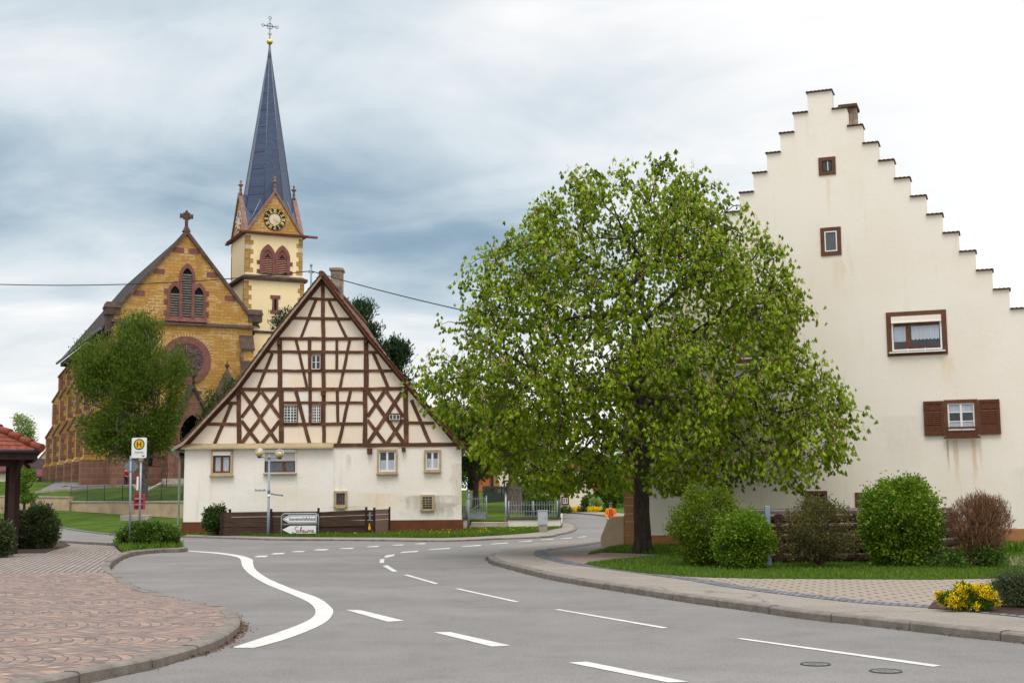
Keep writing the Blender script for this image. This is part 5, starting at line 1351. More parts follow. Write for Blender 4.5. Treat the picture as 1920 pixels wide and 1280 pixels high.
def skeleton(root_pts, root_r, tips, seg=.5, bias=.4, wob=.05, rmin=.008, expo=.5, tipr=.010, seed=1, sagk=0.0, nside=5, maxr=None):
    """grow limbs from the trunk to every tip; thickness from the number of tips carried"""
    r = np.random.default_rng(seed)
    nodes = [np.array(p, float) for p in root_pts]; par = [-1]+list(range(len(root_pts)-1)); plen = [0.0]
    for i in range(1, len(nodes)): plen.append(plen[-1]+np.linalg.norm(nodes[i]-nodes[i-1])*.4)
    top = nodes[-1]; order = np.argsort(np.linalg.norm(tips-top, axis=1))
    tipn = []
    nt_ = len(root_pts)
    for ti in order:
        t = tips[ti]; A = np.array(nodes); d = np.linalg.norm(A-t, axis=1)
        cost = d+bias*np.array(plen)
        cost[:max(1, nt_//2)] += 3
        # discourage going down steeply from a node
        b = int(np.argmin(cost)); L0 = d[b]; k = max(1, int(L0/seg)); p0 = nodes[b]
        for j in range(1, k+1):
            q = p0+(t-p0)*j/k
            if j < k: q = q+r.normal(0, wob*min(1, L0), 3)+np.array([0, 0, math.sin(math.pi*j/k)*L0*.10])
            nodes.append(q); par.append(b if j == 1 else len(nodes)-2); plen.append(plen[par[-1]]+L0/k)
        tipn.append(len(nodes)-1)
    cnt = np.zeros(len(nodes)); 
    for t in tipn: cnt[t] += 1
    for i in range(len(nodes)-1, 0, -1): cnt[par[i]] += cnt[i]
    rad = tipr*np.maximum(cnt, 1)**expo
    for i, rr in enumerate(root_r): rad[i] = rr
    if maxr: rad[len(root_r):] = np.minimum(rad[len(root_r):], maxr)
    nodes = np.array(nodes); par = np.array(par)
    idx = np.arange(1, len(nodes)); a = nodes[par[idx]]; b = nodes[idx]; ra = np.minimum(rad[par[idx]], rad[idx]*1.5); rb = rad[idx]
    d = unit(b-a); ref = np.where(np.abs(d[:, 2:3]) < .9, np.array([[0, 0, 1.0]]), np.array([[1.0, 0, 0]]))
    S = unit(np.cross(d, ref)); U = np.cross(S, d); Vs = []
    for k in range(nside):
        an = 2*math.pi*k/nside; Vs.append(a+(S*math.cos(an)+U*math.sin(an))*ra[:, None])
    for k in range(nside):
        an = 2*math.pi*k/nside; Vs.append(b+(S*math.cos(an)+U*math.sin(an))*rb[:, None]+d*rb[:, None]*.3)
    V = np.stack(Vs, 1).reshape(-1, 3); n = len(idx); base = (np.arange(n)*2*nside)[:, None]
    F = np.concatenate([base+np.array([[k, (k+1) % nside, nside+(k+1) % nside, nside+k]]) for k in range(nside)], 0)
    return V, F, nodes, par
def blobs_sample(blobs, n, seed, shell=.35, nz=0.0, nsc=1.0):
    """points inside a set of ellipsoids, thicker towards the skin, broken up by noise"""
    r = np.random.default_rng(seed); vol = np.array([b[3]*b[4]*b[5] for b in blobs]); out = []
    pick = r.choice(len(blobs), size=int(n*1.6)+20, p=vol/vol.sum())
    for i in pick:
        b = blobs[i]; d = r.normal(size=3); d /= np.linalg.norm(d); q = r.uniform()**shell
        p = np.array([b[0]+d[0]*b[3]*q, b[1]+d[1]*b[4]*q, b[2]+d[2]*b[5]*q])
        if nz and mnoise.noise(Vector(p)*nsc+Vector((seed, 0, 0))) < nz-.0*q: continue
        out.append(p)
        if len(out) >= n: break
    return np.array(out)
def foliage(name, blobs, n, mat, parent, size=.1, width=None, up=0.0, seed=0, shell=.35, nz=-.12, nsc=1.2, out=.7, clump=1, cr=.15, loc=(0, 0, 0), zmin=None):
    P = blobs_sample(blobs, n//clump, seed, shell, nz, nsc); r = np.random.default_rng(seed+5)
    if clump > 1: P = np.repeat(P, clump, 0)+r.normal(0, cr, (len(P)*clump, 3))
    if zmin is not None: P = P[P[:, 2] > zmin]
    C = np.array([np.mean([b[0] for b in blobs]), np.mean([b[1] for b in blobs]), np.mean([b[2] for b in blobs])])
    D = unit(unit(P-C)*out+r.normal(0, .55, P.shape)+np.array([[0, 0, up]]))
    s = size*r.uniform(.6, 1.3, len(P)); V, F = leaf_quads(P, D, s, s*(width or .5), seed=seed)
    var = np.clip(r.normal(.45, .28, len(P)), 0, 1)
    return np_mesh(name, V-np.array(loc), F, mat, parent, var=var)
def world_blobs(pxs, Y, depth=1.0):
    out = []
    for b in pxs:
        x, y, rx, ry = b[:4]; dy = b[4] if len(b) > 4 else 0.0
        c = PY(x, y, Y+dy); out.append((c.x, c.y, c.z, rx*Y/FPX, rx*Y/FPX*depth, ry*Y/FPX))
    return out
def tree(name, label, cat, base, trunk, r0, blobs, leafm, nleaf, barkm='bark', size=.12, width=.5, tips=90, group=None, up=.0, seed=1, tipr=.012, expo=.5, clump=1, cr=.15, seg=.5, shell=.35, nz=-.12, nsc=1.2, twigs=True, out=.7, nofol=False):
    o = empty(name, base); tag(o, label, cat, group)
    bx, by, bz = base
    tr = [(0, 0, -.1)]+[(p[0]-bx, p[1]-by, p[2]-bz) for p in trunk]
    rr = [r0*1.35]+[r0*(1-.45*i/len(trunk)) for i in range(len(trunk))]
    lb = [(b[0]-bx, b[1]-by, b[2]-bz, b[3], b[4], b[5]) for b in blobs]
    T = blobs_sample(lb, tips, seed+9, .45, -.5)
    V, F, nodes, par = skeleton(tr, rr, T, seg=seg, tipr=tipr, expo=expo, seed=seed)
    n0 = (len(tr)-1)*1
    nq = len(par)-1
    # split trunk from limbs
    np_mesh('trunk', V, F, M[barkm], o)
    if not nofol: foliage('crown', lb, nleaf, M[leafm], o, size, width, up, seed, shell, nz, nsc, clump=clump, cr=cr, out=out)
    return o, nodes
# ---- the chestnut
CB = Vector((G(1221, 1041, .12).x, 32.6, .12))
prof = [(296,1150,1235),(312,1080,1365),(335,1030,1382),(362,985,1392),(400,945,1425),(435,925,1462),(480,872,1490),(520,845,1520),(550,835,1545),(600,812,1568),(640,775,1572),(680,752,1565),(715,745,1572),(750,755,1595),(785,790,1612),(820,822,1612),(850,850,1600),(880,880,1585),(905,935,1560),(930,1010,1525)]
zr_, Lr, Rr = [], [], []
for y, a, b in prof[::-1]:
    pa, pb = PY(a, y, 32.6), PY(b, y, 32.6); zr_.append((pa.z+pb.z)/2); Lr.append(CB.x-pa.x); Rr.append(pb.x-CB.x)
zr_, Lr, Rr = map(np.array, (zr_, Lr, Rr)); zr_ = (zr_-1.8)*.985+1.8; Lr = Lr*.955; Rr = Rr*.975
def crown_r(z, ph):
    l = np.interp(z, zr_, Lr); r_ = np.interp(z, zr_, Rr); k = (l/Lr.max()+r_/Rr.max())/2
    c, s = np.cos(ph), np.sin(ph)
    lat = np.where(c > 0, r_, l); dep = np.where(s > 0, 3.5, 4.4)*k
    return 1/np.sqrt((c/np.maximum(lat, .05))**2+(s/np.maximum(dep, .05))**2)
def chest_pts(n, seed, bias, lo=0.0, mar=0.0, gap=None):
    r = np.random.default_rng(seed); out = []
    while len(out) < n:
        z = r.uniform(zr_[0], zr_[-1]); ph = r.uniform(-np.pi, np.pi); R = float(crown_r(z, ph))
        if r.uniform() > (R/6.6)**1.0: continue
        q = lo+(1-lo)*r.uniform()**bias
        cd = Vector((math.cos(ph)*R*.62, math.sin(ph)*R*.62, z*.62))
        nzv = mnoise.noise(cd)+.55*mnoise.noise(cd*2.6+Vector((5, 0, 0)))
        R *= min(1.04, .965+.17*nzv)
        if z > zr_[-1]-.55+.5*mnoise.noise(cd*1.7+Vector((0, 9, 0)))*2: continue
        p = np.array([math.cos(ph)*(R-mar)*q, math.sin(ph)*(R-mar)*q, z])
        # underside arches up near the trunk
        under = zr_[0]+.35+.9*mnoise.noise(Vector((p[0]*.7, p[1]*.7, 4.0)))+(.3 if math.hypot(p[0], p[1]) < 1.2 else 0)
        if z < under: continue
        if gap is not None and mnoise.noise(Vector((p[0], p[1], p[2]*1.35))*.85+Vector((3, 1, 9)))+(.10 if q > .93 else 0)+(.22 if z < 4.6 else 0) < gap: continue
        out.append(p)
    return np.array(out)
chest = empty('chestnut_tree', (CB.x, CB.y, .12)); tag(chest, 'big spreading horse chestnut in blossom with a dark trunk on the lawn', 'tree')
tr = [(0, 0, -.15), (0, 0, .25), (-.02, 0, 1.0), (.0, 0, 1.8), (.02, 0, 2.6), (.0, .05, 3.6), (-.1, 0, 4.8), (-.05, 0, 6.0)]
rr = [.27, .225, .20, .195, .205, .18, .145, .10]
tips = chest_pts(520, 3, .5, .25, .25); tips[:, 2] -= .12
tips = tips[(tips[:, 2] > 1.5)]
V, F, nodes, par = skeleton(tr, rr, tips, seg=.45, bias=.35, wob=.06, tipr=.0105, expo=.47, seed=4, maxr=.13)
mb = MB(); mb.tube([Vector(p) for p in tr], rr, 14); 
nq = len(par)-1; Fk = F.reshape(5, nq, 4)[:, np.arange(nq) >= 7].reshape(-1, 4); mb.add([tuple(v) for v in V], [tuple(int(i) for i in f) for f in Fk])
for k in range(5):
    a = k*1.25+.4; mb.tube([(math.cos(a)*.10, math.sin(a)*.10, .4), (math.cos(a)*.20, math.sin(a)*.20, .08), (math.cos(a)*.32, math.sin(a)*.32, -.1)], [.08, .09, .06], 7)
mb.build('trunk', M['bark'], chest)
# leaf bunches hang round the twig ends and along the outer twigs
r9 = np.random.default_rng(21)
extra = chest_pts(NEXTRA, 8, .36, .30, .05, gap=-.13); extra[:, 2] -= .12
anchors = np.concatenate([tips, extra])
# short twigs to the extra tips
ends = []; tv = []; tf = []
for p in extra:
    d = np.linalg.norm(nodes-p, axis=1); j = int(np.argmin(d)); ends.append((nodes[j], p))
A_ = np.array([e[0] for e in ends]); B_ = np.array([e[1] for e in ends]); mid = (A_+B_)/2+np.array([0, 0, .05])
def thin(A, B, ra, rb):
    d = unit(B-A); ref = np.where(np.abs(d[:, 2:3]) < .9, np.array([[0, 0, 1.0]]), np.array([[1.0, 0, 0]])); S = unit(np.cross(d, ref)); U = np.cross(S, d); Vs = []
    for k in range(3): an = 2*math.pi*k/3; Vs.append(A+(S*math.cos(an)+U*math.sin(an))*ra)
    for k in range(3): an = 2*math.pi*k/3; Vs.append(B+(S*math.cos(an)+U*math.sin(an))*rb)
    V = np.stack(Vs, 1).reshape(-1, 3); n = len(A); b = (np.arange(n)*6)[:, None]
    return V, np.concatenate([b+np.array([[k, (k+1) % 3, 3+(k+1) % 3, 3+k]]) for k in range(3)], 0)
V1, F1 = thin(A_, mid, .012, .009); V2, F2 = thin(mid, B_, .009, .006)
np_mesh('twigs', np.concatenate([V1, V2]), np.concatenate([F1, F2+len(V1)]), M['twig'], chest)
P = np.repeat(anchors, 10, 0)+np.clip(r9.normal(0, .15, (len(anchors)*10, 3)), -.32, .32); av = np.repeat(np.clip(r9.normal(.45, .26, len(anchors)), 0, 1), 10)
zmin_ = 1.45
av = av[P[:, 2] > zmin_]; P = P[P[:, 2] > zmin_]
V, F, var = palmate(P, 5, ln=LEAFL, wd=LEAFW); var = np.clip(var*.4+np.repeat(av, 6)*.6, 0, 1)
np_mesh('crown', V, F, M['chestnut_leaf'], chest, var=var)
# candles of blossom stand up from the shoots, mostly on the outside
outw = np.array([math.hypot(p[0], p[1])/max(.3, float(crown_r(p[2], math.atan2(p[1], p[0])))) for p in extra]); cand = extra[(outw > .72) | (extra[:, 2] > zr_[-1]-1.6)]; cand = np.concatenate([cand+np.random.default_rng(1).normal(0, .05, cand.shape), cand[::2]+np.random.default_rng(2).normal(0, .16, cand[::2].shape)])[:1300]; cand[:, 2] += .06
cand = cand[cand[:, 2] > 1.6]
n = len(cand); lv = []; vr = []; r8 = np.random.default_rng(77); hh = r8.uniform(.16, .27, n); lean = r8.normal(0, .12, (n, 2))
for k in range(9):
    t = k/8; rad = .045*(1-t*.8)
    for s_ in range(2):
        a = r8.uniform(0, 6.28, n); c = cand+np.stack([lean[:, 0]*t*hh+np.cos(a)*rad*.5, lean[:, 1]*t*hh+np.sin(a)*rad*.5, hh*t], 1)
        D = unit(np.stack([np.cos(a), np.sin(a), np.full(n, .5)], 1)); lq, _ = leaf_quads(c, D, .045*(1-.5*t), .04*(1-.5*t), seed=k*2+s_)
        lv.append(lq); vr.append(np.clip(r8.normal(.4, .3, n), 0, 1))
V = np.concatenate(lv); np_mesh('blossom', V, np.arange(len(V)).reshape(-1, 4), M['blossom'], chest, var=np.concatenate(vr))
# ---- feathery tree in the churchyard
b = PY(270, 925, 80); bz = zl(b.x, b.y)
bl = world_blobs([(248,715,88,112),(252,645,52,62),(275,620,30,40),(190,690,55,72),(165,720,36,80),(300,700,48,78),(318,758,34,52),(250,800,82,52),(180,800,38,45),(348,690,20,36),(292,812,42,40),(215,830,60,34),(262,832,52,22)], 80)
tree('feathery_tree', 'bushy feathery green tree in front of the yellow church wall', 'tree', (b.x, b.y, bz), [(b.x, b.y, bz+2.0), (b.x+.1, b.y, bz+3.2), (b.x, b.y, bz+4.5)], .2, bl, 'willow_leaf', 64000, 'bark_light', .20, .32, 160, up=.8, seed=5, tipr=.02, clump=8, cr=.20, nz=-.22, nsc=.6, shell=.45)
# ---- conifers behind the half-timbered house
def conifer(label, px, top, w, Y, seed, n=15000):
    t = PY(px, top, Y); base = zl(t.x, t.y); H = t.z-base; R = w/2*Y/FPX
    rg = random.Random(seed); bl = []
    for k in range(26):
        f = rg.random()**.7; z = base+H*(.35+.62*f); a = rg.random()*6.28; rr = R*(1.02-f)*1.15+.35
        bl.append((t.x+math.cos(a)*rr*.75, t.y+math.sin(a)*rr*.75, z, .72, .72, .42))
    bl.append((t.x, t.y, t.z-.5, .3, .3, .6)); bl += [(t.x, t.y, base+H*q, R*.6, R*.6, H*.12) for q in (.45, .6, .75)]
    tree('pine_tree', label, 'tree', (t.x, t.y, base), [(t.x, t.y, base+H*.4), (t.x, t.y, base+H*.7), (t.x, t.y, t.z-.6)], .2, bl, 'pine_leaf', n, 'bark', .26, .26, 60, group='dark conifers behind the half-timbered house', seed=seed, up=.5, clump=6, cr=.16, shell=.4, nz=-.5)
conifer('tallest dark pine rising behind the right roof slope of the half-timbered house', 672, 563, 140, 76, 2, 26000)
conifer('lower dark pine between the half-timbered roof and the chestnut crown', 738, 636, 70, 78, 4)
conifer('small dark conifer tip just left of the half-timbered roof slope', 541, 577, 40, 78, 6, 5000)
b = PY(425, 900, 86); bz = zl(b.x, b.y)
tree('yew_tree', 'dark round evergreen tree beside the church portal', 'tree', (b.x, b.y, bz), [(b.x, b.y, bz+1.5), (b.x, b.y, bz+3)], .18, world_blobs([(415,765,32,38),(440,730,26,34),(400,800,30,40),(440,800,40,50)], 86), 'dark_leaf', 9000, 'bark', .2, .4, 40, seed=12, clump=4)
# ---- trees right of the half-timbered house
b = PY(892, 955, 70); bz = zl(b.x, b.y)
tree('garden_tree', 'dark vase-shaped tree with forked trunk just right of the half-timbered house', 'tree', (b.x, b.y, bz), [(b.x, b.y, bz+.9), (b.x+.05, b.y, bz+1.5)], .17, world_blobs([(880,830,45,50),(850,800,40,45),(915,800,40,50),(905,850,40,30),(860,860,30,22)], 70), 'dark_leaf', 14000, 'bark', .14, .4, 120, seed=13, tipr=.022, clump=5, cr=.14, nz=-.2, up=.5)
b = PY(964, 958, 66); bz = zl(b.x, b.y)
tree('pollard_tree', 'old pollarded tree with thick ribbed trunk behind the silver fence', 'tree', (b.x, b.y, bz), [(b.x, b.y, bz+.8), (b.x, b.y, bz+1.25), (b.x, b.y, bz+1.55)], .42, world_blobs([(960,850,50,40),(990,830,50,40),(930,835,40,36),(960,800,50,40)], 66), 'dark_leaf', 11000, 'bark_light', .15, .4, 70, seed=14, tipr=.03, clump=5, cr=.14, up=.2)
b = PY(1034, 955, 82)
tree('blossoming_tree', 'small tree with pale new leaves beyond the silver fence', 'tree', (b.x, b.y, .8), [(b.x, b.y, 1.8), (b.x-.1, b.y, 2.6)], .16, world_blobs([(1012,905,34,20),(1035,895,34,20),(985,915,20,12),(1060,905,20,18)], 82), 'pale_leaf', 6000, 'bark', .16, .5, 50, seed=15, clump=4, nz=-.15)
for i, (px, py, rx, ry, Y, lm, lab) in enumerate([(845,815,38,55,88,'mid_leaf','mid green tree close behind the right eave of the half-timbered house'),(1130,905,44,46,128,'mid_leaf','olive green tree beyond the curve left of the tan quoins'),(1085,880,45,40,134,'brown_leaf','thin brownish tree behind the small far white house'),
    (882,868,34,44,104,'mid_leaf','leafy green tree in the gap between timbered house and orange house'),(925,780,50,60,112,'mid_leaf','green tree far behind the pollarded trunk'),(1180,880,60,60,140,'mid_leaf','green tree far behind the tall gabled house corner'), (1000,840,60,60,124,'dark_leaf','dark tree far behind the white house with corner stones')]):
    b = PY(px, py, Y); bz = max(0, min(2, zl(b.x, b.y)) if px < 1040 else .0)
    tree('background_tree', lab, 'tree', (b.x, b.y, bz), [(b.x, b.y, bz+2), (b.x, b.y, b.z)], .22, world_blobs([(px,py,rx,ry),(px-rx*.5,py+ry*.3,rx*.6,ry*.6),(px+rx*.5,py+ry*.2,rx*.6,ry*.7)], Y), lm, 6500, 'bark', .30, .5, 50, group='trees beyond the churchyard and the road', seed=30+i, clump=4, cr=.25, tipr=.03, nsc=.5)
b = PY(44, 860, 135)
tree('birch_tree', 'thin airy pale tree above the red-roofed shelter', 'tree', (b.x, b.y, 2.8), [(b.x, b.y, 4), (b.x, b.y, 7)], .15, world_blobs([(44,800,16,22),(52,815,14,16),(36,790,10,12)], 135), 'pale_leaf', 2000, 'bark_light', .26, .5, 40, seed=41, clump=3, cr=.2, nz=-.1)
b = PY(45, 955, 66)
tree('apple_tree', 'young small tree with fresh leaves in front of the beige wall', 'tree', (b.x, b.y, .45), [(b.x, b.y, 1.1), (b.x, b.y, 1.8)], .07, world_blobs([(46,905,22,16),(44,930,24,12),(50,885,14,12)], 66), 'mid_leaf', 2600, 'bark', .13, .5, 50, seed=42, nz=-.1)
# ---- shrubs
def shrub(name, label, Y, pxs, leafm, n, base_px, size=.06, stems=14, seed=0, width=.6, twigm='twig', group=None, gz=.12, up=.2, shell=.3, clump=3, cr=.06, tips=60, nz=-.10, nsc=3.2, depth=1.0, expo=.45, tipr=.006, zoff=0, out=.7):
    base = PY(base_px, 1000, Y); base.z = gz; o = empty(name, base); tag(o, label, 'bush' if 'bush' in name or 'shrub' in name else 'plant', group)
    bl = [(b[0]-base.x, b[1]-base.y, b[2]-base.z, b[3], b[4], b[5]) for b in world_blobs(pxs, Y, depth)]
    rgb = random.Random(seed); big = max(bl, key=lambda b: b[3]*b[5])
    if depth == 1.0 and n > 4000:      # stray shoots and bulges break the outline
        for _ in range(16):
            a = rgb.random()*6.28; e = rgb.uniform(-.3, 1.4); k = rgb.uniform(.86, 1.04); s_ = rgb.uniform(.10, .24)
            bl.append((big[0]+math.cos(a)*math.cos(e)*big[3]*k, big[1]+math.sin(a)*math.cos(e)*big[4]*k, big[2]+math.sin(e)*big[5]*k, big[3]*s_, big[4]*s_, big[5]*s_*1.3))
    T = blobs_sample(bl, tips, seed+2, .5); T = T[T[:, 2] > .12]
    rg = np.random.default_rng(seed)
    V, F, nodes, par = skeleton([(0, 0, -.05), (0, 0, .05)], [.03, .03], T, seg=.2, bias=.9, wob=.03, tipr=tipr, expo=expo, seed=seed)
    np_mesh('stems', V, F, M[twigm], o)
    foliage('foliage', bl, n, M[leafm], o, size, width, up, seed, shell, nz, nsc, clump=clump, cr=cr, zmin=.03, out=out)
    return o
shrub('bush', 'large rounded green bush right of the chestnut trunk', 26.6, [(1325,985,66,62),(1300,1010,42,40),(1355,1000,42,45),(1325,1035,50,28)], 'olive_leaf', 26000, 1325, .05, seed=51)
shrub('bush', 'smaller light green bush in front of the grey post', 25.4, [(1395,1005,50,42),(1370,1025,32,32),(1425,1020,26,28),(1400,1045,40,18)], 'bright_leaf', 15000, 1395, .055, seed=52, nz=-.15)
shrub('bush', 'sparse brownish bush in front of the dark logs', 25.6, [(1533,985,62,48),(1510,1020,50,32),(1560,1015,46,36),(1533,955,34,20)], 'brown_leaf', 11000, 1533, .045, seed=53, nz=-.12, tips=120)
shrub('bush', 'tallest bright green bush with pale flower heads by the log wall', 25.9, [(1687,965,72,68),(1660,1000,46,50),(1722,1000,44,52),(1687,1035,56,28),(1690,915,40,24)], 'bright_leaf', 24000, 1687, .066, seed=54, nz=-.18)
o = shrub('bush', 'bare brown twiggy bush at the right end of the log wall', 25.5, [(1836,985,58,52),(1836,1020,44,40),(1850,960,42,30)], 'brown_twig', 12000, 1836, .13, seed=55, width=.08, up=1.6, tips=160, clump=1, nz=-.6, shell=.5, out=.35, expo=.3)
b = PY(1836, 1052, 25.3)
shrub('ground_ivy', 'low dark green growth at the foot of the brown twiggy bush', 25.2, [(1800,1048,50,14),(1850,1045,34,18)], 'hedge_leaf', 3000, 1820, .06, seed=56)
shrub('juniper_bush', 'dark rounded juniper behind the shelter posts', 38.5, [(62,995,42,40),(85,1010,22,26),(40,1005,30,34),(70,965,26,18),(20,1000,30,40)], 'juniper_leaf', 17000, 60, .12, seed=57, width=.25, up=.5, gz=.1)
shrub('juniper_bush', 'dark bush cut by the left edge beside the shelter post', 32.5, [(-6,1010,26,30),(8,1035,14,14)], 'juniper_leaf', 5000, -6, .1, seed=58, width=.3, up=.4, gz=.1)
shrub('round_bush', 'clipped low bush around the bus stop poles', 38.6, [(282,1003,44,20),(252,1007,32,18),(310,1005,26,18),(264,994,28,12)], 'hedge_leaf', 14000, 280, .07, seed=59, gz=.11)
shrub('round_bush', 'small dark bush at the left end of the plank fence', 51, [(405,975,20,24),(398,985,16,14)], 'dark_leaf', 5000, 405, .09, seed=60, gz=.08)
shrub('juniper_bush', 'dark green cushion shrub cut by the right edge by the yellow flowers', 16.6, [(1925,1108,58,32),(1960,1110,50,34)], 'juniper_leaf', 34000, 1925, .03, seed=61, width=.35, up=.2, gz=.11)
shrub('round_bush', 'round yellow-green bush behind the silver fence', 62, [(1012,945,26,20),(995,955,16,14)], 'hedge_leaf', 5000, 1012, .09, seed=62, gz=.5)
shrub('round_bush', 'round dark green bush in the far garden', 106, [(1105,943,14,15)], 'hedge_leaf', 2200, 1105, .16, seed=63, gz=.1)
shrub('round_bush', 'round white-blossomed bush in the far garden', 105, [(1117,945,11,11)], 'pale_leaf', 1800, 1117, .14, seed=64, gz=.1)
for i, (px, w, lm, lab) in enumerate([(1062,12,'hedge_leaf','low green cushion bush nearest the far white house'),(1078,10,'yellow_leaf','yellow flowering cushion left in the far flower bed'),(1092,9,'juniper_leaf','blue green cushion in the far flower bed'),(1106,9,'yellow_leaf','yellow flowering cushion in the middle of the far flower bed'),(1121,9,'yellow_leaf','yellow flowering cushion right in the far flower bed'),(1136,12,'hedge_leaf','clipped hedge piece at the right of the far flower bed')]):
    shrub('cushion_bush', lab, 103, [(px,956+(px-1062)*.05,w,6)], lm, 900, px, .14, seed=70+i, gz=.1, group='cushion bushes in the far flower bed', tips=12)
# yellow alyssum cushion with rock
o = empty('yellow_flowers', PY(1812, 1140, 16.3)); o.location.z = .11; tag(o, 'mound of bright yellow flowers at the edge of the paved area', 'flowers')
bl = [(b[0]-o.location.x, b[1]-o.location.y, b[2]-.11, b[3], b[4], b[5]) for b in world_blobs([(1785,1124,22,13),(1815,1116,20,18),(1843,1110,22,11),(1832,1134,30,10),(1770,1118,14,9),(1803,1104,14,9),(1800,1136,14,8),(1858,1126,12,8)], 16.3)]
foliage('foliage', bl, 2500, M['hedge_leaf'], o, .06, .3, .5, 81, .4, -.5, 1, zmin=.0)
P = blobs_sample(bl, 420, 82, .06, -.05, 6); P = P[P[:, 2] > .05]; P = np.repeat(P, 26, 0)+np.random.default_rng(4).normal(0, .022, (len(P)*26, 3)); r7 = np.random.default_rng(9)
V, F = leaf_quads(P, unit(r7.normal(size=P.shape)+np.array([[0, -.3, .8]])), .02, .02, seed=5); np_mesh('blossom', V, F, M['yellow_leaf'], o, var=r7.uniform(0, 1, len(P)))
# flower heads on the bright bush
o = [x for x in COL.objects if x.get('label', '').startswith('tallest bright green bush')][0]
bb = world_blobs([(1687,965,72,68),(1690,920,40,24)], 25.9); P = blobs_sample(bb, 60, 91, .05); P = P[(P[:, 1] < 25.5)]-np.array(o.location)
P = np.repeat(P, 14, 0)+r7.normal(0, .022, (len(P)*14, 3)); V, F = leaf_quads(P, unit(r7.normal(size=P.shape)), .03, .03, seed=6); np_mesh('flower_heads', V, F, M['blossom'], o, var=r7.uniform(0, .4, len(P)))
# ---- grass tufts
def tufts(name, poly, zf, n, h, seed, y=None, edge=None):
    r = np.random.default_rng(seed); xs = np.array([p[0] for p in poly]); ys = np.array([p[1] for p in poly])
    def inside(P):
        c = np.zeros(len(P), bool); j = len(xs)-1
        for i in range(len(xs)):
            if abs(ys[j]-ys[i]) > 1e-9:
                m = ((ys[i] > P[:, 1]) != (ys[j] > P[:, 1])) & (P[:, 0] < (xs[j]-xs[i])*(P[:, 1]-ys[i])/(ys[j]-ys[i])+xs[i]); c ^= m
            j = i
        return c
    P = np.stack([r.uniform(xs.min(), xs.max(), n*3), r.uniform(ys.min(), ys.max(), n*3)], 1); P = P[inside(P)][:n]
    if callable(zf): z = np.array([zf(a, b) for a, b in P])
    else: z = np.full(len(P), zf)
    P3 = np.column_stack([P, z]); hh = h*r.uniform(.5, 1.4, len(P)); D = unit(np.column_stack([r.normal(0, .35, (len(P), 2)), np.ones(len(P))]))
    S = unit(np.cross(D, unit(r.normal(size=P3.shape)))); w = (hh*.16)[:, None]
    V = np.stack([P3-S*w, P3+S*w, P3+D*hh[:, None]], 1).reshape(-1, 3)
    o = np_mesh(name, V, np.arange(len(V)).reshape(-1, 3), M['grass_blade'], var=np.clip(r.normal(.5, .25, len(P)), 0, 1)); o['kind'] = 'stuff'; return P3
near = [p for p in lawnR_pts]; near_poly = [(min(max(p.x, -1), 14), min(p.y, 33.5)) for p in near]
tufts('grass', near_poly, .112, 60000, .05, 1)
tufts('grass', [(p.x, p.y) for p in lawn2_pts], .108, 6000, .07, 2)
tufts('grass', [(p.x, p.y) for p in pl([(1880,1035),(1886,1004),(2000,1002),(2000,1035)], .12)], .112, 5000, .22, 3)
tufts('grass', [(p.x, p.y) for p in pl([(1160,1034),(1180,1026),(1400,1018),(1400,1030),(1240,1036)], .12)], .108, 6000, .10, 4)
PT = tufts('grass', [(p.x, p.y) for p in lawnT_pts if p.y < 53.5]+[(2.2, 58), (-2.0, 57), (-2.2, 52.5), (-13.4, 52.5)], .075, 50000, .085, 5)
def vz(x, y):
    return .1
tufts('grass', [(p.x, p.y) for p in ip], .112, 5000, .16, 6)
# dandelions in the grass by the kerb, one object of tiny heads
def dandelions(pts, n, seed, mat, rad=.028, name='dandelions', h=.12):
    r = np.random.default_rng(seed); idx = r.choice(len(pts), n, replace=False); P = pts[idx]+np.array([0, 0, h]); P = np.repeat(P, 3, 0)
    V, F = leaf_quads(P-np.array([[rad, 0, 0]]), unit(r.normal(size=P.shape)*.3+np.array([[1, 0, .1]])), rad*2.2, rad*2, seed=seed); o = np_mesh(name, V, F, mat, var=r.uniform(0, 1, len(P))); o['kind'] = 'stuff'
dandelions(PT[PT[:, 0] > -3.5], 110, 3, M['yellow_leaf'], .016); dandelions(PT[(PT[:, 0] < -3.5)], 40, 4, M['yellow_leaf'], .016)
dandelions(PT[(PT[:, 0] < -3.5)], 40, 5, M['pale_leaf'], .014, name='clover_heads')

def litter(path, w, n, seed, name='leaf_litter'):
    r = np.random.default_rng(seed); k = r.integers(0, len(path)-1, n); off = np.abs(r.normal(0, w, n))
    P = []
    for i, o_ in zip(k, off):
        p = path[i].lerp(path[i+1], r.uniform()); t = path[i+1]-path[i]; t.z = 0; t.normalize(); q = p-Vector((-t.y, t.x, 0))*o_; P.append((q.x, q.y, .006))
    P = np.array(P); V, F = leaf_quads(P, unit(np.column_stack([r.normal(size=(n, 2)), r.uniform(0, .25, n)])), r.uniform(.012, .04, n), .018, 0.05, seed=seed); o = np_mesh(name, V, F, M['brown_twig'], var=r.uniform(0, .6, n)); o['kind'] = 'stuff'
litter([p for p in pathL if 13 < p.y < 18.5], .06, 420, 5); litter(pathL, .04, 500, 6); litter(pathR, .05, 700, 7)

rgw = random.Random(8)
wb_ = [(rgw.uniform(12, 190), rgw.uniform(150, 185), rgw.uniform(1, 4), rgw.uniform(5, 9), rgw.uniform(4, 7), rgw.uniform(3.5, 6)) for _ in range(60)]
fw = foliage('distant_wood', wb_, 16000, M['mid_leaf'], None, .9, .7, .2, 95, .3, -.3, .15, zmin=-.2); fw['kind'] = 'stuff'
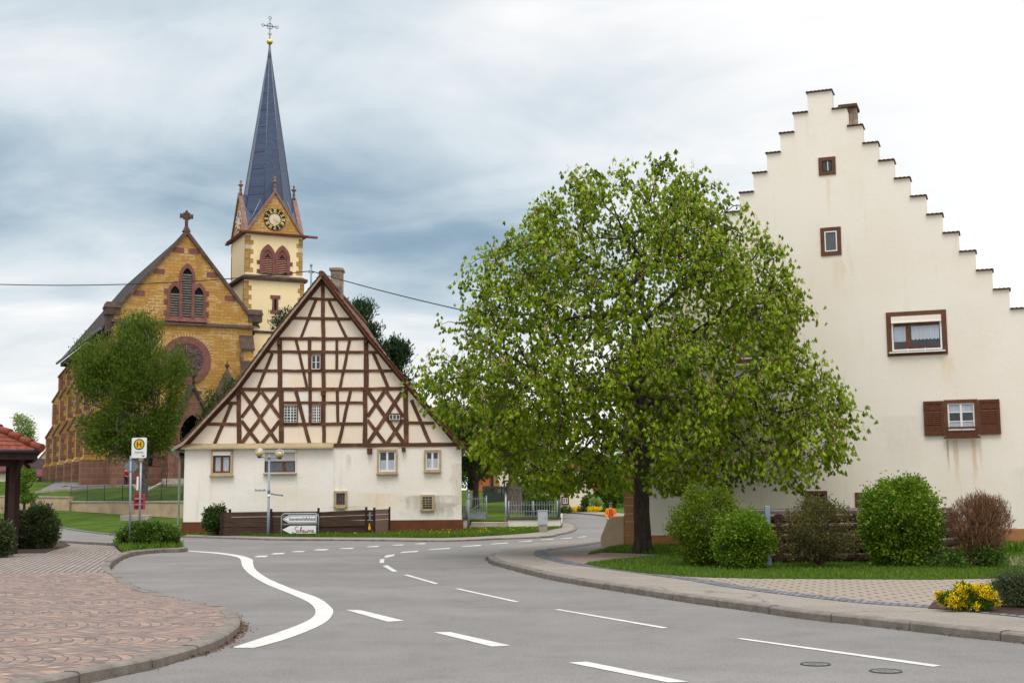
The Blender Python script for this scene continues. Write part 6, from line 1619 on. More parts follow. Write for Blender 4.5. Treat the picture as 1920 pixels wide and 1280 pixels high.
# ------------------------------------------------------------ walls and fences
def text_mesh(name, txt, size, mat, parent, loc, rot=(math.pi/2, 0, 0), sx=1.0, extr=.001, bold=0.0, align='CENTER', fit=None):
    c = bpy.data.curves.new(name, 'FONT'); c.body = txt; c.size = size; c.align_x = align; c.align_y = 'CENTER'; c.extrude = extr; c.offset = bold; c.resolution_u = 3
    t = bpy.data.objects.new(name, c); COL.objects.link(t)
    me = bpy.data.meshes.new_from_object(t.evaluated_get(bpy.context.evaluated_depsgraph_get())); bpy.data.objects.remove(t)
    me.materials.clear(); me.materials.append(M[mat]); o = bpy.data.objects.new(name, me); COL.objects.link(o)
    o.parent = parent; o.location = loc; o.rotation_euler = rot; 
    if fit: xs_ = [v.co.x for v in me.vertices]; sx = fit/(max(xs_)-min(xs_))
    o.scale = (sx, 1, 1); return o
# churchyard retaining wall: two lengths with coping and an iron railing
def wall_len(name, label, A, B, za, zb, topa, topb, m, cap, th=.4):
    o = empty(name, (A.x, A.y, 0)); tag(o, label, 'wall')
    a = Vector((0, 0, 0)); b = Vector((B.x-A.x, B.y-A.y, 0)); d = b.normalized(); n = Vector((-d.y, d.x, 0))*th
    if n.y < 0: n = -n
    mb = MB(); P = [a, b, b+n, a+n]
    mb.hexa([(p.x, p.y, z) for p, z in zip(P, (za-.3, zb-.3, zb-.3, za-.3))], [(p.x, p.y, z) for p, z in zip(P, (topa, topb, topb, topa))]); mb.build('wall', M[m], o)
    mb = MB(); e = n.normalized()*.05; P = [a-e, b-e, b+n+e, a+n+e]
    mb.hexa([(p.x, p.y, z) for p, z in zip(P, (topa+.001, topb+.001, topb+.001, topa+.001))], [(p.x, p.y, z+.1) for p, z in zip(P, (topa, topb, topb, topa))]); mb.build('coping', M[cap], o, bevel=.015)
    return o, n
Aw, Bw, Cw = wb[3], wb[7], wb[1]
zt1 = 1.27; zt1b = PY(343, 939, Bw.y).z-.1; zt1a = PY(131, 939, Aw.y).z-.1
wall_len('retaining_wall', 'long beige plastered wall with stone coping below the church lawn', Aw, Bw, .5, .2, zt1a, zt1b, 'ret_wall', 'concrete')
A2 = PY(129.5, 957, Aw.y-.35); B2 = PY(-110, 948, Aw.y+6.0); zt2 = PY(129, 930.5, A2.y).z-.1; zt2b = PY(-110, 927.5, B2.y).z-.1
wall_len('retaining_wall', 'higher piece of beige wall left of the long churchyard wall', B2, A2, .8, .5, zt2b, zt2, 'ret_wall', 'concrete')
def railing(name, label, A, B, z0a, z0b, h, step, m, pr=.012, post=2.2, pointed=True, rails=(.1, .85), cat='fence', postr=.025, over=.0):
    o = empty(name, (A.x, A.y, 0)); tag(o, label, cat)
    L_ = (B-A).length; L_ = math.hypot(B.x-A.x, B.y-A.y); d = Vector((B.x-A.x, B.y-A.y, 0)).normalized()
    def at(s): q = d*s; return q.x, q.y, z0a+(z0b-z0a)*s/L_
    mb = MB(); n = int(L_/step)
    for k in range(n+1):
        x, y, z = at(min(L_, k*step)); mb.box(x-pr, y-pr, z+.02, x+pr, y+pr, z+h+over)
        if pointed: mb.lathe((x, y, z+h+over), [(pr*1.5, 0), (.001, pr*4)], 4, False)
    for r_ in rails: a, b = at(0), at(L_); mb.bar((a[0], a[1], a[2]+h*r_), (b[0], b[1], b[2]+h*r_), pr*2.4, pr*2.4)
    mb.build('bars', M[m], o)
    k = max(1, round(L_/post))
    for i in range(k+1):
        x, y, z = at(L_*i/k); mb = MB(); mb.tube([(x, y, z-.1), (x, y, z+h+.06)], postr, 8); mb.build('post', M[m], o)
    return o
railing('iron_railing', 'thin dark iron railing on top of the long beige churchyard wall', Vector((Aw.x, Aw.y+.2, 0)), Vector((Bw.x, Bw.y+.2, 0)), zt1a+.1, zt1b+.1, PY(200, 909, 82).z-PY(200, 938, 82).z, .13, 'iron', .008, 2.6, rails=(.1, .97), pointed=False)
a, b = PY(58, 918, 112), PY(108, 918, 108); railing('metal_gate', 'dark metal bar gate beside the far left corner of the church', a, b, 2.3, 2.3, .85, .32, 'iron', .02, 1.0, False, rails=(.05, .95), cat='gate')
# silver fence, white wall, gate, steps
SW = 58.0
wx0, wx1 = PY(952, 985, SW).x, PY(1051, 985, SW).x; gx0 = PY(860, 985, SW).x; gx1 = PY(876, 985, SW).x
wtz = PY(1000, 973.5, SW).z
o = empty('low_wall', (wx0, SW, 0)); tag(o, 'low white painted wall with dark coping under the silver fence', 'wall')
mb = MB(); mb.box(0, 0, -.1, wx1-wx0, .35, wtz); mb.hexa([(wx1-wx0-.35, .3501, -.1), (wx1-wx0, .3501, -.1), (wx1-wx0+.7, 16, -.1), (wx1-wx0+.35, 16, -.1)], [(wx1-wx0-.35, .3501, wtz), (wx1-wx0, .3501, wtz), (wx1-wx0+.7, 16, wtz), (wx1-wx0+.35, 16, wtz)]); mb.build('wall', M['white_wall'], o)
mb = MB(); mb.box(-.04, -.05, wtz+.001, wx1-wx0+.05, .4, wtz+.07); mb.build('coping', M['dark_stone'], o, bevel=.01)
o = empty('low_wall', (gx0, SW, 0)); tag(o, 'short piece of white wall between house corner and gate', 'wall')
mb = MB(); mb.box(0, 0, -.1, gx1-gx0, .35, wtz+.02); mb.build('wall', M['white_wall'], o); mb = MB(); mb.box(-.03, -.04, wtz+.021, gx1-gx0+.03, .39, wtz+.08); mb.build('coping', M['dark_stone'], o)
fh = PY(1000, 939, SW+.15).z-wtz-.08
railing('silver_fence', 'galvanised picket fence on the low white wall', Vector((wx0+.05, SW+.17, 0)), Vector((wx1-.12, SW+.17, 0)), wtz+.08, wtz+.08, fh*.93, .115, 'galv', .011, 1.1, True, (.12, .42, .84), postr=.028)
railing('dark_fence', 'dark end panel of fence running back from the white wall corner', Vector((wx1-.1, SW+.2, 0)), Vector((wx1+.5, SW+15, 0)), wtz+.08, wtz+.3, fh*.95, .12, 'iron', .016, 2.0, False, (.1, .9), postr=.05)
railing('silver_fence', 'short galvanised fence between house corner and gate', Vector((gx0, SW+.17, 0)), Vector((gx1-.05, SW+.17, 0)), wtz+.08, wtz+.08, fh*.93, .115, 'galv', .011, .6, True, (.12, .84), postr=.028)
o = empty('garden_gate', (gx1+.05, SW+.1, .32)); tag(o, 'galvanised garden gate with diagonal brace standing open above the steps', 'gate')
ga, gb2 = 0, PY(912, 970, SW).x-gx1-.05; zb_, zt_ = PY(900, 971, SW).z-.32, PY(900, 931, SW).z-.32
mb = MB()
for a, b in (((ga, 0, zb_), (ga, 0, zt_+.05)), ((gb2, 0, zb_), (gb2, 0, zt_+.05))): mb.tube([a, b], .028, 8)
for z in (zb_, zb_+.25, zt_-.08): mb.bar((ga, 0, z), (gb2, 0, z), .035)
mb.bar((ga, 0, zb_+.28), (gb2, 0, zt_-.12), .03); mb.build('gate_frame', M['galv'], o)
mb = MB(); k = 1
while ga+k*.105 < gb2-.05: mb.box(ga+k*.105-.008, -.008, zb_+.25, ga+k*.105+.008, .008, zt_+.02); k += 1
mb.build('bars', M['galv'], o); mb = MB(); mb.box(ga+.03, -.006, zb_+.02, gb2-.03, .006, zb_+.25); mb.build('kick_plate', M['galv'], o)
for px, lab in ((948.5, 'silver gate post at the left end of the picket fence'), (877, 'silver gate post on the hinge side beside the house corner')):
    q = PY(px, 975, SW+.1); mb = MB(); mb.tube([(q.x, q.y, 0), (q.x, q.y, PY(px, 928, SW).z)], .045, 10); mb.ball((q.x, q.y, PY(px, 928, SW).z+.03), .05, 8, 6)
    tag(mb.build('gate_post', M['galv']), lab, 'post')
mb = MB(); s0, s1 = PY(880, 983, 57).x, PY(953, 983, 57).x
mb.box(s0, 57.2, -.05, s1, 58.3, .20); mb.box(s0+.05, 57.65, .2, s1, 58.9, .34); tag(mb.build('garden_steps', M['concrete'], bevel=.012), 'two worn stone steps leading to the open garden gate', 'steps')
a, b = PY(906, 948, 78), PY(1003, 948, 84)
railing('dark_fence', 'dark picket fence across the lawn behind the pollarded tree', a, b, zl(a.x, a.y), zl(b.x, b.y), 1.0, .14, 'iron', .03, 2.0, False, (.1, .9))
# electrical cabinet
q = PY(1018, 996, 52.0); o = empty('electrical_cabinet', (q.x, q.y, .06)); tag(o, 'pale grey electrical cabinet on a concrete base on the pavement', 'cabinet')
w = 8.2*52/FPX; zc_ = PY(1018, 984, 52).z-.06; zt_ = PY(1018, 957.5, 52).z-.06
mb = MB(); mb.box(-w, 0, 0, w, .35, zc_); mb.build('base', M['concrete'], o); mb = MB(); mb.box(-w-.02, -.03, zc_, w+.02, .38, zt_); cb_ = mb.build('body', M['cabinet'], o, bevel=.01)
mb = MB(); mb.box(-w-.03, -.05, zt_+.001, w+.03, .4, zt_+.03); mb.build('lid', M['cabinet'], o); mb = MB(); mb.box(-w+.03, -.036, zc_+.04, w-.03, -.031, zt_-.03); dr = mb.build('door', M['cabinet'], o); mb = MB(); mb.box(w*.6, -.05, (zc_+zt_)/2-.03, w*.7, -.037, (zc_+zt_)/2+.03); mb.build('handle', M['iron'], dr)
# signs seen from behind
def diamond(name, label, px, py_base, z0, top, Y, half, lean=0.0, m='galv_blue', r=.03):
    q = PY(px, py_base, Y); o = empty(name, (q.x, Y, z0)); tag(o, label, 'sign')
    zt = PY(px, top, Y).z-z0
    mb = MB(); mb.tube([(0, 0, -.2), (-lean, 0, zt)], r, 10); mb.build('pole', M[m], o)
    zc = zt-half-.05; mb = MB(); k = .86
    mb.xz([(-half-lean, zc), (-lean, zc-half), (half-lean, zc), (-lean, zc+half)], -.05-r, -.042-r) if False else mb.hexa([(-half*k-lean, r+.06, zc), (-lean, r+.02, zc-half), (half*k-lean, r+.0, zc), (-lean, r+.02, zc+half)], [(-half*k-lean, r+.066, zc), (-lean, r+.026, zc-half), (half*k-lean, r+.006, zc), (-lean, r+.026, zc+half)])
    mb.build('sign_plate', M['sign_grey'], o)
    mb = MB()
    for dz in (half*.75, -half*.55): mb.lathe((-lean*.97, 0, zc+dz), [(r+.012, 0), (r+.012, .035)], 10)
    mb.build('clamp', M['galv'], o); return o
diamond('traffic_sign', 'grey back of a diamond traffic sign on a leaning blue-grey pole by the bush', 243.5, 1024, .1, 854, 38.2, .27, .045)
o = diamond('traffic_sign', 'grey back of a diamond traffic sign by the corner of the half-timbered house', 879.5, 995, .07, 918, 51.5, .19, .0, 'galv', .022)
# sticker on the first
# bus stop
Yb = 41.5; q = PY(261.3, 985, Yb); o = empty('bus_stop_sign', (q.x, Yb, .1)); tag(o, 'bus stop sign with green and yellow H on a grey pole with red box', 'sign')
zz = lambda y: PY(261, y, Yb).z-.1
xx = lambda x, y=840: PY(x, y, Yb).x-q.x
mb = MB(); mb.tube([(0, 0, -.1), (0, 0, zz(862))], .035, 10); mb.build('pole', M['galv'], o)
mb = MB(); mb.box(-.06, -.05, zz(864), .06, .05, zz(857)); mb.build('bracket', M['galv'], o)
x0, x1, z0, z1 = xx(247.8), xx(275.6), zz(858.3), zz(820.3)
mb = MB(); mb.xz([(x0+.03, z0), (x1-.03, z0), (x1, z0+.03), (x1, z1-.03), (x1-.03, z1), (x0+.03, z1), (x0, z1-.03), (x0, z0+.03)], -.06, -.02); sp_ = mb.build('sign_plate', M['sign_white'], o)
cx, cz = (x0+x1)/2-.0, z1-(z1-z0)*.33
def cir(r, n=32): return [(cx+r*math.cos(2*math.pi*k/n), cz+r*math.sin(2*math.pi*k/n)) for k in range(n)]
R0 = (x1-x0)*.37
mb = MB(); mb.xz(cir(R0), -.064, -.061); mb.mi = 1; mb.xz(cir(R0*.80), -.067, -.0641); mb.mi = 0
hw_, hh_, t_ = R0*.42, R0*.5, R0*.2
mb.box(cx-hw_, -.070, cz-hh_, cx-hw_+t_, -.0671, cz+hh_); mb.box(cx+hw_-t_, -.070, cz-hh_, cx+hw_, -.0671, cz+hh_); mb.box(cx-hw_+t_, -.070, cz-t_*.5, cx+hw_-t_, -.0671, cz+t_*.5)
mb.build('stop_symbol', [M['sign_green'], M['sign_yellow']], sp_)
text_mesh('stop_name', 'Ortsmitte', .075, 'ink', sp_, (cx, -.062, z0+(z1-z0)*.29), sx=.95)
mb = MB(); mb.box(cx-.17, -.0625, z0+(z1-z0)*.215, cx-.0, -.061, z0+(z1-z0)*.225); mb.box(cx+.03, -.0625, z0+(z1-z0)*.215, cx+.16, -.061, z0+(z1-z0)*.225)
mb.hexa([(x1-.15, -.0625, z0+.09), (x1-.12, -.0625, z0+.04), (x1-.10, -.0625, z0+.04), (x1-.12, -.0625, z0+.09)], [(x1-.15, -.061, z0+.09), (x1-.12, -.061, z0+.04), (x1-.10, -.061, z0+.04), (x1-.12, -.061, z0+.09)]); mb.box(x1-.10, -.0625, z0+.045, x1-.06, -.061, z0+.085); mb.build('small_print', M['iron'], sp_)
mb = MB(); mb.box(xx(256.2, 900), -.04, zz(921), xx(261.0, 900), .02, zz(890.5)); tt = mb.build('timetable_case', M['red_paint'], o); mb = MB(); mb.box(xx(257.0, 900), -.046, zz(918.5), xx(260.6, 900), -.041, zz(893)); mb.build('timetable', M['sign_white'], tt)
mb = MB(); mb.box(xx(250, 940), .04, zz(954.5), xx(267.4, 940), .3, zz(926)); rb = mb.build('red_box', M['red_paint'], o, bevel=.01)
for y in (934.5, 945.5): mb = MB(); mb.box(xx(253, 940), -.038, zz(y+1.2), xx(266.5, 940), .039, zz(y-1.2)); mb.build('clamp', M['galv'], rb)
# pale stone slab on the verge
q = PY(252, 971, 66); mb = MB(); a, b = PY(225, 971, 66).x, PY(279.5, 971, 66).x; z_ = PY(252, 971, 66).z; mb.box(a, 66, z_-.15, b, 66.5, PY(252, 965.5, 66).z)
tag(mb.build('stone_slab', M['concrete'], bevel=.03), 'long pale stone slab lying in the grass below the churchyard wall', 'slab')
# lamp with two globes and street name plates
Yl = 49.3; q = PY(502.8, 1006, Yl); o = empty('street_lamp', (q.x, Yl, .07)); tag(o, 'street lamp with two amber-bottomed globes and street name plates', 'street lamp')
zz = lambda y: PY(503, y, Yl).z-.07
xx = lambda x, y=900: PY(x, y, Yl).x-q.x
mb = MB(); mb.tube([(0, 0, -.1), (0, 0, .9), (0, 0, .92), (0, 0, zz(856))], [.055, .055, .045, .04], 12); mb.build('pole', M['galv_blue'], o)
mb = MB(); mb.tube([(xx(485.5), 0, zz(856.2)), (0, 0, zz(857.5)), (xx(524), 0, zz(858.8))], .022, 8); mb.lathe((0, 0, zz(860)), [(.055, 0), (.055, .1), (.03, .13)], 10); mb.build('arm', M['galv'], o)
gm, gnt, gb_ = new_mat('clear_globe', .05, .5); gb_.inputs['Transmission Weight'].default_value = .85; gb_.inputs['Base Color'].default_value = (.93, .92, .88, 1); gb_.inputs['IOR'].default_value = 1.1; M['globe'] = gm
gm, gnt, gb_ = new_mat('amber_reflector', .25, .5); gb_.inputs['Base Color'].default_value = lin((214,184,110)); M['amber'] = gm
for px, py in ((485.5, 847.5), (524, 850)):
    c = (xx(px), 0, zz(py)); r = 8.3*Yl/FPX
    mb = MB(); mb.ball(c, r, 20, 14); gl_ = mb.build('globe', M['globe'], o, smooth=True)
    mb = MB(); mb.lathe(c, [(.05, -r*.93), (r*.6, -r*.78), (r*.9, -r*.36), (r*.95, 0), (r*.9, .01)], 18); mb.build('reflector', M['amber'], gl_)
    mb = MB(); mb.lathe(c, [(.035, -r*.6), (.05, -r*.1), (.045, r*.3), (.01, r*.36)], 10); mb.build('bulb', M['sign_white'], gl_)
    mb = MB(); mb.lathe((c[0], 0, c[2]-r-.05), [(.05, 0), (.075, .03), (.07, .06)], 12); mb.build('collar', M['iron'], gl_)
mb = MB(); a, b = xx(476.5), xx(500.5); mb.box(a, -.012, zz(921.5), b, 0, zz(915.3)); n1_ = mb.build('name_plate', M['sign_white'], o); text_mesh('street_name', 'Schulstraße', .115, 'ink', n1_, ((a+b)/2, -.014, zz(918.4)), fit=.42, bold=.002)
mb = MB(); a, b = xx(504.5), xx(533.5); za, zb = zz(922), zz(926); hgt = .115
mb.hexa([(a, -.02, za-hgt), (b, .22, zb-hgt-.0), (b, .232, zb-hgt), (a, -.008, za-hgt)], [(a, -.02, za+.0), (b, .22, zb), (b, .232, zb), (a, -.008, za)]); n2_ = mb.build('name_plate', M['sign_white'], o)
t = text_mesh('street_name', 'Alemannenstraße', .10, 'ink', n2_, ((a+b)/2, .094, (za+zb)/2-hgt/2), rot=(math.pi/2, math.atan2(za-zb, b-a), math.atan2(.24, b-a)), fit=.5, bold=.002)
mb = MB(); mb.lathe((0, 0, zz(924)), [(.056, 0), (.056, .18)], 10); mb.build('clamp', M['galv'], o)
mb = MB(); mb.lathe((0, 0, zz(933)), [(.047, 0), (.047, .13)], 10); mb.mi = 1; mb.lathe((0, 0, zz(931.5)), [(.048, 0), (.048, .025)], 10); mb.build('number_band', [M['sign_white'], M['ink']], o)
# direction signs
Ys = 48.9; q = PY(527.5, 1004, Ys); o = empty('direction_sign', (q.x, Ys, .07)); tag(o, 'two white arrow direction signs in a grey tube frame before the plank fence', 'sign')
zz = lambda y: PY(562, y, Ys).z-.07
xx = lambda x, y=980: PY(x, y, Ys).x-q.x
x0, x1 = xx(527.8), xx(597); zt = zz(962.5)
mb = MB(); mb.tube([(x0, 0, -.2), (x0, 0, zt-.12), (x0+.035, 0, zt-.035), (x0+.12, 0, zt), (x1-.12, 0, zt), (x1-.035, 0, zt-.035), (x1, 0, zt-.12), (x1, 0, -.2)], .028, 8); mb.tube([(x0, 0, zz(982.3)), (x1, 0, zz(982.3))], .022, 8); mb.build('frame', M['galv'], o)
def arrow(xa, xb, za, zb, y0, y1, tip): return [(xa, (za+zb)/2), (xa+tip, za), (xb, za), (xb, zb), (xa+tip, zb)]
xa, xb, za, zb = xx(530), xx(594), zz(980), zz(965.2)
mb = MB(); mb.xz(arrow(xa, xb, za, zb, 0, 0, .24), -.05, -.035); p1 = mb.build('sign_plate', M['sign_white'], o)
mb = MB(); A1 = arrow(xa+.05, xb-.025, za+.025, zb-.025, 0, 0, .205); A2_ = arrow(xa+.07, xb-.038, za+.038, zb-.038, 0, 0, .198); mb.ring(A1, A2_, -.053, -.0501); mb.build('sign_border', M['ink'], p1)
text_mesh('sign_text', 'Gemeinschaftshaus', .17, 'ink', p1, (xa+.24+(xb-xa-.27)/2-.01, -.052, (za+zb)/2), fit=49*Ys/FPX, bold=.003)
xa, xb, za, zb = xx(530), xx(593), zz(999.5), zz(985)
mb = MB(); mb.xz(arrow(xa, xb, za, zb, 0, 0, .29), -.05, -.035); p2 = mb.build('sign_plate', M['sign_white'], o)
# handwritten word in pen strokes (x, y in the lettering's own box)
strokes = [[(1.05,.96),(.92,.99),(.7,.93),(.5,.75),(.55,.58),(.75,.45),(.86,.28),(.78,.12),(.5,.04),(.2,.06),(.05,.14),(.2,.2)],
 [(1.25,.42),(1.12,.46),(1.0,.36),(1.0,.2),(1.14,.12),(1.3,.2),(1.45,.4),(1.6,.75),(1.62,.92),(1.52,.9),(1.46,.6),(1.42,.14)],[(1.44,.3),(1.56,.44),(1.68,.42),(1.7,.2),(1.74,.14),(1.85,.22)],
 [(1.85,.24),(2.0,.34),(2.06,.42),(1.95,.46),(1.88,.3),(1.95,.14),(2.12,.14),(2.22,.24)],[(2.22,.42),(2.24,.2),(2.34,.12),(2.48,.2),(2.56,.4)],[(2.56,.42),(2.56,.2),(2.62,.14),(2.7,.2)],[(2.72,.14),(2.74,.4),(2.84,.44),(2.96,.38),(2.98,.16)],[(3.04,.14),(3.06,.4),(3.16,.44),(3.28,.38),(3.3,.16),(3.36,.13)],
 [(3.4,.24),(3.52,.32),(3.6,.42),(3.5,.46),(3.42,.3),(3.48,.14),(3.62,.12),(3.78,.2)]]
mb = MB(); x_0 = xa+.36; kx = (xb-xa-.42)/3.78; kz = (zb-za)*.88; z_0 = za+.01
for s_ in strokes:
    pts = smooth([(x_0+x*kx, -.054, z_0+y*kz) for x, y in s_], .03); mb.tube(pts, .0105, 4)
mb.build('sign_text', M['ink_red'], p2)
# plank fence in front of the half-timbered house
Yf = 50.4; q = PY(415, 1001, Yf); o = empty('plank_fence', (q.x, Yf, .0)); tag(o, 'low dark weathered plank fence with posts in front of the half-timbered house', 'fence')
x5 = lambda X: PY(330+X/3.49, 985, Yf).x-q.x
z5 = lambda Y: PY(560, 800+Y/3.49, Yf).z
segs = [(298,623,553,550),(623,933,551,551),(933,1245,556,543),(1245,1300,545,545)]
for si, (a, b, ta, tb) in enumerate(segs):
    mb = MB(); n = 5; rg = random.Random(si)
    for k in range(n):
        g_ = .012; xa, xb = x5(a), x5(b); t0, t1 = z5(ta), z5(tb)
        z0a, z1a = .02+(t0-.02)*k/n, .02+(t0-.02)*(k+1)/n-g_; z0b, z1b = .02+(t1-.02)*k/n, .02+(t1-.02)*(k+1)/n-g_; y = .0+rg.uniform(-.02, .02)+.015*(k % 2)
        mb.hexa([(xa, y, z0a), (xb, y, z0b), (xb, y+.04, z0b), (xa, y+.04, z0a)], [(xa, y, z1a), (xb, y, z1b), (xb, y+.04, z1b), (xa, y+.04, z1a)])
    mb.build('plank_panel', M['fence_wood'], o)
for X, Yt in ((298,553),(348,534),(623,534),(933,530),(1245,526),(1298,530)):
    mb = MB(); mb.box(x5(X)-.045, -.06 if X != 348 else .06, -.1, x5(X)+.045, -.025 if X != 348 else .12, z5(Yt)); mb.build('post', M['fence_post'], o)
mb = MB()
for k in range(5): z0 = .02+(z5(542)-.02)*k/5; z1 = .02+(z5(542)-.02)*(k+1)/5-.012; mb.hexa([(x5(1303), .06, z0), (x5(1366), 1.6, z0), (x5(1366), 1.64, z0), (x5(1303), .1, z0)], [(x5(1303), .06, z1), (x5(1366), 1.6, z1), (x5(1366), 1.64, z1), (x5(1303), .1, z1)])
mb.build('pale_panel', M['fence_pale'], o); mb = MB(); mb.box(x5(1366), 1.55, -.1, x5(1366)+.06, 1.7, z5(530)); mb.build('post', M['fence_post'], o)
mb = MB(); mb.box(x5(1263), -.05, z5(610), x5(1277), -.03, z5(560)); mb.mi = 1; mb.box(x5(1259), -.055, z5(676), x5(1275), -.03, z5(652)); mb.box(x5(1263), -.055, z5(650), x5(1270), -.03, z5(635)); 
tag(mb.build('hanging_strap', [M['sign_grey'], M['sign_yellow']]), 'narrow grey and yellow strap hanging on the right end of the plank fence', 'strap'); bpy.data.objects[-1] if False else None
st = [x for x in COL.objects if x.name.startswith('hanging_strap')][0]; st.location = (q.x, Yf, 0)
# ------------------------------------------------------------ log wall behind the bushes, grey post
o = empty('log_wall', PY(1540, 1060, 27.6)); o.location.z = .12; tag(o, 'dark stacked log retaining wall behind the bushes on the right', 'wall')
ox, oy = o.location.x, o.location.y
W_ = [PY(1392, 1050, 28.6), PY(1455, 1058, 27.2), PY(1610, 1058, 27.2), PY(1720, 1045, 28.6), PY(1790, 1040, 30)]
ztop = PY(1540, 962, 27.4).z-.12; nlg = 5
for (a, b) in zip(W_, W_[1:]):
    for k in range(nlg):
        z0, z1 = ztop*k/nlg, ztop*(k+1)/nlg; zc = (z0+z1)/2; r = (z1-z0)/2*.97
        d = Vector((b.x-a.x, b.y-a.y, 0)).normalized(); n_ = Vector((d.y, -d.x, 0)); rg = rng.uniform(-.02, .02)
        aa = Vector((a.x-ox, a.y-oy, zc))-d*.12+n_*rg; bb = Vector((b.x-ox, b.y-oy, zc))+d*.12+n_*rg
        mb = MB(); prof_ = [(-r*.35, -r), (r*.55, -r*.95), (r*.9, -r*.5), (r, 0), (r*.9, r*.6), (r*.55, r*.96)]
        ra = [aa+n_*u+Vector((0, 0, w_)) for u, w_ in prof_]+[aa-n_*.12+Vector((0, 0, r*.96)), aa-n_*.12+Vector((0, 0, -r))]
        rb2 = [p+(bb-aa) for p in ra]; mb.hexa(ra, rb2)
        pf = [i for i in range(len(mb.f))]
        mb.m = [1 if i in (6, 7) else 0 for i in range(len(mb.f))]
        mb.build('log', [M['log'], M['log_top']], o)
mb = MB(); mb.xy([(p.x-ox, p.y-oy) for p in W_]+[(W_[-1].x-ox, W_[-1].y-oy+1.5), (W_[0].x-ox, W_[0].y-oy+2.2)], ztop-.02, ztop+.06); mb.build('deck', M['deck'], o)
q = PY(1442, 1062, 25.9); q.z = .12; zt = PY(1442, 948, 25.9).z
mb = MB(); mb.box(q.x-.05, 25.86, 0, q.x+.05, 25.94, zt); mb.box(q.x-.05, 25.90, zt-.05, q.x+.05, 25.96, zt+.0); tag(mb.build('metal_post', M['galv_blue'], bevel=.008), 'square blue-grey metal post between the two front bushes', 'post')
q = G(1862, 1112, .11); q = PY(1862, 1125, 16.9); mb = MB(); mb.ball((q.x, 16.9, .2), .2, 10, 7, .8); 
for i, v in enumerate(mb.v): mb.v[i] = (v[0]+(mnoise.noise(Vector(v)*5))*.1, v[1], v[2]+mnoise.noise(Vector(v)*4+Vector((3,0,0)))*.08)
tag(mb.build('rock', M['concrete']), 'pale grey rock between the yellow flowers and the dark juniper', 'rock')
# ------------------------------------------------------------ shelter on the left edge
Yq = 34.0; q = PY(20, 1037, Yq); SY = R_(22); o = empty('bus_shelter', (q.x, Yq, .1), SY); tag(o, 'dark wooden bus shelter with red hipped tile roof cut by the left edge', 'shelter')
pos = lambda px, py, Y: Matrix.Rotation(-SY, 3, 'Z') @ (PY(px, py, Y)-Vector((q.x, Yq, .1)))
zp = pos(20, 842, Yq).z
for b, w in ((pos(17.5, 1035, Yq), .15), (pos(27.5, 1035, Yq+.5), .15), (Vector((-3.4, 0, 0)), .15), (Vector((-3.4, 2.6, 0)), .15), (Vector((-.1, 2.6, 0)), .15)):
    mb = MB(); mb.box(b.x-w/2, b.y-w/2, -.1, b.x+w/2, b.y+w/2, zp); mb.build('post', M['fence_post'], o, bevel=.008)
c1 = pos(71, 842, Yq-.3); zE_ = pos(40, 848, Yq-.55).z
xr1 = c1.x; xl1 = xr1-4.4; y0_, y1_ = -.55, 3.4
def ring4(x0, x1, y0, y1, z): return [(x0, y0, z), (x1, y0, z), (x1, y1, z), (x0, y1, z)]
mb = MB(); t_ = .05; f0, f1 = zE_-.18, zE_+.03
mb.box(xl1, y0_, f0, xr1, y0_+t_, f1); mb.box(xr1-t_, y0_+t_+.001, f0, xr1, y1_, f1); mb.box(xl1, y1_-t_, f0, xr1-t_-.001, y1_, f1); mb.box(xl1, y0_+t_+.001, f0, xl1+t_, y1_-t_-.001, f1); mb.build('fascia', M['fence_post'], o)
mb = MB(); mb.box(xl1+.06, y0_+.06, f1-.05, xr1-.06, y1_-.06, f1-.02); mb.build('ceiling', M['fence_post'], o)
mb = MB()
for k in range(7): x = xr1-.35-k*.62; mb.box(x-.035, y0_+.06, f0-.02, x+.035, y1_-.06, f1-.051)
mb.box(xl1+.3, -.08, f0-.16, pos(17.5, 850, Yq).x+.1, .08, f0-.021); mb.build('beams', M['fence_post'], o)
mb = MB(); p0 = pos(22, 850, Yq); mb.bar((p0.x+.05, -.02, zE_-.75), (xr1-.35, -.3, zE_-.14), .09); mb.build('brace', M['fence_post'], o)
mb = MB(); g0 = zE_+.05; mb.tube([(xl1, y0_-.06, g0-.01), (xr1+.06, y0_-.06, g0-.01), (xr1+.06, y1_, g0-.01)], .055, 8); mb.build('gutter', M['iron'], o)
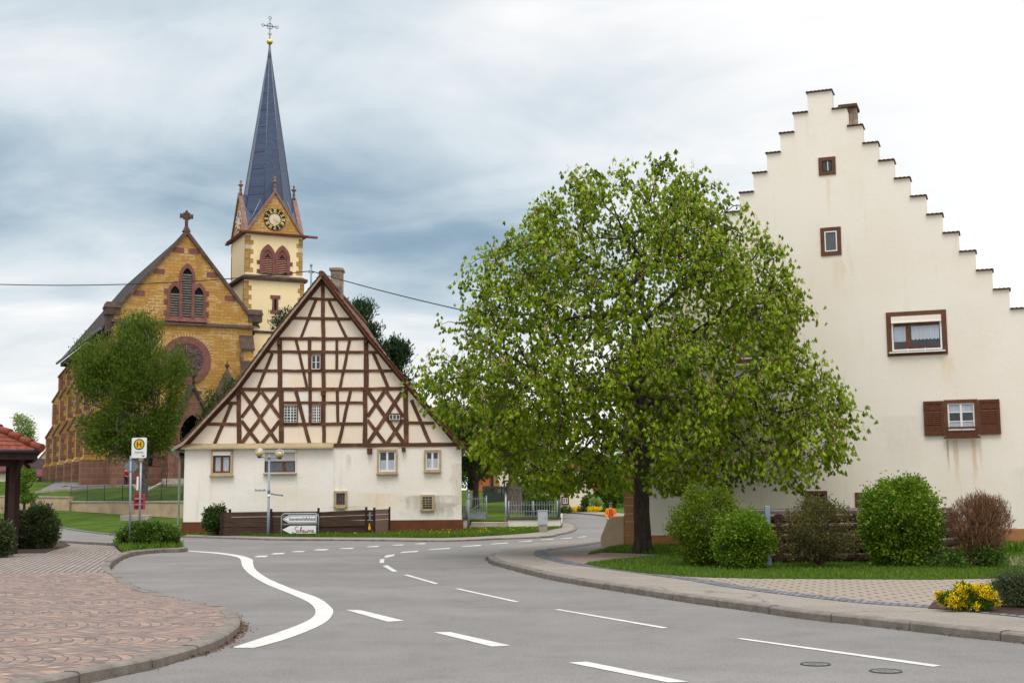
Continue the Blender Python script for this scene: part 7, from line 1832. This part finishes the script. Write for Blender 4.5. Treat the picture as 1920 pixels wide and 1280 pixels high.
# hipped roof: rows of tiles as real steps
rh = 1.1; hw2 = (y1_-y0_)/2; ym = (y0_+y1_)/2; rows_ = 9
mt = MB()
ridge_l, ridge_r = xl1+hw2, xr1-hw2
for k in range(rows_):
    f = k/rows_; g_ = (k+1)/rows_; lift = .028
    def rg_(t, dz): return [(xl1-.08+(ridge_l-xl1+.08)*t, y0_-.08+(ym-y0_+.08)*t, g0+rh*t+dz), (xr1+.08+(ridge_r-xr1-.08)*t, y0_-.08+(ym-y0_+.08)*t, g0+rh*t+dz), (xr1+.08+(ridge_r-xr1-.08)*t, y1_+.08+(ym-y1_-.08)*t, g0+rh*t+dz), (xl1-.08+(ridge_l-xl1+.08)*t, y1_+.08+(ym-y1_-.08)*t, g0+rh*t+dz)]
    a_, b_ = rg_(f, lift), rg_(min(1, g_+.02), 0.0); c_ = rg_(f, -.0)
    for i in range(4): j = (i+1) % 4; mt.quad(a_[i], a_[j], b_[j], b_[i]); mt.quad(c_[i], c_[j], a_[j], a_[i])
    # individual tile edges: small gaps drawn as slim risers
    if k < rows_:
        n = int((a_[1][0]-a_[0][0])/.2)
        for u in range(n):
            x = a_[0][0]+.1*(k % 2)+u*.2; 
            if x+.18 > a_[1][0]-.05: break
            y_, z_ = a_[0][1], a_[0][2]; yb, zb = b_[0][1], b_[0][2]
            mt.hexa([(x, y_-.012, z_-.02), (x+.18, y_-.012, z_-.02), (x+.18, yb, zb), (x, yb, zb)], [(x, y_-.012, z_+.006), (x+.18, y_-.012, z_+.006), (x+.18, yb, zb+.012), (x, yb, zb+.012)])
rf_ = mt.build('roof', M['clay'], o)
ca_, cb_r = Vector((xr1+.10, y0_-.10, g0+.03)), Vector((ridge_r, ym, g0+rh+.05)); n = 8
for k in range(n):
    a = ca_.lerp(cb_r, k/n); b = ca_.lerp(cb_r, (k+1.15)/n); a.z += .035; mb = MB(); mb.tube([a, b], [.115, .09], 10); mb.build('hip_tile', M['clay'], rf_)
ca_ = Vector((xr1+.10, y1_+.10, g0+.03))
for k in range(n):
    a = ca_.lerp(cb_r, k/n); b = ca_.lerp(cb_r, (k+1.15)/n); a.z += .035; mb = MB(); mb.tube([a, b], [.115, .09], 10); mb.build('hip_tile', M['clay'], rf_)
mb = MB(); mb.tube([(ridge_l, ym, g0+rh+.06), (ridge_r+.05, ym, g0+rh+.06)], .1, 8); mb.lathe((ridge_r, ym, g0+rh+.1), [(.09, 0), (.09, .12), (.13, .18), (.02, .36)], 8); mb.build('ridge_tile', M['clay'], rf_)
# ------------------------------------------------------------ houses far away
def far_house(label, gpx, Y, z0, wallm, roofm, yaw=0.0, depth=9, wins=(), chim=None, group=None, name='distant_house', ov=.35, quo=False):
    """gpx = left x, right x, eave y, apex y (gable front) in the picture; stands at its own distance and size"""
    xl_, xr_2, ye, ya = gpx; xm = (xl_+xr_2)/2; q = PY(xm, ye, Y); hw = (xr_2-xl_)/2*Y/FPX; ze = q.z-z0; za = PY(xm, ya, Y).z-z0
    o = empty(name, (q.x, Y, z0), yaw); tag(o, label, 'house', group)
    mb = MB(); mb.xz([(-hw, -.5), (hw, -.5), (hw, ze), (0, za), (-hw, ze)], 0, depth); mb.build('wall', M[wallm], o)
    s = (za-ze)/hw
    for sg in (-1, 1):
        mb = MB(); xe = sg*(hw+ov); zz_ = ze-s*ov; mb.hexa([(0, -ov, za+.02), (xe, -ov, zz_+.02), (xe, depth+ov, zz_+.02), (0, depth+ov, za+.02)], [(0, -ov, za+.22), (xe, -ov, zz_+.22), (xe, depth+ov, zz_+.22), (0, depth+ov, za+.22)]); mb.build('roof', M[roofm], o)
    for wx, wz, ww, wh in wins: window(o, (wx-ww/2, wz-wh/2, wx+ww/2, wz+wh/2), -.01, '', 'brown_frame', .12, 'white_pvc', 1, 1, .06, None, None, depth=.05)
    if chim: mb = MB(); mb.box(chim-.4, depth*.4, za-1.2, chim+.4, depth*.4+.8, za+.7); mb.build('chimney', M['clay'], o)
    return o
far_house('white gabled house with bright red roof on the far left skyline', (74, 108, 862, 840), 170, 2.9, 'house_white', 'red_tile', R_(8), 12, [(.2, 3.7, .9, .9)], 1.6)
def long_house(label, px0, px1, yr, ye, yb, Y, z0, wallm, roofm, d=7, wins=(), gap=None, name='distant_house'):
    a, b = PY(px0, ye, Y), PY(px1, ye, Y); zr2 = PY(px0, yr, Y+d/2).z-z0; ze = a.z-z0; w = b.x-a.x
    o = empty(name, (a.x, Y, z0)); tag(o, label, 'house' if 'house' in name else 'shed')
    mb = MB(); mb.yz([(0, -.5), (0, ze), (d/2, zr2-.1), (d, ze), (d, -.5)], 0, w); mb.build('wall', M[wallm], o)
    mb = MB(); mb.hexa([(-.3, -.4, ze-.12), (w+.3, -.4, ze-.12), (w+.3, d/2, zr2), (-.3, d/2, zr2)], [(-.3, -.4, ze+.05), (w+.3, -.4, ze+.05), (w+.3, d/2, zr2+.17), (-.3, d/2, zr2+.17)]); mb.build('roof', M[roofm], o)
    mb = MB(); mb.hexa([(-.3, d/2, zr2), (w+.3, d/2, zr2), (w+.3, d+.4, ze-.12), (-.3, d+.4, ze-.12)], [(-.3, d/2, zr2+.17), (w+.3, d/2, zr2+.17), (w+.3, d+.4, ze+.05), (-.3, d+.4, ze+.05)]); mb.build('roof', M[roofm], o)
    for wx, wz, ww, wh in wins: window(o, (wx-ww/2, wz-wh/2, wx+ww/2, wz+wh/2), -.01, '', 'brown_frame', .1, 'white_pvc', 1, 1, .06, None, None, depth=.05)
    return o
o = long_house('far dark-roofed house with roof window below the red-roofed one', 66, 108, 863, 885, 905, 150, 2.8, 'house_white', 'dark_tile', 12)
mb = MB(); mb.box(.6, 1.2, PY(70, 878, 150).z-2.8, 1.3, 1.25, PY(70, 873, 150).z-2.8+.4) ; mb.build('roof_window', M['white_pvc'], o)
mb = MB(); mb.box(1.35, 5.2, 5.9, 2.2, 6.0, 9.2); mb.build('chimney', M['clay'], o)
far_house('pale yellow gabled house seen between shelter and church', (30, 64, 885, 862), 128, 2.8, 'house_yellow', 'dark_tile', R_(-12), 9, [(.6, 1.1, .8, 1.1)])
long_house('maroon-roofed shed in front of the yellow gabled house', 30, 82, 883.5, 894, 905, 122, 2.8, 'fence_wood', 'maroon_tile', 5, name='distant_shed')
long_house('lower maroon-roofed shed touching the church corner in view', 83, 118, 887, 897, 905, 126, 2.8, 'fence_wood', 'maroon_tile', 5, name='distant_shed')
long_house('white house with maroon roof seen left of the shelter post', -20, 13, 862, 884, 905, 116, 2.4, 'house_white', 'maroon_tile', 6)
o = far_house('far white house with brown corner stones and framed windows beyond the pollarded tree', (926, 1030, 880, 850), 96, 1.2, 'house_white', 'red_tile', 0, 10, [(-.95, PY(945, 909, 96).z-1.2, .55, .5), (.05, PY(980, 936, 96).z-1.2, .6, .5)])
mb = MB(); hw = 52*96/FPX
for k in range(8): mb.box(-hw-.02, -.03, .1+k*.42, -hw+(.28 if k % 2 else .42), -.0005, .1+k*.42+.38)
mb.build('corner_stones', M['tan_stone'], o)
o = far_house('small far white gabled house with one framed window by the curve', (1050, 1112, 912, 872), 112, .1, 'house_white', 'red_tile', 0, 12, [(-1.0, PY(1060, 938, 112).z-.1, .42, .5)])
far_house('orange rendered house glimpsed behind the dark forked tree', (880, 917, 880, 855), 118, 1.8, 'house_orange', 'red_tile', 0, 10)
# ------------------------------------------------------------ people
def skin_mesh(name, verts, edges, radii, mat, parent, root=0, sub=2):
    me = bpy.data.meshes.new(name); me.from_pydata(verts, edges, []); me.update(); o = bpy.data.objects.new(name, me); COL.objects.link(o)
    o.parent = parent; m = o.modifiers.new('skin', 'SKIN'); m.use_smooth_shade = True
    if not me.skin_vertices: me.skin_vertices.new()
    for i, r in enumerate(radii): me.skin_vertices[0].data[i].radius = r if hasattr(r, '__len__') else (r, r)
    for i in range(len(verts)): me.skin_vertices[0].data[i].use_root = (i == root)
    s = o.modifiers.new('sub', 'SUBSURF'); s.levels = sub; s.render_levels = sub; me.materials.append(mat); return o
def person(label, loc, H, yaw, jacket, shirt, trous, cap=True, lean=.0, beard=True):
    o = empty('person', loc, yaw); tag(o, label, 'person'); s = H/1.75
    S = lambda x, y, z: (x*s, y*s-lean*max(0, z-.9)*s, z*s)
    V = [S(0,0,.95), S(0,0,1.12), S(0,0,1.32), S(0,-.01,1.46), S(0,-.02,1.53), S(0,-.03,1.62), S(0,-.03,1.70)]
    E = [(0,1),(1,2),(2,3),(3,4),(4,5),(5,6)]; Rr = [(.14*s,.10*s),(.13*s,.09*s),(.16*s,.10*s),(.07*s,.06*s),(.05*s,.05*s),(.075*s,.09*s),(.06*s,.07*s)]
    def chain(start, pts, rr):
        prev = start
        for p, r in zip(pts, rr): V.append(S(*p)); Rr.append((r*s, r*s)); E.append((prev, len(V)-1)); prev = len(V)-1
        return prev
    hands = []
    for sg in (-1, 1):
        chain(0, [(sg*.10,0,.88),(sg*.11,-.02,.50),(sg*.11,.01,.10),(sg*.11,-.10,.04)], [.085,.06,.04,.035])
        h = chain(2, [(sg*.18,0,1.40),(sg*.24,-.02,1.14),(sg*.17,-.20,.98),(sg*.15,-.27,.96)], [.055,.045,.033,.03])
        for f in range(4):
            bx = sg*(.15+(.012 if sg > 0 else .012)*(f-1.5)*1.0); l = (.05,.06,.057,.045)[f]
            chain(h, [(bx,-.31,.955),(bx,-.31-l*.6,.935),(bx,-.31-l*.75,.90)], [.010,.009,.008])
        chain(h, [(sg*.12,-.28,.955),(sg*.105,-.31,.94)], [.011,.009])
    skin_mesh('body', V, E, Rr, M['skin'], o)
    # jacket
    V, E, Rr = [S(0,0,.90),S(0,0,1.12),S(0,0,1.33),S(0,-.01,1.44)], [(0,1),(1,2),(2,3)], [(.175*s,.13*s),(.165*s,.125*s),(.185*s,.125*s),(.085*s,.08*s)]
    for sg in (-1, 1): chain(2, [(sg*.19,0,1.40),(sg*.255,-.02,1.14),(sg*.18,-.19,.985)], [.075,.065,.05])
    skin_mesh('jacket', V, E, Rr, M[jacket], o)
    V, E, Rr = [S(0,0,.93)], [], [(.165*s,.12*s)]
    for sg in (-1, 1): chain(0, [(sg*.105,0,.86),(sg*.115,-.02,.50),(sg*.115,.01,.12)], [.10,.075,.06])
    skin_mesh('trousers', V, E, Rr, M[trous], o)
    ly = lambda z: -lean*max(0, z-.9)
    mb = MB(); mb.hexa([(-.05*s,(-.133+ly(.95))*s,.95*s),(.05*s,(-.133+ly(.95))*s,.95*s),(.06*s,(-.128+ly(1.12))*s,1.12*s),(-.06*s,(-.128+ly(1.12))*s,1.12*s)],[(-.04*s,(-.10+ly(1.42))*s,1.46*s)]*0 or [(-.05*s,(-.143+ly(.95))*s,.95*s),(.05*s,(-.143+ly(.95))*s,.95*s),(.06*s,(-.145+ly(1.2))*s,1.30*s),(-.06*s,(-.145+ly(1.2))*s,1.30*s)])
    mb.box(-.055*s,(-.15+ly(1.2))*s,.98*s,.055*s,(-.09+ly(1.2))*s,1.42*s); mb.build('shirt', M[shirt], o)
    mb = MB()
    for sg in (-1, 1): mb.bar((sg*.062*s,(-.15+ly(1))*s,.93*s),(sg*.062*s,(-.148+ly(1.4))*s,1.43*s),.022*s)
    mb.build('jacket_trim', M['dark_cloth'], o)
    hc = (0, (-.03+ly(1.62))*s, 1.635*s)
    if cap:
        mb = MB(); mb.lathe((hc[0], hc[1], hc[2]+.035*s), [(.098*s,0),(.1*s,.03*s),(.085*s,.07*s),(.04*s,.095*s),(.002,.1*s)], 14); mb.box(-.07*s,hc[1]-.17*s,hc[2]+.03*s,.07*s,hc[1]-.07*s,hc[2]+.045*s); mb.build('cap', M['cap'], o)
    mb = MB(); mb.ball((hc[0],hc[1]+.035*s,hc[2]+.015*s),.085*s,12,8); mb.build('hair', M['hair'], o)
    mb = MB()
    for sg in (-1, 1): mb.ball((sg*.032*s, hc[1]-.088*s, hc[2]+.0*s), .010*s, 8, 6)
    mb.box(-.03*s,hc[1]-.096*s,hc[2]-.055*s,.03*s,hc[1]-.085*s,hc[2]-.048*s); 
    if beard: mb.ball((0, hc[1]-.045*s, hc[2]-.065*s), .045*s, 10, 8, .55)
    mb.build('face_features', M['hair'], o); mb = MB(); mb.hexa([(-.012*s,hc[1]-.09*s,hc[2]-.03*s),(.012*s,hc[1]-.09*s,hc[2]-.03*s),(.008*s,hc[1]-.085*s,hc[2]+.01*s),(-.008*s,hc[1]-.085*s,hc[2]+.01*s)],[(-.009*s,hc[1]-.115*s,hc[2]-.028*s),(.009*s,hc[1]-.115*s,hc[2]-.028*s),(.004*s,hc[1]-.09*s,hc[2]+.008*s),(-.004*s,hc[1]-.09*s,hc[2]+.008*s)]); mb.build('nose', M['skin'], o)
    return o
hp = PY(1144.5, 943, 46.5); Hh = hp.z-.0
person('person in an orange jacket and grey cap behind the curved corner buttress', (hp.x, 46.5, 0), Hh+.02, R_(0), 'orange_cloth', 'red_cloth', 'trouser')
hp = PY(236.5, 877, 96); z_ = zl(hp.x, 96)+.02
person('person in a red jacket walking below the church wall beside the traffic sign', (hp.x, 96, z_), hp.z-z_, R_(60), 'red_paint', 'red_paint', 'trouser', False, beard=False)
# ------------------------------------------------------------ light
W = bpy.data.worlds.new('World'); SC.world = W; W.use_nodes = True
nt = W.node_tree; bg = nt.nodes['Background']
sky = nt.nodes.new('ShaderNodeTexSky'); sky.sky_type = 'NISHITA'; sky.sun_disc = False
SUN_EL, SUN_AZ = R_(62), R_(190)     # azimuth measured from +Y clockwise
sky.sun_elevation = SUN_EL; sky.sun_rotation = SUN_AZ; sky.air_density = 1.2; sky.dust_density = 2
tc = nt.nodes.new('ShaderNodeTexCoord').outputs['Generated']
sp = nt.nodes.new('ShaderNodeSeparateXYZ'); L(nt, tc, sp.inputs[0])
X_, Y_, Z_ = sp.outputs
# project on a cloud deck so that clouds flatten towards the horizon
den = math_(nt, 'ADD', math_(nt, 'ABSOLUTE', Z_), .16)
cx = math_(nt, 'DIVIDE', X_, den); cy = math_(nt, 'DIVIDE', Y_, den)
cb = nt.nodes.new('ShaderNodeCombineXYZ'); L(nt, cx, cb.inputs[0]); L(nt, cy, cb.inputs[1])
n1 = noise(nt, mapv(nt, cb.outputs[0], (.6, .72, 1), (SKYX, SKYY, 0)), 1.0, 7, .52, .6)
n2 = noise(nt, mapv(nt, cb.outputs[0], (.3, .45, 1), (4.2, 1.1, 0)), 1.0, 4, .5, .3)
n3 = noise(nt, mapv(nt, cb.outputs[0], (1.7, 2.2, 1), (1.2, 6.1, 0)), 1.0, 6, .55, .8)
dens = math_(nt, 'SUBTRACT', math_(nt, 'ADD', math_(nt, 'ADD', math_(nt, 'MULTIPLY', n1, .95), math_(nt, 'MULTIPLY', n2, .40)), math_(nt, 'MULTIPLY', n3, .42)), .19)
# the overcast is thin (bright) to the east and near the horizon, thick (blue grey) in the north-west
az = nt.nodes.new('ShaderNodeMath'); az.operation = 'ARCTAN2'; L(nt, X_, az.inputs[0]); L(nt, Y_, az.inputs[1])
s_az = math_(nt, 'SUBTRACT', az.outputs[0], SK0)
thin = math_(nt, 'MULTIPLY', s_az, SK1)
a2 = math_(nt, 'SUBTRACT', az.outputs[0], -.10)
thk = math_(nt, 'MULTIPLY', math_(nt, 'POWER', 2.718, math_(nt, 'MULTIPLY', math_(nt, 'MULTIPLY', a2, a2), -5.0)), .14)
z2 = math_(nt, 'SUBTRACT', Z_, .26)
thk = math_(nt, 'MULTIPLY', thk, math_(nt, 'POWER', 2.718, math_(nt, 'MULTIPLY', math_(nt, 'MULTIPLY', z2, z2), -60.0)))
hz_ = math_(nt, 'POWER', 2.718, math_(nt, 'MULTIPLY', math_(nt, 'ABSOLUTE', Z_), -9.0))
val = math_(nt, 'SUBTRACT', math_(nt, 'ADD', math_(nt, 'ADD', dens, math_(nt, 'MAXIMUM', thin, -.04)), math_(nt, 'MULTIPLY', hz_, .30)), thk)
cl = ramp(nt, val, [(.26, lin((122,148,170))), (.40, lin((148,172,190))), (.52, lin((186,202,213))), (.63, lin((216,225,231))), (.76, lin((244,245,246))), (.88, (1.04, 1.03, 1.01, 1))])
# brighter high overhead, as an overcast sky is
up = math_(nt, 'ADD', 1.0, math_(nt, 'MULTIPLY', math_(nt, 'MAXIMUM', math_(nt, 'SUBTRACT', Z_, .5), 0.0), OVER))
clb = mixc(nt, 1.0, cl, (1, 1, 1, 1), 'MULTIPLY')
vs = nt.nodes.new('ShaderNodeVectorMath'); vs.operation = 'SCALE'; L(nt, cl, vs.inputs[0]); L(nt, math_(nt, 'MULTIPLY', up, CLK), vs.inputs['Scale'])
vs0 = nt.nodes.new('ShaderNodeVectorMath'); vs0.operation = 'SCALE'; L(nt, sky.outputs[0], vs0.inputs[0]); vs0.inputs['Scale'].default_value = .10
fin = mixc(nt, .93, vs0.outputs[0], vs.outputs[0])
L(nt, fin, bg.inputs['Color']); bg.inputs['Strength'].default_value = 1.0
sd = bpy.data.lights.new('sun', 'SUN'); sd.energy = SUNE; sd.angle = R_(24); sd.color = (1, .96, .9)
so = bpy.data.objects.new('sun', sd); COL.objects.link(so)
dirv = Vector((math.sin(SUN_AZ)*math.cos(SUN_EL), math.cos(SUN_AZ)*math.cos(SUN_EL), math.sin(SUN_EL)))
so.rotation_euler = dirv.to_track_quat('Z', 'Y').to_euler()
vs_ = SC.view_settings; vs_.view_transform = 'Standard'; vs_.look = 'None'; vs_.gamma = 1; vs_.exposure = EXPO
SC.cycles.max_bounces = 6; SC.cycles.transparent_max_bounces = 4
